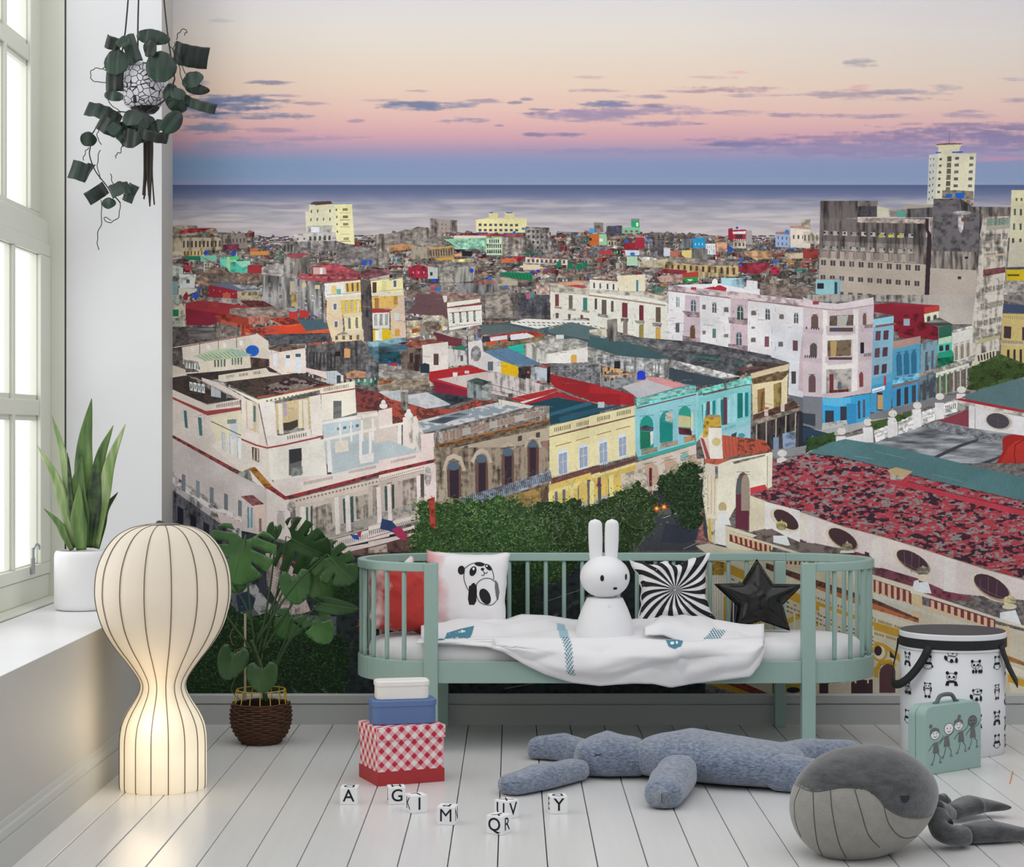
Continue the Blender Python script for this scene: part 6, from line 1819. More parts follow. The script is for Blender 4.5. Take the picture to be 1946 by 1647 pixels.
def after():
    TX[:] = [0, 0, 1.0]
    G = ['2c4022', '3f5c30', '54783c', '2f4a2a', '6a8a48', '24381f', '7c9a60']
    G2 = ['22331f', '2f4a2a', '3c5c34', '1c2c1c', '4a6a3c', '54784a']
    # wires, rails and antennas over the roofs
    r = np.random.default_rng(77)
    for k in range(900):
        x, y = r.uniform(327, 1500), r.uniform(500, 800); L = r.uniform(4, 22)*(y-420)/260
        if y > 640 and x < 700 and r.random() < .7: continue
        if y > 700 and x > 560 and r.random() < .6: continue
        t = r.random()
        if t < .45: line([(x, y), (x, y-L*.5)], '2c2628', .6, '-', .6)
        elif t < .8: line([(x, y), (x+L*1.4, y+L*r.uniform(-.2, .3))], ['3a3232', 'c8c0b8', '8c7c74'][k % 3], .7, '-', .55)
        else: line([(x, y), (x+L*.6, y-L*.15), (x+L*.6, y+L*.2)], '4a4040', .6, '-', .5)
    # right hand street greenery
    poly([(1842, 700), (1900, 672), (1946, 690), (1946, 716), (1860, 740), (1842, 730)], '4e6634', 'm')
    leafy([(1840, 698), (1880, 680), (1946, 690), (2070, 700), (2070, 730), (1946, 716), (1900, 722), (1850, 742), (1836, 740)], ['3c5226', '4c6a30', '5c7a3c', '3a4f28'], 500, 2.2, 3, 2)
    leafy([(1700, 790), (1730, 783), (1735, 790), (1705, 802)], ['46602c', '54783a'], 60, 2, 4, 2)
    leafy([(1655, 800), (1690, 795), (1680, 812), (1658, 818)], ['46602c', '54783a'], 60, 2, 5, 2)
    leafy([(1530, 832), (1585, 820), (1590, 836), (1530, 862)], ['34502a', '4c6c36'], 120, 2, 6, 2)
    # trees along the avenue
    leafy([(985, 965), (1010, 955), (1050, 950), (1100, 945), (1110, 960), (1140, 950), (1180, 930), (1215, 915), (1240, 930), (1262, 960), (1250, 1000), (1230, 1030), (1190, 1060), (1120, 1060), (1060, 1110), (985, 1080), (940, 1060)], G, 2600, 3.0, 11, 7)
    leafy([(785, 952), (800, 945), (830, 958), (850, 950), (900, 948), (920, 950), (960, 938), (985, 945), (1010, 960), (1040, 990), (1060, 1040), (1080, 1090), (1000, 1130), (900, 1130), (800, 1070), (780, 1045), (770, 1020), (790, 1000)], ['33502a', '45682f', '5c8440', '2f4e2a', '6c9448', '284022', '88a060'], 4200, 3.2, 12, 7)
    leafy([(1250, 900), (1275, 895), (1300, 875), (1335, 880), (1336, 1000), (1310, 1010), (1280, 985), (1265, 950), (1250, 925)], G2, 900, 3.0, 13, 5)
    r = np.random.default_rng(5)
    for k in range(240):
        x, y = r.uniform(960, 1230), r.uniform(900, 1060)
        line([(x, y), (x+r.uniform(-8, 8), y+r.uniform(-12, 4)), (x+r.uniform(-12, 12), y+r.uniform(-20, -6))], ['8c9478', 'a8ac98', '5c5c48'][k % 3], .6, '-', .6)
    for k in range(60):
        x, y = r.uniform(1120, 1250), r.uniform(1010, 1120)
        line([(x, y), (x+r.uniform(-10, 10), y-r.uniform(8, 24))], '3a3628', .8, '-', .7)
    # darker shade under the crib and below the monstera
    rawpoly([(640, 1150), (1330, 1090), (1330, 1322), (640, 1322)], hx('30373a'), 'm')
    leafy([(327, 1255), (350, 1200), (430, 1140), (470, 1170), (520, 1160), (600, 1180), (660, 1215), (672, 1250), (660, 1290), (655, 1322), (327, 1322)], ['1f3320', '2a4826', '37602c', '1c2c1e', '487838', '223a22'], 5200, 3.0, 15, 7)
    leafy([(560, 1060), (640, 1050), (690, 1075), (700, 1120), (660, 1160), (600, 1120)], ['22381f', '34582a', '2a4424'], 900, 3.0, 16, 6)
    leafy([(940, 1060), (1000, 1070), (1020, 1120), (1030, 1200), (960, 1230), (880, 1200), (880, 1100)], ['22331f', '2f4a2a', '3c5c34', '1c2c1c'], 1600, 3.0, 17, 6)
    line([(1030, 1145), (1110, 1118)], '8c9090', .9); line([(1020, 1190), (1140, 1120)], '5c6260', 4); line([(1060, 1165), (1110, 1135)], '44474a', 8, 'm')
    line([(980, 1300), (1330, 1130)], '2a2c36', 30, 'm'); line([(960, 1308), (1060, 1290)], '6a6c70', 2)
    for (x, y, s) in ((1248, 966, 9), (1262, 963, 9), (688, 1186, 12), (993, 1060, 5)):
        for k in range(12):
            a = k*math.pi/6+.2; L = s*(1.25 if k % 2 else .8)
            rawpoly([(x+L*math.cos(a), y+L*math.sin(a)), (x+s*.35*math.cos(a+.35), y+s*.35*math.sin(a+.35)), (x+s*.35*math.cos(a-.35), y+s*.35*math.sin(a-.35))], hx('e85a14'), '-', .8)
        ell(x, y, s*.45, s*.45, 0, 'f07820'); ell(x, y, s*.25, s*.25, 0, 'ffe890')
    ell(454, 1240, 5, 3, 30, 'd85a28'); ell(478, 1236, 3, 2, 30, 'd85a28')
    # small flags and the red banner
    poly([(722, 1005), (726, 985), (745, 990), (757, 1004), (748, 1012), (738, 1008)], '2c4474')
    poly([(745, 1005), (760, 1000), (775, 1018), (768, 1028), (752, 1018)], 'b4325c')
    line([(735, 1003), (750, 985)], '3c3030', 1)
    poly([(814, 948), (826, 944), (828, 1005), (818, 1000)], 'c84838', 'm')
    g = CV.mean(2, keepdims=True); y0 = (400-MY0)*SS
    CV[y0:] = (g[y0:]+(CV[y0:]-g[y0:])*.86)*1.03
    # the mural goes on past the right edge of the photograph
    CV[:, (1946-MX0)*SS:] = CV[:, (1946-MX0)*SS-1:(1946-MX0)*SS-1-(MX1-1946)*SS:-1]
# ------------------------------------------------------------------ room shell
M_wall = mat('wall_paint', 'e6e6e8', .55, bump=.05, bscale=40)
M_wall_shaded = mat('low_wall_shaded', 'b4b2ad', .6, bump=.05, bscale=40)  # wall paint greyed: shade below the window put into the colour
M_trim = mat('trim_shaded', 'b4b6b4', .45)  # baseboards greyed like the low wall, shade included in the colour
M_floor = mat('board_paint', 'd8d7d6', .27, spec=.5, bump=.05, bscale=5, stretch=(14, .6, 1), var=.02, vscale=3)
M_gap = mat('floor_gap', '24221f', .9)
M_win = mat('window_paint', 'dbdccf', .4)
M_glass = bpy.data.materials.new('window_glass'); M_glass.use_nodes = True
nt = M_glass.node_tree; nt.nodes.remove(nt.nodes['Principled BSDF'])
t_, g_, x_ = nt.nodes.new('ShaderNodeBsdfTransparent'), nt.nodes.new('ShaderNodeBsdfGlossy'), nt.nodes.new('ShaderNodeMixShader')
g_.inputs['Roughness'].default_value = .03; x_.inputs[0].default_value = .06
nt.links.new(t_.outputs[0], x_.inputs[1]); nt.links.new(g_.outputs[0], x_.inputs[2]); nt.links.new(x_.outputs[0], nt.nodes['Material Output'].inputs[0])
XL, XW, XS, YR, ZS = -1.164, -1.487, -1.551, 6.119, .446
XR = (2066-CX)*DW/FPX
# floor: dark base under separate boards
fl = tag(MB().box((-1.75, -.6, -.05), (2.6, 6.45, -.018)).build('floor', M_gap), kind='structure')
x = -.149-.1157*10; k = 0
plank_me = None
while x < 2.5:
    if plank_me is None:
        b = MB().box((0, -.6, -.018), (.1157-.0026, 6.40, 0)).build('plank', M_floor, fl, bevel=.0012, seg=1); plank_me = b.data
    else:
        b = bpy.data.objects.new('plank', plank_me); COL.objects.link(b); b.parent = fl
        md = b.modifiers.new('edge', 'BEVEL'); md.width = .0012; md.segments = 1; md.limit_method = 'ANGLE'
    b.location = (x+.0013, 0, 0); x += .1157
# back wall and the printed mural on it
tag(MB().box((-1.605, DW+.002, -.05), (2.6, DW+.12, 3.05)).build('wall_back', M_wall), kind='structure')
# left wall: low wall under the sill, end pier, pier behind the camera side
tag(MB().box((-1.75, -.6, -.05), (XL, DW+.002, ZS-.002)).box((-1.605, YR, ZS-.002), (XL, DW+.002, 3.05)).box((-1.605, -.6, ZS-.002), (XL, 3.1, 3.05)).build('wall_left', M_wall_shaded), kind='structure')
tag(MB().box((XW, 3.1, ZS-.002), (XL+.001, YR-.001, ZS+.0)).build('trim_1', mat('sill_paint', 'eeeef0', .35), bevel=.001), kind='structure')
tag(MB().box((XW+.006, YR-.002, ZS), (XL+.0005, YR, 3.0)).build('trim_2', M_wall), kind='structure')
def profile_run(prof, a, b, axis):
    """moulding: profile (depth, height) swept from a to b along x (axis 0) or y (axis 1)"""
    mb = MB(); vs = []
    for t in (a, b):
        for d, z in prof: vs.append((t, DW-d, z) if axis == 0 else (XL+d, t, z))
    n = len(prof); mb.add(vs, [(i, (i+1) % n, n+(i+1) % n, n+i) for i in range(n)]+[tuple(range(n)), tuple(range(2*n-1, n-1, -1))]); return mb
PR = [(0, 0), (.018, 0), (.018, .0668), (.009, .0680), (.009, .0712), (.0165, .0725), (.0165, .0985), (.012, .1045), (0, .1045)]
tag(profile_run(PR, XL, 2.6, 0).build('baseboard_back', M_trim), kind='structure')
PR2 = [(0, 0), (.013, 0), (.013, .071), (.009, .073), (.009, .077), (.012, .079), (.012, .097), (.006, .100), (.006, .113), (0, .115)]
tag(profile_run(PR2, -.6, DW-.018, 1).build('baseboard_left', M_trim), kind='structure')
# window: jamb, ledge, two casement leaves below, fixed lights above
win = empty('window_1', (0, 0, 0)); tag(win, kind='structure')
def wbox(mb, y0, y1, z0, z1, d0, d1, X=XS): return mb.box((X-d0, y0, z0), (X+d1, y1, z1))
j = MB()
j.box((XS-.045, YR-.004, ZS), (XW+.004, YR+.03, 3.0))          # jamb end
j.box((XS-.045, 3.1, 2.95), (XW+.004, YR, 3.0))
j.build('jamb', M_win, win, bevel=.004)
MB().box((XS-.05, 3.1, ZS), (XW, YR, ZS+.0115)).build('ledge', M_win, win, bevel=.003)
MB().box((XW+.0005, YR-.0035, ZS), (XW+.0065, YR-.0005, 3.0)).build('shadow_gap', mat('gap_dark', '3c3a36', .8), win)
def leaf(name, yb, ya, z0, z1, mun_y, rows, X, stile=.055, dep=.02):
    """yb near camera, ya far edge; rows = list of (z0, z1) pane heights"""
    f = MB(); wbox(f, yb, ya, z0, rows[0][0], .02, dep, X); wbox(f, yb, ya, rows[-1][1], z1, .02, dep, X)
    wbox(f, yb, yb+stile, rows[0][0], rows[-1][1], .02, dep, X); wbox(f, ya-stile, ya, rows[0][0], rows[-1][1], .02, dep, X)
    sash = f.build(name, M_win, win, bevel=.003)
    cols = []; y = yb+stile
    for m in mun_y: cols.append((y, m-.019)); y = m+.019
    cols.append((y, ya-stile))
    for i in range(len(mun_y)): wbox(MB(), mun_y[i]-.0125, mun_y[i]+.0125, rows[0][0], rows[-1][1], .012, dep-.004, X).build('muntin', M_win, sash, bevel=.003)
    for (a, b) in zip(rows[:-1], rows[1:]): wbox(MB(), yb+stile, ya-stile, a[1]+.012, b[0]-.012, .012, dep-.006, X).build('muntin', M_win, sash, bevel=.003)
    st = MB()
    for (ra, rb) in rows:
        for (ca, cb) in cols:
            for (q0, q1, w0, w1) in ((ca-.012, ca+.004, ra-.012, rb+.012), (cb-.004, cb+.012, ra-.012, rb+.012), (ca, cb, ra-.012, ra+.004), (ca, cb, rb-.004, rb+.012)): wbox(st, q0, q1, w0, w1, .010, .006, X)
    st.build('glazing_bead', M_win, sash)
    for (ra, rb) in rows:
        for (ca, cb) in cols: wbox(MB(), ca-.004, cb+.004, ra-.004, rb+.004, .004, -.002, X).build('pane', M_glass, sash)
    return sash
rowsL = [(.573, 1.0417), (1.116, 1.5795)]
leaf('sash', 5.36, 6.113, ZS+.088, 1.622, [5.683], rowsL, XS, stile=.125)
leaf('sash', 4.60, 5.352, ZS+.088, 1.622, [4.98], rowsL, XS, stile=.06)
leaf('sash', 3.84, 4.592, ZS+.088, 1.622, [4.22], rowsL, XS, stile=.06)
wbox(MB(), 3.1, 6.115, ZS+.0115, ZS+.086, .03, .014).build('bottom_rail', M_win, win, bevel=.003)
wbox(MB(), 3.1, 6.117, 1.622, 1.700, .04, .012).build('transom', M_win, win, bevel=.004)
rowsU = [(1.728, 2.197), (2.272, 2.74)]
leaf('top_light', 5.30, 6.117, 1.70, 2.9, [5.72], rowsU, XS-.036, stile=.118)
leaf('top_light', 4.50, 5.29, 1.70, 2.9, [4.9], rowsU, XS-.036, stile=.06)
leaf('top_light', 3.70, 4.49, 1.70, 2.9, [4.1], rowsU, XS-.036, stile=.06)
M_latch = mat('latch_metal', 'a9adb0', .35, metal=.7)
lt = MB(); lt.box((XS+.021, 5.852, .548), (XS+.027, 5.888, .600)); lt.box((XS+.021, 5.862, .598), (XS+.027, 5.880, .632))
lt.tube([(XS+.026, 5.872, .628), (XS+.030, 5.878, .640), (XS+.032, 5.898, .642), (XS+.032, 5.918, .634), (XS+.030, 5.925, .624)], .004, 8)
lt.build('latch', M_latch, win, bevel=.001)
tag(MB().box((2.6, -.6, -.05), (2.72, DW+.12, 3.05)).build('wall_right_unseen', M_wall), kind='structure')  # unseen wall, added to cut side light on the low left wall
tag(MB().box((-1.9, -.72, -.05), (2.72, -.6, 3.05)).build('wall_front_unseen', M_wall), kind='structure')  # unseen wall, added behind the camera so light falls from above
MURAL_GAIN = 1.12
# ------------------------------------------------------------------ the mural as a flat print on the back wall
sky(); city_base()
for part_ in (CITY_A, CITY_B, CITY_C, CITY_D, CITY_E, CITY_C2, CITY_F): draw(part_)
after()
img = bpy.data.images.new('mural_print', MWp*SS, MHp*SS, alpha=False, float_buffer=False)
buf = np.ones((MHp*SS, MWp*SS, 4), np.float32); buf[..., :3] = np.clip(CV[::-1], 0, 255)/255.0
img.pixels.foreach_set(buf.ravel()); img.update(); img.pack(); del buf
M_mural = bpy.data.materials.new('mural_paper'); M_mural.use_nodes = True; nt = M_mural.node_tree; b = nt.nodes['Principled BSDF']
ti = nt.nodes.new('ShaderNodeTexImage'); ti.image = img; ti.interpolation = 'Linear'; ti.extension = 'EXTEND'
uvn = nt.nodes.new('ShaderNodeUVMap'); nt.links.new(uvn.outputs[0], ti.inputs[0])
vm = nt.nodes.new('ShaderNodeVectorMath'); vm.operation = 'SCALE'; vm.inputs['Scale'].default_value = MURAL_GAIN
nt.links.new(ti.outputs[0], vm.inputs[0]); nt.links.new(vm.outputs[0], b.inputs['Base Color'])
b.inputs['Roughness'].default_value = .8; b.inputs['Specular IOR Level'].default_value = .15
x0, z1 = (MX0-CX)*DW/FPX, 1-(MY0-CY)*DW/FPX; x1, z0 = (MX1-CX)*DW/FPX, 1-(MY1-CY)*DW/FPX
z1 = min(z1, 3.0)
me = bpy.data.meshes.new('wall_mural'); me.from_pydata([(x0, DW, z0), (x1, DW, z0), (x1, DW, z1), (x0, DW, z1)], [], [(0, 1, 2, 3)])
uv = me.uv_layers.new(name='UVMap'); vt = (z1-(1-(MY1-CY)*DW/FPX))/((MY1-MY0)*DW/FPX)
for i, c in enumerate(((0, 0), (1, 0), (1, vt), (0, vt))): uv.data[i].uv = c
me.materials.append(M_mural); mural = bpy.data.objects.new('wall_mural', me); COL.objects.link(mural)
tag(mural, 'large printed wall mural of a colourful old seaside city at dusk, covering the back wall', 'mural')
# ------------------------------------------------------------------ child's bed with rounded ends
M_crib = mat('sage_paint', '9ab5ac', .42, var=.015, vscale=5)
YF, YB, RC = 5.787, 6.262, .2375
XA, XB, YC = -.254, .93, (5.787+6.262)/2
bed = empty('childs_bed', ((XA+XB)/2, YC, 0))
tag(bed, 'sage green wooden childs bed with rounded spindle ends against the mural', 'bed')
def bl(p): return Vector(p)-Vector(bed.location)
def arc(side, n=26, r=RC, a0=0, a1=PI):
    cx = XA if side < 0 else XB
    return [(cx+side*r*math.sin(a0+(a1-a0)*k/n), YC-r*math.cos(a0+(a1-a0)*k/n)) for k in range(n+1)]
def bent(mb, path, z0, z1, th):
    """board following a plan path"""
    vs = []; n = len(path)
    for i, (x, y) in enumerate(path):
        a, b = path[max(i-1, 0)], path[min(i+1, n-1)]; t = Vector((b[0]-a[0], b[1]-a[1])).normalized(); nx, ny = -t.y*th/2, t.x*th/2
        for (sx, z) in ((1, z0), (1, z1), (-1, z1), (-1, z0)): vs.append(bl((x+nx*sx, y+ny*sx, z)))
    fs = [(i*4+k, i*4+(k+1) % 4, (i+1)*4+(k+1) % 4, (i+1)*4+k) for i in range(n-1) for k in range(4)]
    fs += [(0, 1, 2, 3), tuple((n-1)*4+k for k in (3, 2, 1, 0))]
    return mb.add(vs, fs)
for side in (-1, 1):
    cx = XA if side < 0 else XB
    bent(MB(), arc(side), .2125, .2817, .024).build('end_board', M_crib, bed, smooth=False, bevel=.002)
    bent(MB(), arc(side), .562, .590, .026).build('end_rail', M_crib, bed, smooth=False, bevel=.003)
    w = .0215
    MB().box(bl((cx-w, YF-.021, 0)), bl((cx+w, YF+.021, .590))).build('front_leg', M_crib, bed, bevel=.003)
    MB().box(bl((cx-.0185 - side*.02, YB-.018, 0)), bl((cx+.0185 - side*.02, YB+.018, .563))).build('back_leg', M_crib, bed, bevel=.003)
MB().box(bl((XA+.021, YF-.012, .2125)), bl((XB-.021, YF+.012, .2817))).build('front_board', M_crib, bed, bevel=.002)
MB().box(bl((XA, YB-.012, .2125)), bl((XB, YB+.012, .2817))).build('back_board', M_crib, bed, bevel=.002)
MB().box(bl((XA, YB-.013, .563)), bl((XB, YB+.013, .5905))).build('back_rail', M_crib, bed, bevel=.003)
MB().box(bl((XA+.0, YF+.02, .232)), bl((XB, YB-.014, .246))).build('slatted_base', M_crib, bed)
sp_me = None
def spindle(x, y):
    global sp_me
    if sp_me is None:
        o = MB().lathe([(.0068, .2815), (.0075, .30), (.0075, .545), (.0068, .5635)], 12).build('spindle', M_crib, bed, smooth=True); sp_me = o.data
    else: o = bpy.data.objects.new('spindle', sp_me); COL.objects.link(o); o.parent = bed
    o.location = (x-bed.location.x, y-bed.location.y, 0)
for k in range(19): spindle((967.8+34.7*(k-5)-CX)*YB/FPX, YB)
for side in (-1, 1):
    cx = XA if side < 0 else XB
    for k in range(1, 11):
        a = .10+.27*k; spindle(cx+side*RC*math.sin(a), YC-RC*math.cos(a))
# mattress
M_sheet = mat('white_sheet', 'e9e8ea', .8, bump=.12, bscale=18, sheen=.2)
def stadium(r, inset, z):
    pts = []
    for side, a0 in ((1, -PI/2), (-1, PI/2)):
        cx = (XB if side > 0 else XA)
        for k in range(25):
            a = a0+PI*k/24; pts.append((cx+(r-inset)*math.cos(a), YC+.002+(r-inset)*math.sin(a), z))
    return pts
mb = MB(); prof = [(.012, .247), (0, .26), (0, .300), (.006, .318), (.018, .330), (.035, .335), (.12, .338)]
rings = [stadium(.214, i, z) for i, z in prof]; n = len(rings[0]); vs = [p for r in rings for p in r]
fs = [(j*n+k, j*n+(k+1) % n, (j+1)*n+(k+1) % n, (j+1)*n+k) for j in range(len(rings)-1) for k in range(n)]
fs += [tuple(range(n-1, -1, -1)), tuple((len(rings)-1)*n+k for k in range(n))]
mt = mb.add(vs, fs).build('mattress', M_sheet, smooth=True)
tag(mt, 'white mattress with rounded ends lying inside the green bed', 'mattress')
# ------------------------------------------------------------------ pillows
def pillow_surf(w, h, t, M, seed=0, pinch=.10, wr=.004):
    """surface of a stuffed pillow: side=+1 front, -1 back; M places it"""
    def s(u, v, off=0, side=1):
        x = w/2*u*(1-pinch*(1-v*v)**1*abs(u)**2); z = h/2*v*(1-pinch*(1-u*u)*abs(v)**2)
        e = max(0, (1-u**4))*max(0, (1-v**4)); d = t/2*e**.55
        n = noise.noise(Vector((u*2.2+seed, v*2.2, seed)))*wr*e**.5*2+noise.noise(Vector((u*6+seed, v*6, 3+seed)))*wr*.5
        edge = noise.noise(Vector((u*3, v*3, 9+seed)))*wr*1.5*(max(abs(u), abs(v))**6)
        return M @ Vector((x+edge, -side*(d+max(0, n)*(1 if side > 0 else 0)+off), z+edge))
    return s
def pillow(name, w, h, t, loc, tilt, yaw, roll, mt_, lab, seed=0, pinch=.10, wr=.004, n=36):
    root = empty(name, loc); tag(root, lab, 'pillow')
    M = Matrix.Rotation(yaw, 4, 'Z') @ Matrix.Rotation(tilt, 4, 'X') @ Matrix.Rotation(roll, 4, 'Y') @ Matrix.Translation((0, 0, h/2))
    s = pillow_surf(w, h, t, M, seed, pinch, wr); mb = MB(); m = n
    for side in (1, -1): mb.grid(lambda a, b: s(a*2-1, b*2-1, 0, side), n, n)
    o = mb.build('cover', mt_, root, smooth=True)
    bm = bmesh.new(); bm.from_mesh(o.data); bmesh.ops.remove_doubles(bm, verts=bm.verts, dist=.0004); bmesh.ops.recalc_face_normals(bm, faces=bm.faces); bm.to_mesh(o.data); bm.free()
    o.data.polygons.foreach_set('use_smooth', [True]*len(o.data.polygons))
    return root, s
M_ink = mat('black_print', '0c0c0e', .75); M_grey_ink = mat('grey_print', '6c6e70', .75); M_whitep = mat('white_print', 'efeff0', .8)
M_pil = mat('white_cotton', 'eceaec', .85, bump=.15, bscale=150, sheen=.2)
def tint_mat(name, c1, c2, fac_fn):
    """two colours blending across the cloth"""
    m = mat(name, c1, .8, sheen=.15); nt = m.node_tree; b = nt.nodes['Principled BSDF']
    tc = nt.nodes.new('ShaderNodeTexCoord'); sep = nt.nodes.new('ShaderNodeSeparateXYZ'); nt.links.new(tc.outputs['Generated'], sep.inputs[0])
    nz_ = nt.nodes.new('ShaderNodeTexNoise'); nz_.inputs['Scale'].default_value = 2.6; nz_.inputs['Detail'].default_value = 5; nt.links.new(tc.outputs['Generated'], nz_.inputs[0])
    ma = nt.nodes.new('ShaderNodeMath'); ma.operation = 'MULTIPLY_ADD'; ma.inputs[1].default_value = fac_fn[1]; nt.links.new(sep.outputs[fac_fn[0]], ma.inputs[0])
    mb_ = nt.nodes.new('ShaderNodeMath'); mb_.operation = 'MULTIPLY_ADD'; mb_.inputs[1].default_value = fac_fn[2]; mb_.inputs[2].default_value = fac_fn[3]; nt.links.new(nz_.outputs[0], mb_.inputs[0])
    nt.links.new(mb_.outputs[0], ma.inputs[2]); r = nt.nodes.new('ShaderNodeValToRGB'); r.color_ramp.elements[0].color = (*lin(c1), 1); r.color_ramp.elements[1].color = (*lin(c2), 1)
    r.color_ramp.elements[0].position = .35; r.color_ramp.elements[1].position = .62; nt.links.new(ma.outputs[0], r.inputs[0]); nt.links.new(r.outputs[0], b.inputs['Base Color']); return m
# panda pillow
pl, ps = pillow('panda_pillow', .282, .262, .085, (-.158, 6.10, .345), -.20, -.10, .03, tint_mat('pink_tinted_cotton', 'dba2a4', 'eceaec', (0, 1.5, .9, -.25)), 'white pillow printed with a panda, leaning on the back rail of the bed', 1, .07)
PU = MB(); PG = MB(); PW = MB()
def PQ(x, y): return ((x-877)/83, (1118-y)/66)          # photo px -> pillow uv
def pz(ps_): return [PQ(*p) for p in ps_]
def ring(cx, cy, rx, ry, w, ang=0, a0=0, a1=360, n=26):
    c, s = math.cos(math.radians(ang)), math.sin(math.radians(ang)); o = []
    for k in range(n+1):
        t = math.radians(a0+(a1-a0)*k/n); o.append((cx+rx*math.cos(t)*c-ry*math.sin(t)*s, cy+rx*math.cos(t)*s+ry*math.sin(t)*c))
    return stroke(o, w, 1)
for p in (oval(868, 1086, 7, 8), oval(903, 1074, 10, 4, 5), oval(893, 1124, 8, 17, 3), oval(918, 1129, 15, 10, 50), oval(909.5, 1083, 3.4, 2.6), [(885, 1112), (900, 1112), (901, 1137), (897, 1144), (887, 1144), (884, 1134)]): decal(PU, ps, pz(p), .06)
decal(PU, ps, pz(oval(891, 1087, 6.5, 9, 25)), .05, .0009); decal(PU, ps, pz(oval(921, 1079, 8, 4.2, 35)), .05, .0009)
decal(PW, ps, pz(oval(892, 1083, 2.2, 2.6, 0, 10)), .05, .0016); decal(PW, ps, pz(oval(918, 1077, 2, 1.6, 0, 10)), .05, .0016)
decal(PG, ps, pz([(937, 1100), (943, 1106), (948, 1120), (946, 1134), (941, 1128), (937, 1113)]), .06)
for p in ([(874, 1087), (874, 1100), (880, 1114), (888, 1123)], [(873, 1084), (885, 1075), (900, 1071), (912, 1073), (925, 1078), (932, 1090), (934, 1100)],
          [(897, 1118), (902, 1106), (914, 1099), (928, 1099), (937, 1104)], [(899, 1122), (903, 1133), (912, 1141), (930, 1143), (940, 1137), (945, 1129)], [(910, 1085), (914, 1090), (912, 1094), (908, 1093)], [(914, 1089), (918, 1090), (920, 1087)]):
    dstroke(PU, ps, pz(p), .017, .0012, 8)

for q_, m_ in ((PU, M_ink), (PG, M_grey_ink), (PW, M_whitep)): tag(q_.build('panda_print', m_, pl), kind='stuff')
# swirl pillow: 24 twisted black rays
sw, ss = pillow('swirl_pillow', .280, .245, .085, (.546, 6.10, .350), -.22, .04, -.07, M_pil, 'square pillow with black and white swirling rays, beside the black star', 5, .22, .012)
RB = MB(); NR_ = 19
def edge_r(a): c, s = abs(math.cos(a)), abs(math.sin(a)); return .985/max(c, s)
for k in range(NR_):
    A = []; B = []
    for i in range(15):
        t = .02+.98*i/14; tw = .20*t*t
        for L, off in ((A, 0), (B, PI/NR_)):
            a = 2*PI*k/NR_+off+tw; r = t*edge_r(a); L.append((r*math.cos(a), r*math.sin(a)*1.0))
    decal(RB, lambda u, v, o: ss(u*.99+0*v, v*.99, o), A+B[::-1], .07, .0012)
RB.build('ray_print', M_ink, sw)
# red and pink cushion in the left end
rc, _ = pillow('red_cushion', .235, .225, .09, (-.362, 5.985, .346), -.28, .75, .16, tint_mat('red_pink_cotton', 'b82c24', 'd2b4b0', (0, -.9, 1.5, -.02)), 'red and pale pink cushion standing in the left end of the bed', 8, .1, .010)
# pale rumpled cushion edge behind it
pc, _ = pillow('pale_cushion', .19, .225, .05, (-.362, 6.12, .350), -.12, .75, -.12, tint_mat('pale_pink_cotton', 'c98d8b', 'e6dcd9', (0, 1.0, 1.0, -.4)), 'pale pink crumpled cushion behind the red one in the left end of the bed', 12, .1, .012)
# black star cushion
M_star = mat('black_vinyl', '060606', .17, spec=.5, bump=.5, bscale=16)
star = empty('star_cushion', (.818, 6.10, .345)); tag(star, 'shiny black star shaped cushion leaning on the back rail', 'cushion')
SO = [(1442, 1054), (1472, 1102), (1529, 1103), (1489, 1142), (1502, 1191), (1447, 1172), (1396, 1186), (1403, 1144), (1359, 1102), (1412, 1101)]
so = [((x-1443)*6.05/FPX, (1190-y)*6.05/FPX) for x, y in SO]
vs, fs = fill2d(so, .0075)
def seg_d(p, a, b): a, b, p = Vector(a), Vector(b), Vector(p); t = max(0, min(1, (p-a).dot(b-a)/(b-a).length_squared)); return (p-(a+(b-a)*t)).length
mb = MB(); Ms = Matrix.Rotation(-.18, 4, 'X')
for side in (1, -1):
    P = []
    for (x, z) in vs:
        d = min(seg_d((x, z), so[i], so[(i+1) % 10]) for i in range(10)); q = min(1, d/.055)
        y = .042*(1-(1-q)**2)**.5+.0025*noise.noise(Vector((x*60, z*60, side)))*q
        P.append(Ms @ Vector((x, -side*y, z)))
    mb.add(P, fs)
o = mb.build('shell', M_star, star, smooth=True)
bm = bmesh.new(); bm.from_mesh(o.data); bmesh.ops.remove_doubles(bm, verts=bm.verts, dist=.0006); bmesh.ops.recalc_face_normals(bm, faces=bm.faces); bm.to_mesh(o.data); bm.free(); o.data.polygons.foreach_set('use_smooth', [True]*len(o.data.polygons))
MB().tube([Ms @ Vector((x, 0, z)) for x, z in densify(so, .01)+[so[0]]], .0016, 6).build('piping', M_star, star)
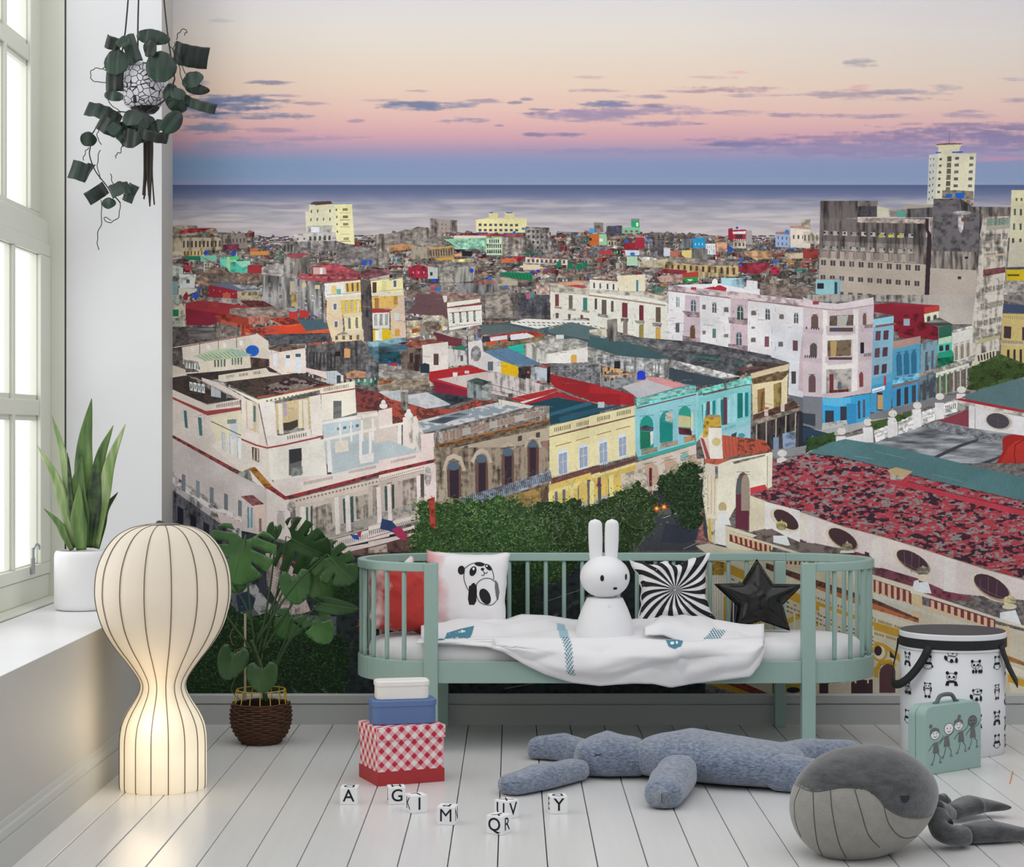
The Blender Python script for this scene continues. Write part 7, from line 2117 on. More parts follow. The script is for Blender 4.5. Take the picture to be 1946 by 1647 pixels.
# ------------------------------------------------------------------ blanket
M_blk = mat('white_blanket', 'e9e8ea', .85, bump=.12, bscale=120, sheen=.25)
HEM = [(800, 1218, 0), (833, 1220, 0), (880, 1222, 0), (925, 1228, 0), (960, 1240, .1), (1000, 1262, .6), (1040, 1280, .9), (1090, 1297, 1), (1140, 1303, 1), (1200, 1298, 1), (1240, 1299, 1), (1276, 1306, 1), (1320, 1298, 1), (1370, 1292, 1), (1424, 1285, 1), (1440, 1262, .8), (1452, 1228, .3)]
TOP = [(800, 1200), (850, 1190), (925, 1187), (960, 1178), (990, 1168), (1040, 1170), (1090, 1178), (1150, 1180), (1200, 1178), (1245, 1168), (1300, 1168), (1360, 1180), (1410, 1192), (1452, 1212)]
def interp(tab, x, i): xs = [t[0] for t in tab]; return float(np.interp(x, xs, [t[i] for t in tab]))
def blanket(u, v):
    """u along the bed, v from the back edge to the hem"""
    px = 800+652*u
    ty, hy = interp(TOP, px, 1), interp(HEM, px, 1); ov = interp(HEM, px, 2)
    yb = 6.13-.02*math.sin(u*9); yfr = YF-.026-.010*math.sin(u*14)*v
    # side profile: rise at the back, lie on the mattress, roll over the front board, hang
    if v < .55:
        t = v/.55; Y = yb+(YF+.03-yb)*t
        zt = .349+.030*math.sin(PI*min(1, t*1.25))**1*(.5+.5*math.sin(u*7+1.3))+.012*math.exp(-((t-.05)/.12)**2)
        ztop = 1-(ty-CY)*yb/FPX
        z = zt+(max(ztop, .349)-zt)*max(0, 1-t*2.4)
    else:
        t = (v-.55)/.45; Yend = yfr-.012 if ov > .05 else YF+.02; Y = YF+.03+(Yend-(YF+.03))*min(1, t*2.4)**.7
        zh = 1-(hy-CY)*Yend/FPX; zs = .352; z = zs+(zh-zs)*(t**1.25 if ov > .3 else t)
    p = W(px, 0, Y); x = px_x = (px-CX)*Y/FPX
    e = min(1, (1-v)*8)*min(1, v*12)
    wr = noise.noise(Vector((u*5+v*2.5, v*3.2, 1.7)))*.034+noise.noise(Vector((u*9-v*4, v*4, 4.2)))*.010+abs(noise.noise(Vector((u*5+v*4, v*2-u*2, 8.0))))*-.030+.012*math.exp(-((u-.735-.03*v)/.012)**2)*(v > .5)
    if v < .55: z += wr*e*.9
    else: Y -= abs(wr)*.9*e; z += wr*.2*e; x += wr*.3
    return (x, Y, max(z, .3405) if v < .5 else z)
blk = empty('blanket', (.30, 5.95, .34)); tag(blk, 'white rumpled baby blanket with teal trim draped over the front of the green bed', 'blanket')
BL = Vector(blk.location)
MB().grid(lambda a, b: Vector(blanket(a, b))-BL, 110, 60).build('cloth', M_blk, blk, smooth=True, solid=.006)
# upper fold lying back over the blanket on the right
def fold(u, v):
    px = 1225+222*u; ty = np.interp(px, [1225, 1255, 1300, 1350, 1400, 1447], [1200, 1172, 1170, 1178, 1190, 1205]); by = np.interp(px, [1225, 1260, 1310, 1370, 1420, 1447], [1205, 1206, 1224, 1243, 1258, 1240])
    py = ty+(by-ty)*v; Y = 6.04-.20*v-.04*math.sin(PI*v); z = 1-(py-CY)*Y/FPX+.014*math.sin(PI*min(1, v*1.02))
    w_ = noise.noise(Vector((u*5, v*4, 6)))*.010
    return Vector(((px-CX)*Y/FPX, Y-.012*math.sin(PI*v)+w_, z+w_))-BL
MB().grid(fold, 50, 26).build('folded_flap', M_blk, blk, smooth=True, solid=.007)
# teal prints: zigzag bands and spiky animal faces
M_teal = mat('teal_print', '4b8599', .8); M_teal2 = mat('light_teal_print', '9cc0cc', .8)
def bs(u, v, o): p = Vector(blanket(u, v)); a = Vector(blanket(min(1, u+.004), v))-p; b = Vector(blanket(u, max(0, v-.006)))-p; n = a.cross(b); n = n.normalized() if n.length else Vector((0, -1, 0)); n = n if n.y < 0 or n.z > 0 else -n; return p+n*(o+.0036)-BL
TB = MB()
for j in range(46):
    v = .50+.42*j/46; u0 = .405+.028*(v-.5)/.45
    for k in range(5):
        if (j+k) % 2 == 0:
            u = u0+.0045*k+(.004 if j % 4 < 2 else 0); decal(TB, bs, [(u, v), (u+.004, v), (u+.004, v+.008), (u, v+.008)], .02, .0008)
tag(TB.build('zigzag_trim', M_teal, blk), kind='stuff')
T2 = MB(); decal(T2, bs, [(.395, .12), (.418, .12), (.432, .49), (.405, .49)], .03, .0006); T2.build('woven_stripe', M_teal2, blk)
T3 = MB(); decal(T3, bs, [(.055, .62), (.12, .60), (.155, .30), (.115, .34), (.075, .40)], .03, .0008)
def fs_(u, v, o): p = fold(u, v); return p+Vector((0, -.0045-o, .0025))
T4 = MB()
for j in range(26):
    v = .06+.84*j/26
    for k in range(6):
        if (j+k) % 2 == 0: u = .66-.20*v+.016*k; T4.add([fs_(a, b, .001) for a, b in ((u, v), (u+.014, v), (u+.014, v+.03), (u, v+.03))], [(0, 1, 2, 3)])
tag(T4.build('zigzag_trim', M_teal, blk), kind='stuff')
hd = [(.715, .50), (.735, .47), (.765, .50), (.772, .57), (.765, .63), (.745, .66), (.728, .63), (.722, .57)]
T3.build('animal_print', M_teal, blk); T6 = MB(); decal(T6, bs, hd, .012, .001); T6.build('animal_print', M_teal, blk)
for (u, v) in ((.738, .60), (.752, .60), (.105, .46), (.09, .50)):
    T5 = MB(); decal(T5, bs, oval(u, v, .005, .018, 0, 12), .01, .0024); T5.build('printed_eye', M_whitep, blk)
# ------------------------------------------------------------------ white bunny lamp on the blanket
M_bun = mat('white_silicone', 'eeeef0', .45)
bun = empty('bunny_lamp', ((1149.5-CX)*5.93/FPX, 5.93, .338)); tag(bun, 'tall white bunny shaped night lamp sitting on the blanket', 'lamp')
k_ = 5.93/FPX
def zz(py): return (1214-py)*k_
MB().lathe([(0.0, 0), (54*k_, 0), (56*k_, 3*k_), (56*k_, 14*k_), (51*k_, 36*k_), (44*k_, 55*k_), (38*k_, 68*k_), (34*k_, 76*k_), (0, 77*k_)], 48).build('body', M_bun, bun, smooth=True)
hb = MB(); hp = [(0, zz(1137))]
for i in range(0, 21):
    t = i/20; a = -PI/2*.80+(PI/2+PI/2*.80)*t; hp.append((47.5*k_*math.cos(a), zz(1098)+40*k_*math.sin(a)))
hb.lathe(hp, 48).build('head', M_bun, bun, smooth=True)
for s in (-1, 1):
    e = MB(); ex = (-17 if s < 0 else 12)*k_
    def ear(u, v, ex=ex, s=s):
        a = 2*PI*u; z = zz(1066)+(zz(988)-zz(1066))*v; w = 13.5*k_*(math.sqrt(max(0, 1-max(0, (v-.86)/.14)**2)))*(.74+.26*math.sin(PI*min(1, .15+v*.6)))
        return (ex+s*1.5*k_*(v)+w*math.cos(a), w*.55*math.sin(a), z)
    e.grid(ear, 24, 26, closeu=True).build('ear', M_bun, bun, smooth=True)
fb = MB(); hc = Vector((0, 0, zz(1098)))
def hs(x, z, o):
    d = 1-(x/(47.5*k_))**2-((z-hc.z)/(40*k_))**2; return Vector((x, -47.5*k_*math.sqrt(max(0, d))-o, z))
for (ex, ey, rx) in ((1142-1149.5, 1097, 3.6), (1188-1149.5, 1096, 2.2)):
    fb = MB(); decal(fb, hs, oval(ex*k_, zz(ey), rx*k_, 6*k_, 0, 18), 3*k_, .0009); fb.build('eye', M_ink, bun)
fb = MB(); decal(fb, hs, oval(17.5*k_, zz(1117), 4.2*k_, 2.6*k_, 0, 14), 2*k_, .0009); fb.build('nose', M_ink, bun)
MB().lathe([(.0, -.001), (.0042, -.001), (.0042, .001), (0, .001)], 16).build('button', M_bun, bun, loc=(6*k_, -40.5*k_, zz(1150)), rot=(PI/2, 0, 0))
# ------------------------------------------------------------------ glowing balloon floor lamp
LY = 5.19; LX = (309.8-CX)*LY/FPX; lk = LY/FPX
lamp = empty('balloon_lamp', (LX, LY, 0)); tag(lamp, 'tall glowing cream floor lamp with a round balloon top and narrow waist, ribbed', 'lamp')
def lz(py): return (1-(py-CY)*lk)
LP = [(80, 1495), (82, 1487), (82, 1440), (82, 1412), (81, 1392), (77, 1372), (68, 1352), (56, 1333), (46.5, 1316), (43, 1302), (46, 1289), (55, 1274), (71, 1252), (87, 1232), (102, 1210), (114, 1187), (122, 1162), (127, 1136), (127.5, 1112), (125, 1086), (118, 1062), (105, 1037), (86, 1016), (62, 1003), (38, 997.5), (30, 997)]
cur = bez([(r*lk, 0, lz(y)) for r, y in LP], 4); prof = [(p.x, p.z-LZ0) for p in cur for LZ0 in (lz(1495),)]
M_lamp = mat('glowing_fabric', 'd2c8b9', .8, bump=.1, bscale=90)
nt = M_lamp.node_tree; b = nt.nodes['Principled BSDF']; tc = nt.nodes.new('ShaderNodeTexCoord'); sp = nt.nodes.new('ShaderNodeSeparateXYZ'); nt.links.new(tc.outputs['Object'], sp.inputs[0])
r1 = nt.nodes.new('ShaderNodeValToRGB'); mr = nt.nodes.new('ShaderNodeMapRange'); mr.inputs[1].default_value = 0; mr.inputs[2].default_value = .76
nt.links.new(sp.outputs[2], mr.inputs[0]); nt.links.new(mr.outputs[0], r1.inputs[0]); cr = r1.color_ramp
cr.elements[0].position = 0; cr.elements[0].color = (.46, .38, .25, 1); cr.elements[1].position = 1; cr.elements[1].color = (.11, .09, .065, 1)
for pos, c in ((.12, (.62, .53, .36)), (.30, (.46, .40, .27)), (.42, (.10, .08, .06)), (.58, (.17, .14, .10)), (.75, (.19, .155, .11)), (.92, (.09, .075, .055))): e = cr.elements.new(pos); e.color = (*c, 1)
nt.links.new(r1.outputs[0], b.inputs['Emission Color']); b.inputs['Emission Strength'].default_value = .9
NRB = 16; A0 = math.radians(-90-4.9)
MB().lathe(prof, 128, rfun=lambda a, j: 1-.016*(abs(math.cos((a-A0)*NRB/2))**6)).build('shade', M_lamp, lamp, smooth=True)
M_rib = mat('rib_wire', '5e5547', .6)
for k in range(NRB):
    a = A0+2*PI*k/NRB; MB().tube([((r_*1.0-.0005)*math.cos(a), (r_-.0005)*math.sin(a), z_) for r_, z_ in prof], .0014, 5).build('rib', M_rib, lamp)
MB().lathe([(29*lk, 0), (31*lk, .001), (31*lk, .004), (27*lk, .005), (0, .005)], 40).build('top_ring', mat('ring_metal', '8a8580', .3, metal=.8), lamp, loc=(0, 0, lz(997)-lz(1495)-.001))
wl = bpy.data.lights.new('lamp_glow', 'POINT'); wl.energy = 1.1; wl.color = (1, .80, .52); wl.shadow_soft_size = .11; wlo = bpy.data.objects.new('lamp_glow', wl); COL.objects.link(wlo); wlo.location = (LX-.02, LY-.13-.03, .22); wlo.parent = None
# ------------------------------------------------------------------ snake plant on the sill
PYs = 5.754; pk = PYs/FPX; PXs = (153.5-CX)*pk
M_pot = mat('white_ceramic', 'f2f2f4', .35); M_soil = mat('soil', '2c241d', .95, bump=.8, bscale=120)
sn = empty('snake_plant', (PXs, PYs, ZS)); tag(sn, 'snake plant with upright pointed leaves in a white pot on the window sill', 'plant')
R_ = 49.5*pk; H_ = .186
MB().lathe([(R_*.80, 0), (R_*.93, .003), (R_*.99, .012), (R_, .022), (R_, H_-.022), (R_*.985, H_-.010), (R_*.93, H_-.002), (R_*.86, H_), (R_*.83, H_-.006), (R_*.82, H_-.02)], 64).build('pot', M_pot, sn, smooth=True)
MB().lathe([(0.0, H_-.012), (R_*.5, H_-.008), (R_*.825, H_-.012)], 40).build('soil', M_soil, sn)
def leafmat(name, c1, c2, scale, stretch, rough=.4):
    m = mat(name, c1, rough, coat=.15); nt = m.node_tree; b = nt.nodes['Principled BSDF']
    tc = nt.nodes.new('ShaderNodeTexCoord'); mp = nt.nodes.new('ShaderNodeMapping'); mp.inputs['Scale'].default_value = stretch
    n = nt.nodes.new('ShaderNodeTexNoise'); n.inputs['Scale'].default_value = scale; n.inputs['Detail'].default_value = 4
    r = nt.nodes.new('ShaderNodeValToRGB'); r.color_ramp.elements[0].color = (*lin(c1), 1); r.color_ramp.elements[1].color = (*lin(c2), 1); r.color_ramp.elements[0].position = .38; r.color_ramp.elements[1].position = .62
    nt.links.new(tc.outputs['Object'], mp.inputs[0]); nt.links.new(mp.outputs[0], n.inputs[0]); nt.links.new(n.outputs[0], r.inputs[0]); nt.links.new(r.outputs[0], b.inputs['Base Color']); return m
M_sn = [leafmat('snake_leaf', '3a5a2a', '6c8c48', 7, (5, 5, .8)), leafmat('snake_leaf_dark', '1f3018', '466630', 9, (2.5, 2.5, 3)), leafmat('snake_leaf_pale', '6c8e48', 'b4c690', 7, (4, 4, .7))]
for (tip, mid, base, w, dy, mi) in (((130, 868), (134, 940), (150, 1040), 18, .03, 1), ((98, 789), (119, 860), (148, 1040), 17, .01, 2), ((71, 847), (108, 912), (143, 1040), 21, 0, 2), ((174, 757), (161, 850), (158, 1040), 36, .01, 0),
                                    ((215, 808), (191, 870), (168, 1040), 24, .02, 0), ((238, 806), (209, 880), (181, 1040), 24, -.01, 2), ((224, 935), (200, 968), (184, 1042), 17, .02, 1), ((83, 966), (112, 995), (137, 1045), 15, -.01, 0),
                                    ((155, 865), (147, 940), (157, 1040), 42, -.02, 0), ((186, 863), (180, 930), (170, 1040), 32, -.015, 1), ((151, 918), (149, 975), (155, 1045), 32, -.035, 0), ((128, 860), (136, 960), (148, 1040), 14, -.03, 1)):
    Yl = PYs+dy; pts = bez([W(*base, Yl), W((base[0]+mid[0])/2, (base[1]+mid[1])/2, Yl), W(*mid, Yl), W(*tip, Yl)], 8); n = len(pts); vs = []; O = Vector(sn.location)
    for i, p in enumerate(pts):
        t = i/(n-1); ww = w*pk/2*((.55+.45*min(1, t*2.2))*(1-max(0, (t-.42)/.58)**1.9)+.01)
        tg = (pts[min(i+1, n-1)]-pts[max(i-1, 0)]).normalized(); sd = tg.cross(Vector((0, 1, 0))).normalized()
        for q, dd in ((-1, -.22), (-.5, 0), (0, .10), (.5, 0), (1, -.22)): vs.append(p+sd*ww*q-Vector((0, 1, 0))*(ww*dd*-1.0+.0)+Vector((0, 0, 0))-O)
    fs = [(i*5+k, i*5+k+1, (i+1)*5+k+1, (i+1)*5+k) for i in range(n-1) for k in range(4)]
    MB().add(vs, fs).build('leaf', M_sn[mi], sn, smooth=True, solid=.0035)
# ------------------------------------------------------------------ hanging planter by the pier
HY = 5.90; hk = HY/FPX
hp_ = empty('hanging_planter', W(270, 230, HY)); tag(hp_, 'cracked mosaic planter hanging on cords, trailing dark green leaves, in front of the left pier', 'planter'); HO = Vector(hp_.location)
def hw(px, py, dy=0): return W(px, py, HY+dy)-HO
M_mos = mat('white_mosaic', 'eceaf0', .4); nt = M_mos.node_tree; b = nt.nodes['Principled BSDF']; tc = nt.nodes.new('ShaderNodeTexCoord')
vo = nt.nodes.new('ShaderNodeTexVoronoi'); vo.feature = 'DISTANCE_TO_EDGE'; vo.inputs['Scale'].default_value = 52; nt.links.new(tc.outputs['Object'], vo.inputs['Vector'])
rr = nt.nodes.new('ShaderNodeValToRGB'); rr.color_ramp.interpolation = 'CONSTANT'; rr.color_ramp.elements[0].color = (.02, .02, .025, 1); rr.color_ramp.elements[1].color = (*lin('e4e2ea'), 1); rr.color_ramp.elements[1].position = .055
nt.links.new(vo.outputs['Distance'], rr.inputs[0]); nt.links.new(rr.outputs[0], b.inputs['Base Color'])
pr = [(0.0, -.078), (.030, -.076), (.055, -.062), (.072, -.035), (.080, 0), (.077, .030), (.068, .052), (.060, .066), (.056, .070), (.052, .066)]
MB().lathe(pr, 48).build('mosaic_bowl', M_mos, hp_, smooth=True, loc=hw(272, 165))
MB().lathe([(.0, -.02), (.032, -.018), (.046, -.004), (.050, .02), (.04, .022)], 32).build('bowl_base', mat('dark_base', '1c1a1c', .5), hp_, smooth=True, loc=hw(275, 204))
M_cord = mat('dark_cord', '3a342c', .8)
for a, b_, c_ in (((248, -60), (238, 60), (226, 130)), ((265, -60), (262, 80), (268, 205)), ((306, -60), (318, 60), (332, 150)), ((226, 130), (238, 175), (268, 215)), ((332, 150), (318, 185), (276, 215))):
    MB().tube(bez([hw(*a, -.03), hw(*b_, -.03), hw(*c_, -.05)], 6), .0026, 6).build('cord', M_cord, hp_)
for i in range(9):
    x_ = 274+i*1.9; e_ = x_+random.uniform(-5, 6); MB().tube(bez([hw(276, 214, -.03+.01*(i % 3)), hw(x_, 262, -.03+.012*(i % 3)), hw(x_, 330, -.03+.012*(i % 3)), hw(e_, 368+random.uniform(0, 26), -.03+.012*(i % 3))], 6), .0028, 6).build('tassel_strand', M_cord, hp_)
M_euc = [leafmat('dark_leaf', '152a22', '23402f', 9, (1, 1, 1), .45), leafmat('grey_leaf', '202e26', '30443a', 9, (1, 1, 1), .5), leafmat('deep_leaf', '121d18', '1d2b24', 9, (1, 1, 1), .5)]
LV = [(289, 70, 56, 27, 8, 'o', 0), (213, 83, 27, 24, 20, 'q', 2), (220, 117, 43, 46, 0, 'o', 0), (249, 92, 24, 56, -20, 'q', 1), (358, 107, 60, 40, 14, 'q', 2), (305, 126, 50, 54, 0, 'o', 0), (364, 151, 37, 32, -20, 'o', 0), (374, 170, 40, 18, 5, 'o', 2), (214, 155, 31, 34, 5, 'q', 2),
      (197, 213, 60, 28, 22, 'q', 1), (215, 182, 34, 18, 10, 'o', 0), (205, 241, 36, 30, 30, 'q', 2), (322, 174, 28, 32, 0, 'o', 0), (338, 178, 25, 22, 0, 'o', 0), (370, 198, 64, 19, 22, 'q', 1), (327, 232, 30, 46, 40, 'o', 0), (250, 222, 36, 32, 10, 'o', 1), (242, 241, 48, 18, 0, 'o', 0),
      (245, 262, 42, 34, 10, 'o', 2), (228, 252, 42, 24, 45, 'q', 0), (268, 258, 30, 24, 0, 'o', 0), (292, 260, 52, 20, 10, 'q', 2), (297, 240, 34, 24, -20, 'o', 1), (168, 264, 28, 26, 0, 'o', 0), (283, 92, 30, 30, 30, 'o', 2),
      (152, 325, 30, 34, 20, 'q', 1), (164, 326, 16, 36, 20, 'q', 2), (187, 366, 40, 24, -38, 'q', 2), (205, 386, 25, 20, 0, 'o', 0), (229, 356, 36, 26, -20, 'q', 1), (244, 366, 24, 34, 30, 'q', 1), (335, 198, 40, 28, 30, 'o', 0), (232, 78, 30, 22, 30, 'o', 0), (270, 230, 44, 30, -15, 'o', 1)]
for i, (x_, y_, w_, h_, an, ty, mi) in enumerate(LV):
    w_ *= 1.1; h_ *= 1.1
    dy = -.09+.02*math.sin(i*2.3) if y_ < 290 and 200 < x_ < 350 else -.05+.03*math.sin(i*1.7)
    if ty == 'o': P = [(w_/2*math.cos(t)*(1+.10*max(0, math.cos(t))**6), h_/2*math.sin(t)) for t in [2*PI*k/20 for k in range(20)]]
    else: P = [(-w_/2, -h_/2), (w_/2, -h_/2+h_*.06), (w_/2*1.02, h_/2), (-w_/2, h_/2*.94)]
    vs, fs = fill2d([(a*hk, b_*hk) for a, b_ in P], .008); ca, sa = math.cos(math.radians(-an)), math.sin(math.radians(-an)); L = max(w_, h_)*hk; out = []
    R3 = Matrix.Rotation(.5*math.sin(i*3.1), 3, 'Z') @ Matrix.Rotation(.35*math.sin(i*1.9), 3, 'X')
    for a, b_ in vs:
        cv = (a/L)**2*L*(.9 if ty == 'q' else .35)+abs(b_)/L*L*.12+.004*math.sin(a*200+i)
        q = R3 @ Vector((a, cv, b_)); out.append((q.x*ca-q.z*sa, q.y, q.x*sa+q.z*ca))
    MB().add(out, fs).build('leaf', M_euc[mi], hp_, smooth=True, loc=hw(x_, y_, dy), solid=.0012)
for P in ([(262, 215), (215, 215), (180, 245), (172, 270), (174, 310), (200, 350), (228, 385)], [(200, 180), (212, 200), (226, 210), (230, 222)], [(215, 130), (205, 128), (195, 130)], [(204, 156), (180, 155), (172, 145), (176, 132), (190, 130), (206, 136)], [(190, 340), (185, 310), (190, 285)], [(187, 245), (185, 260), (192, 274)],
          [(228, 385), (226, 410), (212, 422), (200, 420), (200, 412), (210, 418)], [(192, 380), (193, 420), (185, 448), (187, 474)], [(332, 80), (330, 100), (340, 125), (345, 150), (350, 165)], [(335, 75), (340, 62), (350, 55), (355, 60), (350, 66)], [(232, 270), (230, 288), (222, 292), (220, 300)], [(168, 280), (162, 290), (158, 304)], [(320, 85), (338, 105), (352, 140)], [(210, 330), (216, 350), (238, 372)]):
    MB().tube([p+Vector((0, .008*math.sin(i*1.1), 0)) for i, p in enumerate(bez([hw(*q, -.06) for q in P], 6))], .0014 if len(P) < 7 else .002, 5).build('tendril', mat('stem_dark', '23291f', .7) if 'M_tend' not in globals() else M_tend, hp_)
# ------------------------------------------------------------------ monstera in a woven basket
MY_ = 5.93; mk = MY_/FPX
mon = empty('monstera_plant', ((496-CX)*mk, MY_, 0)); tag(mon, 'monstera plant with split leaves in a brown woven basket beside the glowing lamp', 'plant'); MO = Vector(mon.location)
def mw(px, py, dy=0): return W(px, py, MY_+dy)-MO
BP = [(.058, 0), (.064, .010), (.080, .030), (.092, .058), (.0955, .085), (.094, .110), (.089, .130)]
bc = bez([(r, 0, z) for r, z in BP], 12); rows = 19; M_bk = mat('wicker', '4e3220', .75, var=.25, vscale=60); bm_ = MB(); NST = 22
def brad(z): return float(np.interp(z, [p.z for p in bc], [p.x for p in bc]))
for r in range(rows):
    z = .005+r*.130/rows; R = brad(z); ph = (r % 2)*PI
    bm_.tube([((R+.0030*math.sin(NST/2*a*1.0+ph))*math.cos(a), (R+.0030*math.sin(NST/2*a+ph))*math.sin(a), z+.0006*math.sin(a*5+r)) for a in [2*PI*k/88 for k in range(89)]], .0036, 6, cap=False)
bk = bm_.build('woven_body', M_bk, mon, smooth=True); bk['kind'] = 'stuff'
MB().lathe([(.0, .001), (.054, .001), (.078, .030), (.090, .06), (.092, .09), (.087, .126), (.084, .126), (.085, .105), (.0, .104)], 40).build('basket_lining', mat('lining', '23180f', .9), mon)
M_yel = mat('yellow_wire', 'c9a33c', .5)
for k in range(16):
    a = 2*PI*k/16+.1; MB().tube([(.088*math.cos(a), .088*math.sin(a), .100), (.086*math.cos(a), .086*math.sin(a), .132), (.078*math.cos(a), .078*math.sin(a), .172)], .0016, 6).build('wire_stake', M_yel, mon)
MB().tube([(.078*math.cos(a), .078*math.sin(a), .172) for a in [2*PI*k/40 for k in range(41)]], .0018, 6, cap=False).build('wire_hoop', M_yel, mon)
MB().tube([mw(466, 1330), mw(466, 1166)], .004, 8).build('support_cane', mat('cane', 'a99a7c', .7), mon)
M_ml = [leafmat('monstera_leaf', '2c5424', '437236', 10, (1, 1, 1), .38), leafmat('monstera_leaf_dark', '22441c', '335a2a', 10, (1, 1, 1), .42)]
M_ms = mat('monstera_stem', '2d4722', .5); M_mv = mat('leaf_vein', '4f7340', .5)
def mleaf(px, py, w, h, ang, splits, mi, dy, tilt=0, turn=0, droop=.3):
    """heart shaped leaf, tip pointing down before rotation; splits = notches each side"""
    half = []; N = 40
    for i in range(N+1):
        t = i/N; a = PI*t                                       # from stem notch (top) to tip (bottom)
        x = .5*math.sin(a)**.72*(1.05-.25*t); y = .38*math.cos(a)+.16*math.sin(a*.9)*(1-t)-(.12*t**4)
        if t < .10: y -= (.10-t)*1.9
        half.append((x, y))
    def notch(side):
        out = []; ks = [.20+.58*(j+.5)/splits for j in range(splits)] if splits else []; dn = set()
        for i, (x, y) in enumerate(half):
            t = i/N; hit = [kq for kq in ks if kq <= t < kq+.03]
            if not hit: out.append((side*x, y)); continue
            if hit[0] in dn: continue
            dn.add(hit[0]); kq = hit[0]; f = .40+.10*math.sin(kq*20+side); out += [(side*x*f, y*.8+.075), (side*x*(f-.06), y*.8+.055), (side*x*f, y*.8+.030)]
        return out
    poly = notch(1)+notch(-1)[::-1][1:-1]; poly = [(a*w*mk, b_*h*mk) for a, b_ in poly]
    try: vs, fs = fill2d(poly, .014)
    except Exception: return
    M = Matrix.Rotation(turn, 4, 'Z') @ Matrix.Rotation(tilt, 4, 'X') @ Matrix.Rotation(math.radians(ang), 4, 'Y'); hm = h*mk
    def bend(x, y): return M @ Vector((x, .9*droop*(y/hm)**2*hm*.5-.22*abs(x)+.05*hm*math.sin(x*45)*.2, y))
    o = MB().add([bend(x, y) for x, y in vs], fs).build('leaf', M_ml[mi], mon, smooth=True, loc=mw(px, py, dy), solid=.0012)
    MB().tube([bend(0, hm*(.26-.78*i/10))+Vector((0, -.0022, 0)) for i in range(11)], [.0018-.0012*i/10 for i in range(11)], 5).build('midrib', M_mv, o)
    return mw(px, py, dy)+(M @ Vector((0, 0, hm*.28)))
MLV = [(458, 1050, 138, 128, 14, 3, 0, -.04, .15, .1), (575, 1034, 150, 124, -58, 4, 1, .02, .55, -.2), (640, 1072, 104, 96, -40, 3, 1, -.06, .3, -.3), (590, 1020, 70, 60, -75, 3, 0, .05, .9, 0), (562, 1112, 66, 76, -8, 0, 0, .0, .1, .2), (604, 1106, 72, 86, -22, 0, 0, .02, .2, -.2),
       (634, 1150, 40, 96, -78, 0, 1, -.04, .5, 0), (548, 1184, 66, 68, 28, 1, 0, .02, .25, .2), (608, 1190, 66, 74, -26, 1, 0, -.01, .1, -.2), (440, 1256, 64, 76, 16, 0, 1, -.06, .1, .3), (499, 1284, 64, 66, -2, 0, 1, -.11, .05, 0), (452, 1112, 34, 34, -80, 0, 0, .05, .4, 0), (306, 1006, 44, 38, -60, 0, 0, -.05, .5, 0), (520, 1010, 30, 46, 20, 0, 1, .03, .2, 0)]
tips = []
for L in MLV: tips.append(mleaf(*L))
trunk = mw(492, 1330); MB().tube(bez([mw(505, 1335), mw(500, 1290), mw(488, 1245), mw(478, 1215)], 6), .008, 8).build('trunk', M_ms, mon, smooth=True)
for i, tp in enumerate(tips):
    if tp is None: continue
    base = mw(*((498, 1240) if i in (1, 4, 5, 6, 7, 8) else (484, 1225) if i < 9 else (490, 1250)), .0)
    if i in (7, 8, 6): base = mw(512, 1290)
    m1 = base.lerp(tp, .55)+Vector((.012 if i % 2 else -.008, 0, .02)); MB().tube(bez([base, m1, tp], 8), [.0042-.002*j/16 for j in range(17)], 6).build('leaf_stem', M_ms, mon, smooth=True)
MB().tube(bez([mw(450, 1182), mw(438, 1205), mw(441, 1222), mw(446, 1226)], 5), .0014, 5).build('aerial_root', mat('root', '7a5c44', .8), mon)
MB().tube(bez([mw(510, 1228), mw(500, 1236), mw(497, 1255), mw(494, 1262)], 5), .0016, 5).build('aerial_root', mat('root_b', '7a5040', .8), mon)
MB().tube(bez([mw(452, 1280), mw(440, 1305), mw(444, 1318), mw(456, 1330)], 5), .0014, 5).build('aerial_root', mat('root_c', '6a5c44', .8), mon)
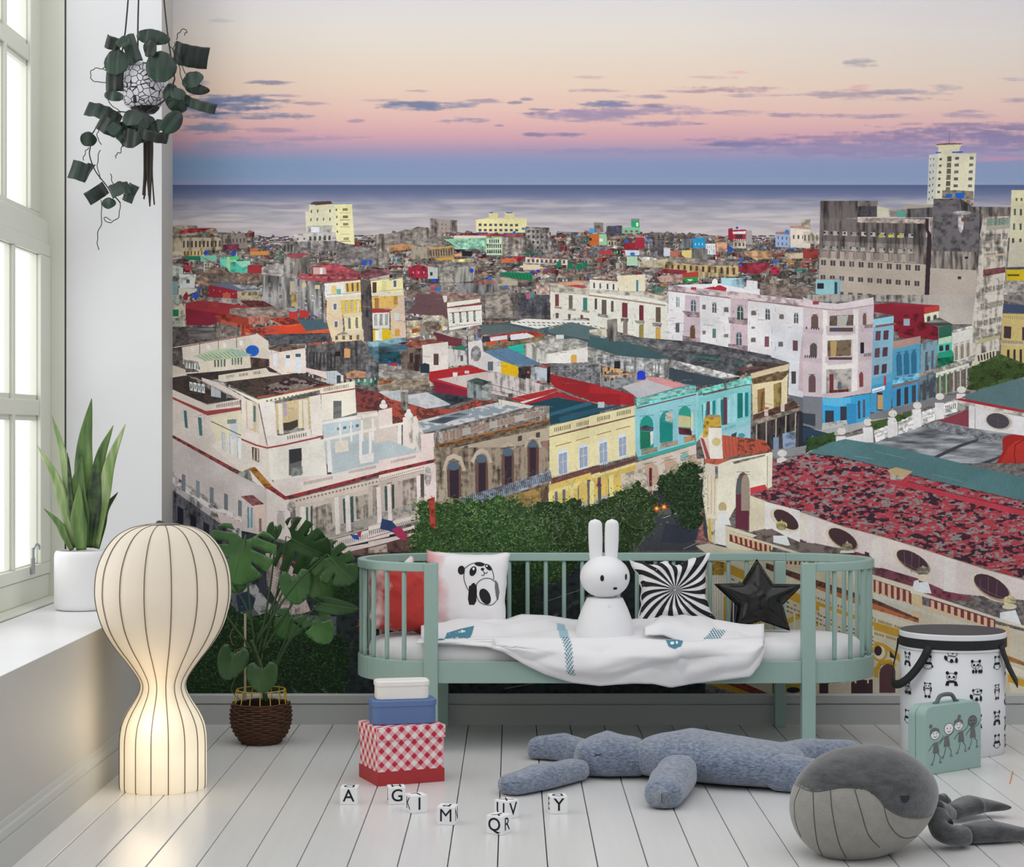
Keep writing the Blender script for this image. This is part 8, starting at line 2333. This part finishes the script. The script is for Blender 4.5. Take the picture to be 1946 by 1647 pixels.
# ------------------------------------------------------------------ stacked boxes
bxA, bxB, bxC = floorp(717.3, 1494.2), floorp(845, 1484), floorp(680.6, 1475)
ux = (bxB-bxA).normalized(); uy = Vector((-ux.y, ux.x, 0)); bw, bd, bh = (bxB-bxA).length, .165, .163
ang = math.atan2(ux.y, ux.x)
def gingham():
    m = mat('red_gingham', 'e4dcd8', .7); nt = m.node_tree; b = nt.nodes['Principled BSDF']; uvn = nt.nodes.new('ShaderNodeUVMap'); sp = nt.nodes.new('ShaderNodeSeparateXYZ'); nt.links.new(uvn.outputs[0], sp.inputs[0])
    def mth(op, a, bb=None, v=None):
        n = nt.nodes.new('ShaderNodeMath'); n.operation = op; nt.links.new(a, n.inputs[0])
        if bb is not None: nt.links.new(bb, n.inputs[1])
        if v is not None: n.inputs[1].default_value = v
        return n.outputs[0]
    s1 = mth('ADD', sp.outputs[0], sp.outputs[1]); s2 = mth('SUBTRACT', sp.outputs[0], sp.outputs[1])
    a = mth('LESS_THAN', mth('FRACT', mth('MULTIPLY', s1, v=25.5)), v=.48); c = mth('LESS_THAN', mth('FRACT', mth('MULTIPLY', s2, v=25.5)), v=.48)
    f = mth('MULTIPLY', mth('ADD', a, c), v=.5); r = nt.nodes.new('ShaderNodeValToRGB'); r.color_ramp.interpolation = 'CONSTANT'
    r.color_ramp.elements[0].color = (*lin('e9e3e0'), 1); r.color_ramp.elements[1].color = (*lin('d06472'), 1); r.color_ramp.elements[1].position = .3
    e = r.color_ramp.elements.new(.8); e.color = (*lin('c41c3c'), 1)
    mx = nt.nodes.new('ShaderNodeMixRGB'); mx.blend_type = 'MIX'; nt.links.new(f, r.inputs[0]); r.color_ramp.elements[1].color = (*lin('dfa3a8'), 1); nt.links.new(r.outputs[0], b.inputs['Base Color']); return m
def uvbox(o):
    me = o.data; uv = me.uv_layers.new(name='UVMap')
    for p in me.polygons:
        n = p.normal
        for li in p.loop_indices:
            v = me.vertices[me.loops[li].vertex_index].co
            uv.data[li].uv = (v.x, v.y) if abs(n.z) > .5 else ((v.x, v.z) if abs(n.y) > abs(n.x) else (v.y, v.z))
M_ging = gingham(); M_red = mat('red_card', 'a82c30', .6)
ctr = bxA+ux*bw/2+uy*bd/2
cb_ = empty('gingham_box', ctr, ang); tag(cb_, 'red and white checked gift box with a lid at the bottom of the stack', 'box')
def cbx(mb, x, y, z0, z1): return mb.box((-x/2, -y/2, z0), (x/2, y/2, z1))
o = cbx(MB(), bw-.004, bd-.004, .038, bh-.034).build('box_wall', M_ging, cb_); uvbox(o)
o = cbx(MB(), bw+.004, bd+.004, bh-.036, bh).build('lid', M_ging, cb_, bevel=.001); uvbox(o)
cbx(MB(), bw, bd, 0, .039).build('red_base', M_red, cb_, bevel=.0008)
def rbox(name, w, d, h, lidh, col, loc, rot, lab, r=.022):
    root = empty(name, loc, rot); tag(root, lab, 'box'); m = mat(name+'_card', col, .55)
    def rr(w, d, r, z0, z1, e=.003):
        rings = []
        for (ins, z) in ((e, z0), (0, z0+e), (0, z1-e), (e, z1)):
            P = []
            for cx, cy, a0 in ((w/2-r, d/2-r, 0), (-w/2+r, d/2-r, 90), (-w/2+r, -d/2+r, 180), (w/2-r, -d/2+r, 270)):
                for k in range(9): a = math.radians(a0+90*k/8); P.append((cx+(r-ins)*math.cos(a), cy+(r-ins)*math.sin(a), z))
            rings.append(P)
        n = len(rings[0]); vs = [p for q in rings for p in q]; fs = [(j*n+k, j*n+(k+1) % n, (j+1)*n+(k+1) % n, (j+1)*n+k) for j in range(3) for k in range(n)]+[tuple(range(n-1, -1, -1)), tuple(3*n+k for k in range(n))]
        return MB().add(vs, fs)
    rr(w-.005, d-.005, r, 0, h-lidh+.004).build('box_body', m, root, smooth=False); rr(w, d, r+.002, h-lidh, h).build('lid', m, root)
c1 = Vector(((761-CX)*5.33/FPX, 5.33, bh)); rbox('blue_box', .190, .098, .070, .020, '5b76a6', c1+Vector((.006, -.012, 0)), ang*.62, 'blue lidded box in the middle of the stack')
rbox('white_box', .158, .078, .054, .017, 'ece8e4', c1+Vector((.004, -.014, .070)), ang*.5, 'small white lidded box on top of the blue box')
# ------------------------------------------------------------------ letter cubes
M_cube = mat('white_cube', 'f0f0f2', .4)
S_ = .046
def glyph(ch, parent, size, loc, rot, sx=1):
    c = bpy.data.curves.new('letter', 'FONT'); c.body = ch; c.size = size; c.align_x = 'CENTER'; c.align_y = 'CENTER'; c.extrude = .0002; c.offset = 0 if ch in 'MNKRX' else .0004; c.resolution_u = 4; c.materials.append(M_ink)
    t = bpy.data.objects.new('text', c); COL.objects.link(t); bpy.context.view_layer.update(); me = bpy.data.meshes.new_from_object(t.evaluated_get(bpy.context.evaluated_depsgraph_get())); bpy.data.objects.remove(t); me.materials.clear(); me.materials.append(M_ink)
    o = bpy.data.objects.new('letter', me); COL.objects.link(o); o.parent = parent; o.location = loc; o.rotation_euler = rot; o.scale = (sx, 1, 1); return o
def cube(px, py, rot, front, left=None, right=None, top=None, lab=''):
    """px, py = nearest bottom corner/edge centre; rot in degrees"""
    p = floorp(px, py); r = math.radians(rot); d = S_/2*(abs(math.sin(r))+math.cos(r)); root = empty('letter_cube', (p.x, p.y+d, 0), r)
    tag(root, lab, 'toy block', 'white letter blocks on the floor')
    MB().box((-S_/2, -S_/2, 0), (S_/2, S_/2, S_)).build('block', M_cube, root, bevel=.0012)
    h = S_/2
    if front: glyph(front, root, .046, (0, -h-.0003, h), (PI/2, 0, 0))
    if left: glyph(left, root, .046, (-h-.0003, 0, h), (PI/2, 0, -PI/2))
    if right: glyph(right, root, .046, (h+.0003, 0, h), (PI/2, 0, PI/2))
    if top: glyph(top, root, .044, (0, 0, S_+.0003), (0, 0, PI if top in 'DPLY' else 0))
cube(663, 1529, -2, 'A', None, None, 'D', 'white block with a black letter A, leftmost in front of the checked box')
cube(752, 1529, 9, 'G', 'L', None, 'H', 'white block with a black letter G in front of the checked box')
cube(790, 1546, 24, 'I', 'K', None, 'L', 'white block with letters K and I, just right of the G block')
cube(850, 1568, -10, 'M', None, 'N', 'P', 'white block with a black letter M between the K block and the Q block')
cube(963, 1557, 46, 'V', 'U', None, 'X', 'white block with letter V behind the Q block')
cube(948, 1587, -30, 'Q', None, 'R', 'Y', 'white block with letters Q and R, frontmost of the blocks')
cube(1060, 1547, 8, 'Y', 'E', None, 'D', 'white block with a black letter Y near the blue plush ear')
# ------------------------------------------------------------------ blue plush bunny lying on the floor
def woolmat(name, c1, c2, sc):
    m = mat(name, c1, .95, bump=.9, bscale=170, sheen=.5); nt = m.node_tree; b = nt.nodes['Principled BSDF']; tc = nt.nodes.new('ShaderNodeTexCoord')
    n = nt.nodes.new('ShaderNodeTexNoise'); n.inputs['Scale'].default_value = sc; n.inputs['Detail'].default_value = 6; n.inputs['Roughness'].default_value = .7; mp = nt.nodes.new('ShaderNodeMapping'); mp.inputs['Scale'].default_value = (1, 1, 2.6)
    nt.links.new(tc.outputs['Object'], mp.inputs[0]); nt.links.new(mp.outputs[0], n.inputs[0]); r = nt.nodes.new('ShaderNodeValToRGB'); r.color_ramp.elements[0].position = .36; r.color_ramp.elements[1].position = .64
    r.color_ramp.elements[0].color = (*lin(c1), 1); r.color_ramp.elements[1].color = (*lin(c2), 1); nt.links.new(n.outputs[0], r.inputs[0]); nt.links.new(r.outputs[0], b.inputs['Base Color']); return m
M_blue = woolmat('blue_wool', '505b70', '8d99ac', 75)
pb = empty('plush_bunny', (.15, 5.2, 0)); tag(pb, 'blue grey woollen plush bunny lying flat on its back on the floor', 'soft toy'); PO = Vector(pb.location)
def blob(path, rw, rh, name, parent, m, n=28, seg=10, seed=0, off=None, power=2.6):
    """soft stuffed form: flattened rounded section swept along a floor path; z0 = resting height"""
    P = bez(path, seg); N = len(P); R = np.interp(np.linspace(0, 1, N), np.linspace(0, 1, len(rw)), rw); Hh = np.interp(np.linspace(0, 1, N), np.linspace(0, 1, len(rh)), rh); vs = []
    for i, p in enumerate(P):
        t = P[min(i+1, N-1)]-P[max(i-1, 0)]; t.z = 0; t.normalize(); sd = Vector((-t.y, t.x, 0)); e = i/(N-1); cap = min(1, (1-(1-min(1, e/.13))**2.0)**.5, (1-(1-min(1, (1-e)/.13))**2.0)**.5)
        for k in range(n):
            a = 2*PI*k/n; c, s = math.cos(a), math.sin(a); q = 2/power; cc = abs(c)**q*(1 if c > 0 else -1); ss = abs(s)**q*(1 if s > 0 else -1)
            w = noise.noise(Vector((e*5+seed, a, seed)))*.05
            vs.append(Vector((p.x, p.y, 0))+sd*R[i]*cc*cap*(1+w)+Vector((0, 0, p.z+Hh[i]*(1+ss*(.35+.65*cap))*(1+w*.6)*(1 if cap > .0 else 1)))-(off or Vector((0, 0, 0))))
    fs = [(i*n+k, i*n+(k+1) % n, (i+1)*n+(k+1) % n, (i+1)*n+k) for i in range(N-1) for k in range(n)]+[tuple(range(n-1, -1, -1)), tuple((N-1)*n+k for k in range(n))]
    return MB().add(vs, fs).build(name, m, parent, smooth=True)
def fp(px, py, Y=None, z=0): p = floorp(px, py) if Y is None else Vector(((px-CX)*Y/FPX, Y, 0)); p.z = z; return p
blob([fp(1004, 0, 5.66), fp(1065, 0, 5.62), fp(1125, 0, 5.52)], [.045, .055, .042], [.030, .040, .034], 'ear', pb, M_blue, seed=1, off=PO)
blob([fp(956, 0, 5.06), fp(1030, 0, 5.17), fp(1110, 0, 5.32)], [.045, .055, .042], [.025, .034, .030], 'ear', pb, M_blue, seed=2, off=PO)
blob([fp(1090, 0, 5.38), fp(1155, 0, 5.38), fp(1232, 0, 5.38)], [.060, .110, .085], [.045, .062, .050], 'head', pb, M_blue, seed=3, off=PO, n=36)
blob([fp(1218, 0, 5.42), fp(1300, 0, 5.34), fp(1400, 0, 5.27), fp(1530, 0, 5.20)], [.100, .145, .150, .130], [.052, .068, .062, .052], 'body', pb, M_blue, seed=4, off=PO, n=40)
blob([fp(1292, 0, 5.18), fp(1275, 0, 5.02), fp(1256, 0, 4.86)], [.055, .058, .050], [.050, .046, .036], 'arm', pb, M_blue, seed=5, off=PO)
blob([fp(1290, 0, 5.52), fp(1350, 0, 5.60), fp(1420, 0, 5.64)], [.045, .045, .040], [.045, .035, .030], 'arm', pb, M_blue, seed=6, off=PO)
blob([fp(1440, 0, 5.26), fp(1540, 0, 5.42), fp(1640, 0, 5.50)], [.060, .058, .050], [.052, .048, .040], 'leg', pb, M_blue, seed=7, off=PO)
blob([fp(1455, 0, 5.16), fp(1560, 0, 5.10), fp(1640, 0, 5.06)], [.060, .060, .050], [.052, .046, .040], 'leg', pb, M_blue, seed=8, off=PO)
def stitch(px, py, Y, z, parent, off):
    mb = MB(); c = W(px, py, Y)-off
    for s in (-1, 1): mb.tube([c+Vector((-.010, 0, -.003*s)), c+Vector((.010, -.002, .004*s))], .0012, 5)
    mb.build('stitched_eye', M_ink, parent)
stitch(1168, 1405, 5.33, 0, pb, PO); stitch(1137, 1434, 5.265, 0, pb, PO)
# ------------------------------------------------------------------ grey whale cushion
M_wtop = woolmat('dark_grey_felt', '2f3032', '505152', 22); M_wbel = mat('light_grey_felt', '908e87', .95, bump=.5, bscale=200, var=.08, vscale=40, sheen=.3)
for m_ in (M_wtop,): m_.node_tree.nodes['Bump'].inputs['Strength'].default_value = .3
wk = 4.39/FPX; WC = Vector(((1645-CX)*wk, 4.39, 0)); wh = empty('whale_cushion', WC); tag(wh, 'large grey felt whale cushion with a pale seamed belly on the floor', 'soft toy')
def wx(px): return (px-CX)*wk-WC.x
def wz(py): return 1-(py-CY)*wk
zc = wz(1528)
ax = Vector((1, .52, 0)).normalized(); ay = Vector((-ax.y, ax.x, 0))
def whale(u, v):
    """u around the axis, v along the axis (0 = snout, 1 = tail end)"""
    s = -1+2*v; a = .196; r = max(0, 1-abs(s)**2.35)**.5; r *= (1.0 if s < 0 else 1-.25*s**2)
    rr_ = .121*r*(1.03-.10*s); c = ax*(s*a)+Vector((.005, 0, 0)); zz_ = .012*s
    q = c+ay*math.cos(u)*rr_*1.12+Vector((0, 0, 1))*(math.sin(u)*rr_*1.06); z = q.z+.126-.004+zz_; return Vector((q.x, q.y, max(0.0005, z)))
BXP = [1495, 1512, 1545, 1600, 1645, 1668, 1682, 1705, 1732, 1760, 1775, 1800]; BYP = [1478, 1488, 1503, 1496, 1499, 1515, 1532, 1547, 1554, 1553, 1544, 1530]
NU, NV = 200, 170; top, bel = MB(), MB(); P = [[whale(2*PI*i/NU, .001+.998*j/NV) for i in range(NU)] for j in range(NV+1)]
vs = [p for r in P for p in r]; ft = []; fbl = []
for j in range(NV):
    for i in range(NU):
        q = (j*NU+i, j*NU+(i+1) % NU, (j+1)*NU+(i+1) % NU, (j+1)*NU+i); c = (vs[q[0]]+vs[q[1]]+vs[q[2]]+vs[q[3]])/4
        yy = c.y+WC.y; px = CX+(c.x+WC.x)*FPX/yy; py = CY+(1-c.z)*FPX/yy
        (fbl if py > float(np.interp(px, BXP, BYP)) else ft).append(q)
ft.append(tuple(NV*NU+i for i in range(NU))); fbl.append(tuple(range(NU-1, -1, -1)))
def sub(vs, fs):
    ids = sorted({i for f in fs for i in f}); mp = {a: k for k, a in enumerate(ids)}; return [vs[i] for i in ids], [tuple(mp[i] for i in f) for f in fs]
MB().add(*sub(vs, ft)).build('back', M_wtop, wh, smooth=True); MB().add(*sub(vs, fbl)).build('belly', M_wbel, wh, smooth=True)
from mathutils.bvhtree import BVHTree
bvh = BVHTree.FromPolygons(vs, ft+fbl)
def whit(px, py):
    o = Vector((0, 0, 1))-WC; d = Vector(((px-CX)/FPX, 1, -(py-CY)/FPX)).normalized(); h = bvh.ray_cast(o, d); return h[0], d
M_seam = mat('seam', '4a4a48', .9)
def seam(pts, r=.0011, name='seam', m=None, parent=None):
    P = []
    for q in bez([(a, b_, 0) for a, b_ in pts], 10):
        h, d = whit(q.x, q.y)
        if h is not None: P.append(h-d*.0003)
    if len(P) > 2: MB().tube(P, r, 5).build(name, m or M_seam, wh)
for s_ in ([(1520, 1497), (1510, 1525), (1512, 1560), (1522, 1590)], [(1545, 1505), (1547, 1550), (1553, 1600), (1566, 1632)], [(1578, 1501), (1582, 1545), (1594, 1600), (1608, 1630)], [(1624, 1499), (1636, 1540), (1650, 1585), (1672, 1610)], [(1677, 1520), (1688, 1562), (1705, 1585), (1722, 1592), (1745, 1588)]): seam(s_)
seam([(1506, 1487), (1545, 1503), (1600, 1496), (1645, 1499), (1668, 1515), (1682, 1532), (1705, 1547), (1732, 1554), (1760, 1553), (1772, 1546)], .0019, 'seam', M_wtop)
h, d = whit(1719, 1517)
if h is not None:
    eb = MB(); eye = []
    for (x_, y_) in ((1712, 1512), (1727, 1511), (1728, 1518), (1724, 1524), (1717, 1525), (1712, 1520)):
        q, d2 = whit(x_, y_); eye.append(q-d2*.0012)
    eb.add(eye, [tuple(range(6))]).build('eye', mat('eye_black', '08080c', .15), wh, solid=.0015)
    seam([(1711, 1514), (1713, 1522), (1718, 1526), (1725, 1524), (1728, 1518)], .0009, 'eye_rim', mat('eye_blue', '3c5c94', .5))
    seam([(1708, 1510), (1718, 1511), (1730, 1510)], .0014, 'eyelid', M_wtop)
# tail stock, flukes and fins
def wfp(px, Y, z=0): return Vector(((px-CX)*Y/FPX, Y, z))
blob([wfp(1768, 4.52, .045), wfp(1790, 4.56, .040), wfp(1808, 4.60, .030)], [.035, .025, .018], [.030, .022, .016], 'tail_stock', wh, M_wtop, off=WC, seed=3)
blob([wfp(1802, 4.70, .006), wfp(1850, 4.78, .012), wfp(1922, 4.78, .020)], [.018, .045, .006], [.020, .022, .006], 'fluke', wh, M_wtop, off=WC, seed=4)
blob([wfp(1778, 4.46, .040), wfp(1800, 4.42, .012), wfp(1838, 4.45, .004)], [.026, .036, .030], [.030, .026, .022], 'fluke', wh, M_wtop, off=WC, seed=5)
blob([wfp(1826, 4.47, .002), wfp(1890, 4.50, .002), wfp(1975, 4.50, .006)], [.030, .046, .010], [.022, .024, .010], 'fluke', wh, M_wtop, off=WC, seed=6)
blob([wfp(1782, 4.75, .03), wfp(1796, 4.76, .03), wfp(1808, 4.76, .028)], [.02, .02, .012], [.018, .018, .012], 'fin', wh, M_wtop, off=WC, seed=7)
# ------------------------------------------------------------------ mint suitcase
sA, sB = floorp(1758, 1474), floorp(1864.5, 1457); sx_ = (sB-sA).normalized(); sy_ = Vector((-sx_.y, sx_.x, 0)); sw_ = (sB-sA).length; sd_ = .066; sh = .200
M_mint = mat('mint_card', '9ab7b0', .55)
su = empty('suitcase', (sA+sB)/2+sy_*sd_/2, math.atan2(sx_.y, sx_.x)); tag(su, 'small mint green suitcase printed with dancing children, standing before the panda drum', 'suitcase')
def rface(w, h, r, y0, y1):
    P = [(-w/2, 0), (w/2, 0)]
    for cx, a0 in ((w/2-r, 0), (-w/2+r, 90)):
        for k in range(9): a = math.radians(a0+90*k/8); P.append((cx+r*math.cos(a), h-r+r*math.sin(a)))
    n = len(P); vs = [(x, y0, z) for x, z in P]+[(x, y1, z) for x, z in P]
    return MB().add(vs, [tuple(range(n)), tuple(range(2*n-1, n-1, -1))]+[(i, (i+1) % n, n+(i+1) % n, n+i) for i in range(n)])
rface(sw_, sh, .030, -sd_/2, .004).build('front_shell', M_mint, su, bevel=.0025); rface(sw_, sh, .030, .0055, sd_/2).build('back_shell', M_mint, su, bevel=.0025)
MB().tube(bez([(-.052, -.004, sh-.002), (-.040, -.004, sh+.004), (-.022, -.004, sh+.022), (.022, -.004, sh+.022), (.040, -.004, sh+.004), (.052, -.004, sh-.002)], 6), .0062, 8, flat=1).build('handle', mat('grey_handle', '5c6466', .5), su, smooth=True)
kf = lambda u, v, o: Vector((u, -sd_/2-o, v)); KB, KW, KG = MB(), MB(), MB()
def K(x, y): return ((x-869)*.2456/437, (1525-(x-652)*(-.0)-y)*.200/525)
def KP(L): return [K(a, b_+(a-869)*-.0-(a-652)*(-.13)*0) for a, b_ in L]
for (hx_, hy_, g, bx_, by_) in ((725, 1215, 0, 735, 1330), (832, 1190, 0, 818, 1290), (908, 1170, 0, 930, 1270), (1018, 1155, 1, 1022, 1250)):
    decal(KG if g else KW, kf, KP(oval(hx_, hy_, 34, 42)), .02, .0006); dstroke(KB, kf, KP(oval(hx_, hy_, 35, 43, 0, 18)), .0012, .0009, closed=True)
    decal(KG, kf, KP([(bx_-18, by_-48), (bx_+12, by_-50), (bx_+24, by_+35), (bx_-26, by_+35)]), .02, .0007)
    if hx_ in (725, 908): decal(KG, kf, KP([(hx_-38, hy_+12), (hx_-34, hy_-34), (hx_-4, hy_-50), (hx_+30, hy_-34), (hx_+38, hy_+6), (hx_+10, hy_-22), (hx_-18, hy_-16)]), .02, .0011); decal(KG, kf, KP(oval(hx_-(32 if hx_ == 725 else -6), hy_-62, 13, 16)), .02, .0008)
    for q in (([(bx_-20, by_-40), (bx_-45, by_-10), (bx_-58, by_+10)]), ([(bx_+14, by_-44), (bx_+44, by_-70), (bx_+52, by_-96)]), ([(bx_-10, by_+34), (bx_-18, by_+80), (bx_-30, by_+112)]), ([(bx_+8, by_+34), (bx_+30, by_+66), (bx_+28, by_+104)]), ([(hx_-12, hy_+18), (hx_, hy_+25), (hx_+14, hy_+16)])): dstroke(KB, kf, KP(q), .0015, .0012)
    for ex in (-12, 12): decal(KB, kf, KP(oval(hx_+ex, hy_-4, 3.5, 5, 0, 8)), .02, .0012)
    for q in ((bx_-34, by_+116), (bx_+32, by_+110)): dstroke(KB, kf, KP(oval(q[0], q[1], 9, 7, 0, 8)), .0012, .001, closed=True)
for b_, m_, nm in ((KB, M_ink, 'drawing_lines'), (KW, M_whitep, 'drawing_faces'), (KG, M_grey_ink, 'drawing_shading')): q = b_.build(nm, m_, su); q['kind'] = 'stuff'
# ------------------------------------------------------------------ panda hat box
DYc = 5.815; dk = DYc/FPX; DX = (1810-CX)*dk; DR = 98.5*dk; DH = .377
dr = empty('panda_drum', (DX, DYc, 0)); tag(dr, 'round white storage drum printed with pandas, black lid and strap handles', 'storage drum')
M_dw = mat('drum_paper', 'e6e7ea', .55); M_dk = mat('black_felt', '1a1b1d', .7); M_lid = mat('lid_top', '4c4d50', .55)
MB().lathe([(DR-.004, 0), (DR-.002, .002), (DR-.002, DH-.05), (DR-.006, DH-.05)], 72).build('drum_body', M_dw, dr, smooth=False)
for o_ in COL.objects[-1:]: o_.data.polygons.foreach_set('use_smooth', [len(p.vertices) == 4 for p in o_.data.polygons])
MB().lathe([(DR, DH-.055), (DR+.001, DH-.054), (DR+.001, DH-.004), (DR-.001, DH-.001)], 72).build('lid_rim', M_dw, dr, smooth=False)
MB().lathe([(DR-.001, DH-.003), (DR-.001, DH), (DR*.5, DH+.0008), (0, DH+.001)], 72).build('lid', M_lid, dr)
MB().lathe([(DR+.0005, DH-.048), (DR+.003, DH-.047), (DR+.003, DH-.019), (DR+.0005, DH-.018)], 72).build('band', M_dk, dr)
for s in (-1, 1):
    a1, a2 = (math.radians(232), math.radians(160)) if s < 0 else (math.radians(-42), math.radians(20)); mid = (a1+a2)/2; rs = []
    for t in [i/24 for i in range(25)]:
        a = a1+(a2-a1)*t; dp = math.sin(PI*t); rad = DR+.005+.030*dp**1.2; rs.append(Vector((rad*math.cos(a), rad*math.sin(a), DH-.035-.130*dp**.8)))
    vs = []
    for i, p in enumerate(rs):
        t = (rs[min(i+1, 24)]-rs[max(i-1, 0)]).normalized(); out_ = Vector((p.x, p.y, 0)).normalized(); w_ = t.cross(out_).normalized()*.013; vs += [p-w_, p+w_]
    MB().add(vs, [(i*2, i*2+1, i*2+3, i*2+2) for i in range(24)]).build('strap', M_dk, dr, smooth=True, solid=.003)
def dsurf(u, v, o): a = -PI/2+u/DR; return Vector(((DR-.0015+o)*math.cos(a), (DR-.0015+o)*math.sin(a), v))
def panda(kind, cx, cz, s):
    DB = MB(); fl = s*(1 if kind != 'roll' else 1)
    def q(L): return [(cx+a*s, cz+b_*s) for a, b_ in L]
    def D(L, o=.001): dstroke(DB, dsurf, q(L[1]), .0016, .0012, closed=True) if L[0] == 'ring' else decal(DB, dsurf, q(L), .02, o)
    outl = lambda x, y, rx, ry: ('ring', oval(x, y, rx, ry, 0, 18))
    if kind == 'sit':
        for sx in (-1, 1): D(oval(sx*.62, .95, .26, .26)); D(oval(sx*.33, .35, .17, .2, sx*30)); D([(sx*.45, -.2), (sx*.75, -.3), (sx*.95, -.95), (sx*.45, -.98), (sx*.35, -.6)])
        D(outl(0, .38, .72, .56)); D(oval(0, .18, .08, .06)); D([(-.5, -.22), (.5, -.22), (.4, -.5), (-.4, -.5)])
    elif kind == 'walk':
        for sx in (-1, 1): D(oval(sx*.6-.1, .92, .24, .24)); D(oval(sx*.32-.1, .34, .17, .2, sx*30))
        D(outl(-.1, .36, .72, .56)); D(outl(.35, -.1, .6, .45)); D(oval(-.1, .2, .08, .06))
        for sx in (-.55, -.1, .45, .8): D(oval(sx, -.62, .2, .3))
    elif kind == 'back':
        for sx in (-1, 1): D(oval(sx*.5, .95, .22, .22))
        D(outl(0, .52, .6, .48)); D([(-.7, .1), (.7, .1), (.8, -.25), (-.8, -.25)]); D(outl(0, -.45, .72, .5)); D(oval(-.8, -.5, .14, .2)); D(oval(.8, -.5, .14, .2))
    elif kind == 'stand':
        for sx in (-1, 1): D(oval(sx*.45, 1.0, .16, .14)); D(oval(sx*.24, .6, .12, .1, sx*30)); D([(sx*.5, .5), (sx*.72, .4), (sx*.68, -.1), (sx*.5, -.3)]); D(oval(sx*.3, -1.0, .22, .22))
        D(outl(0, .6, .55, .42)); D(outl(0, -.3, .5, .6))
    else:
        D(oval(-.55, .75, .18, .22)); D(oval(.75, .7, .2, .2)); D(oval(.15, .55, .14, .16)); D(outl(.15, .5, .7, .45)); D(outl(-.05, -.3, .75, .5)); D(oval(-.85, -.2, .24, .4, 20)); D(oval(0, -.6, .26, .3)); D(oval(.72, -.5, .2, .42)); D(oval(.5, .62, .1, .08))
    o_ = DB.build('panda_print', M_ink, dr); o_['kind'] = 'stuff'
kinds = ['roll', 'walk', 'back', 'sit', 'stand']
for u, zs_ in ((-.203, ((.29, 3), (.20, 1), (.11, 2))), (-.117, ((.288, 2), (.204, 4), (.12, 1), (.04, 0))), (-.041, ((.31, 0), (.241, 3), (.15, 2), (.06, 1))), (.037, ((.278, 1), (.192, 0), (.11, 3), (.03, 4))),
              (.121, ((.286, 2), (.198, 4), (.115, 3), (.043, 2))), (.198, ((.26, 1), (.165, 0), (.09, 3), (.035, 1))), (.28, ((.28, 0), (.2, 2), (.11, 4))), (.36, ((.3, 1), (.2, 3), (.1, 0)))):
    for z, kd in zs_: panda(kinds[kd], u, z, .0205)
# small orange stick on the floor
ok = MB().tube([floorp(1919, 1489)+Vector((0, 0, .0016)), floorp(1924.5, 1466)+Vector((0, 0, .0016))], .0015, 6).build('crayon', mat('orange_wax', 'd98a4a', .6)); tag(ok, 'thin orange crayon lying on the floor at the far right', 'crayon')
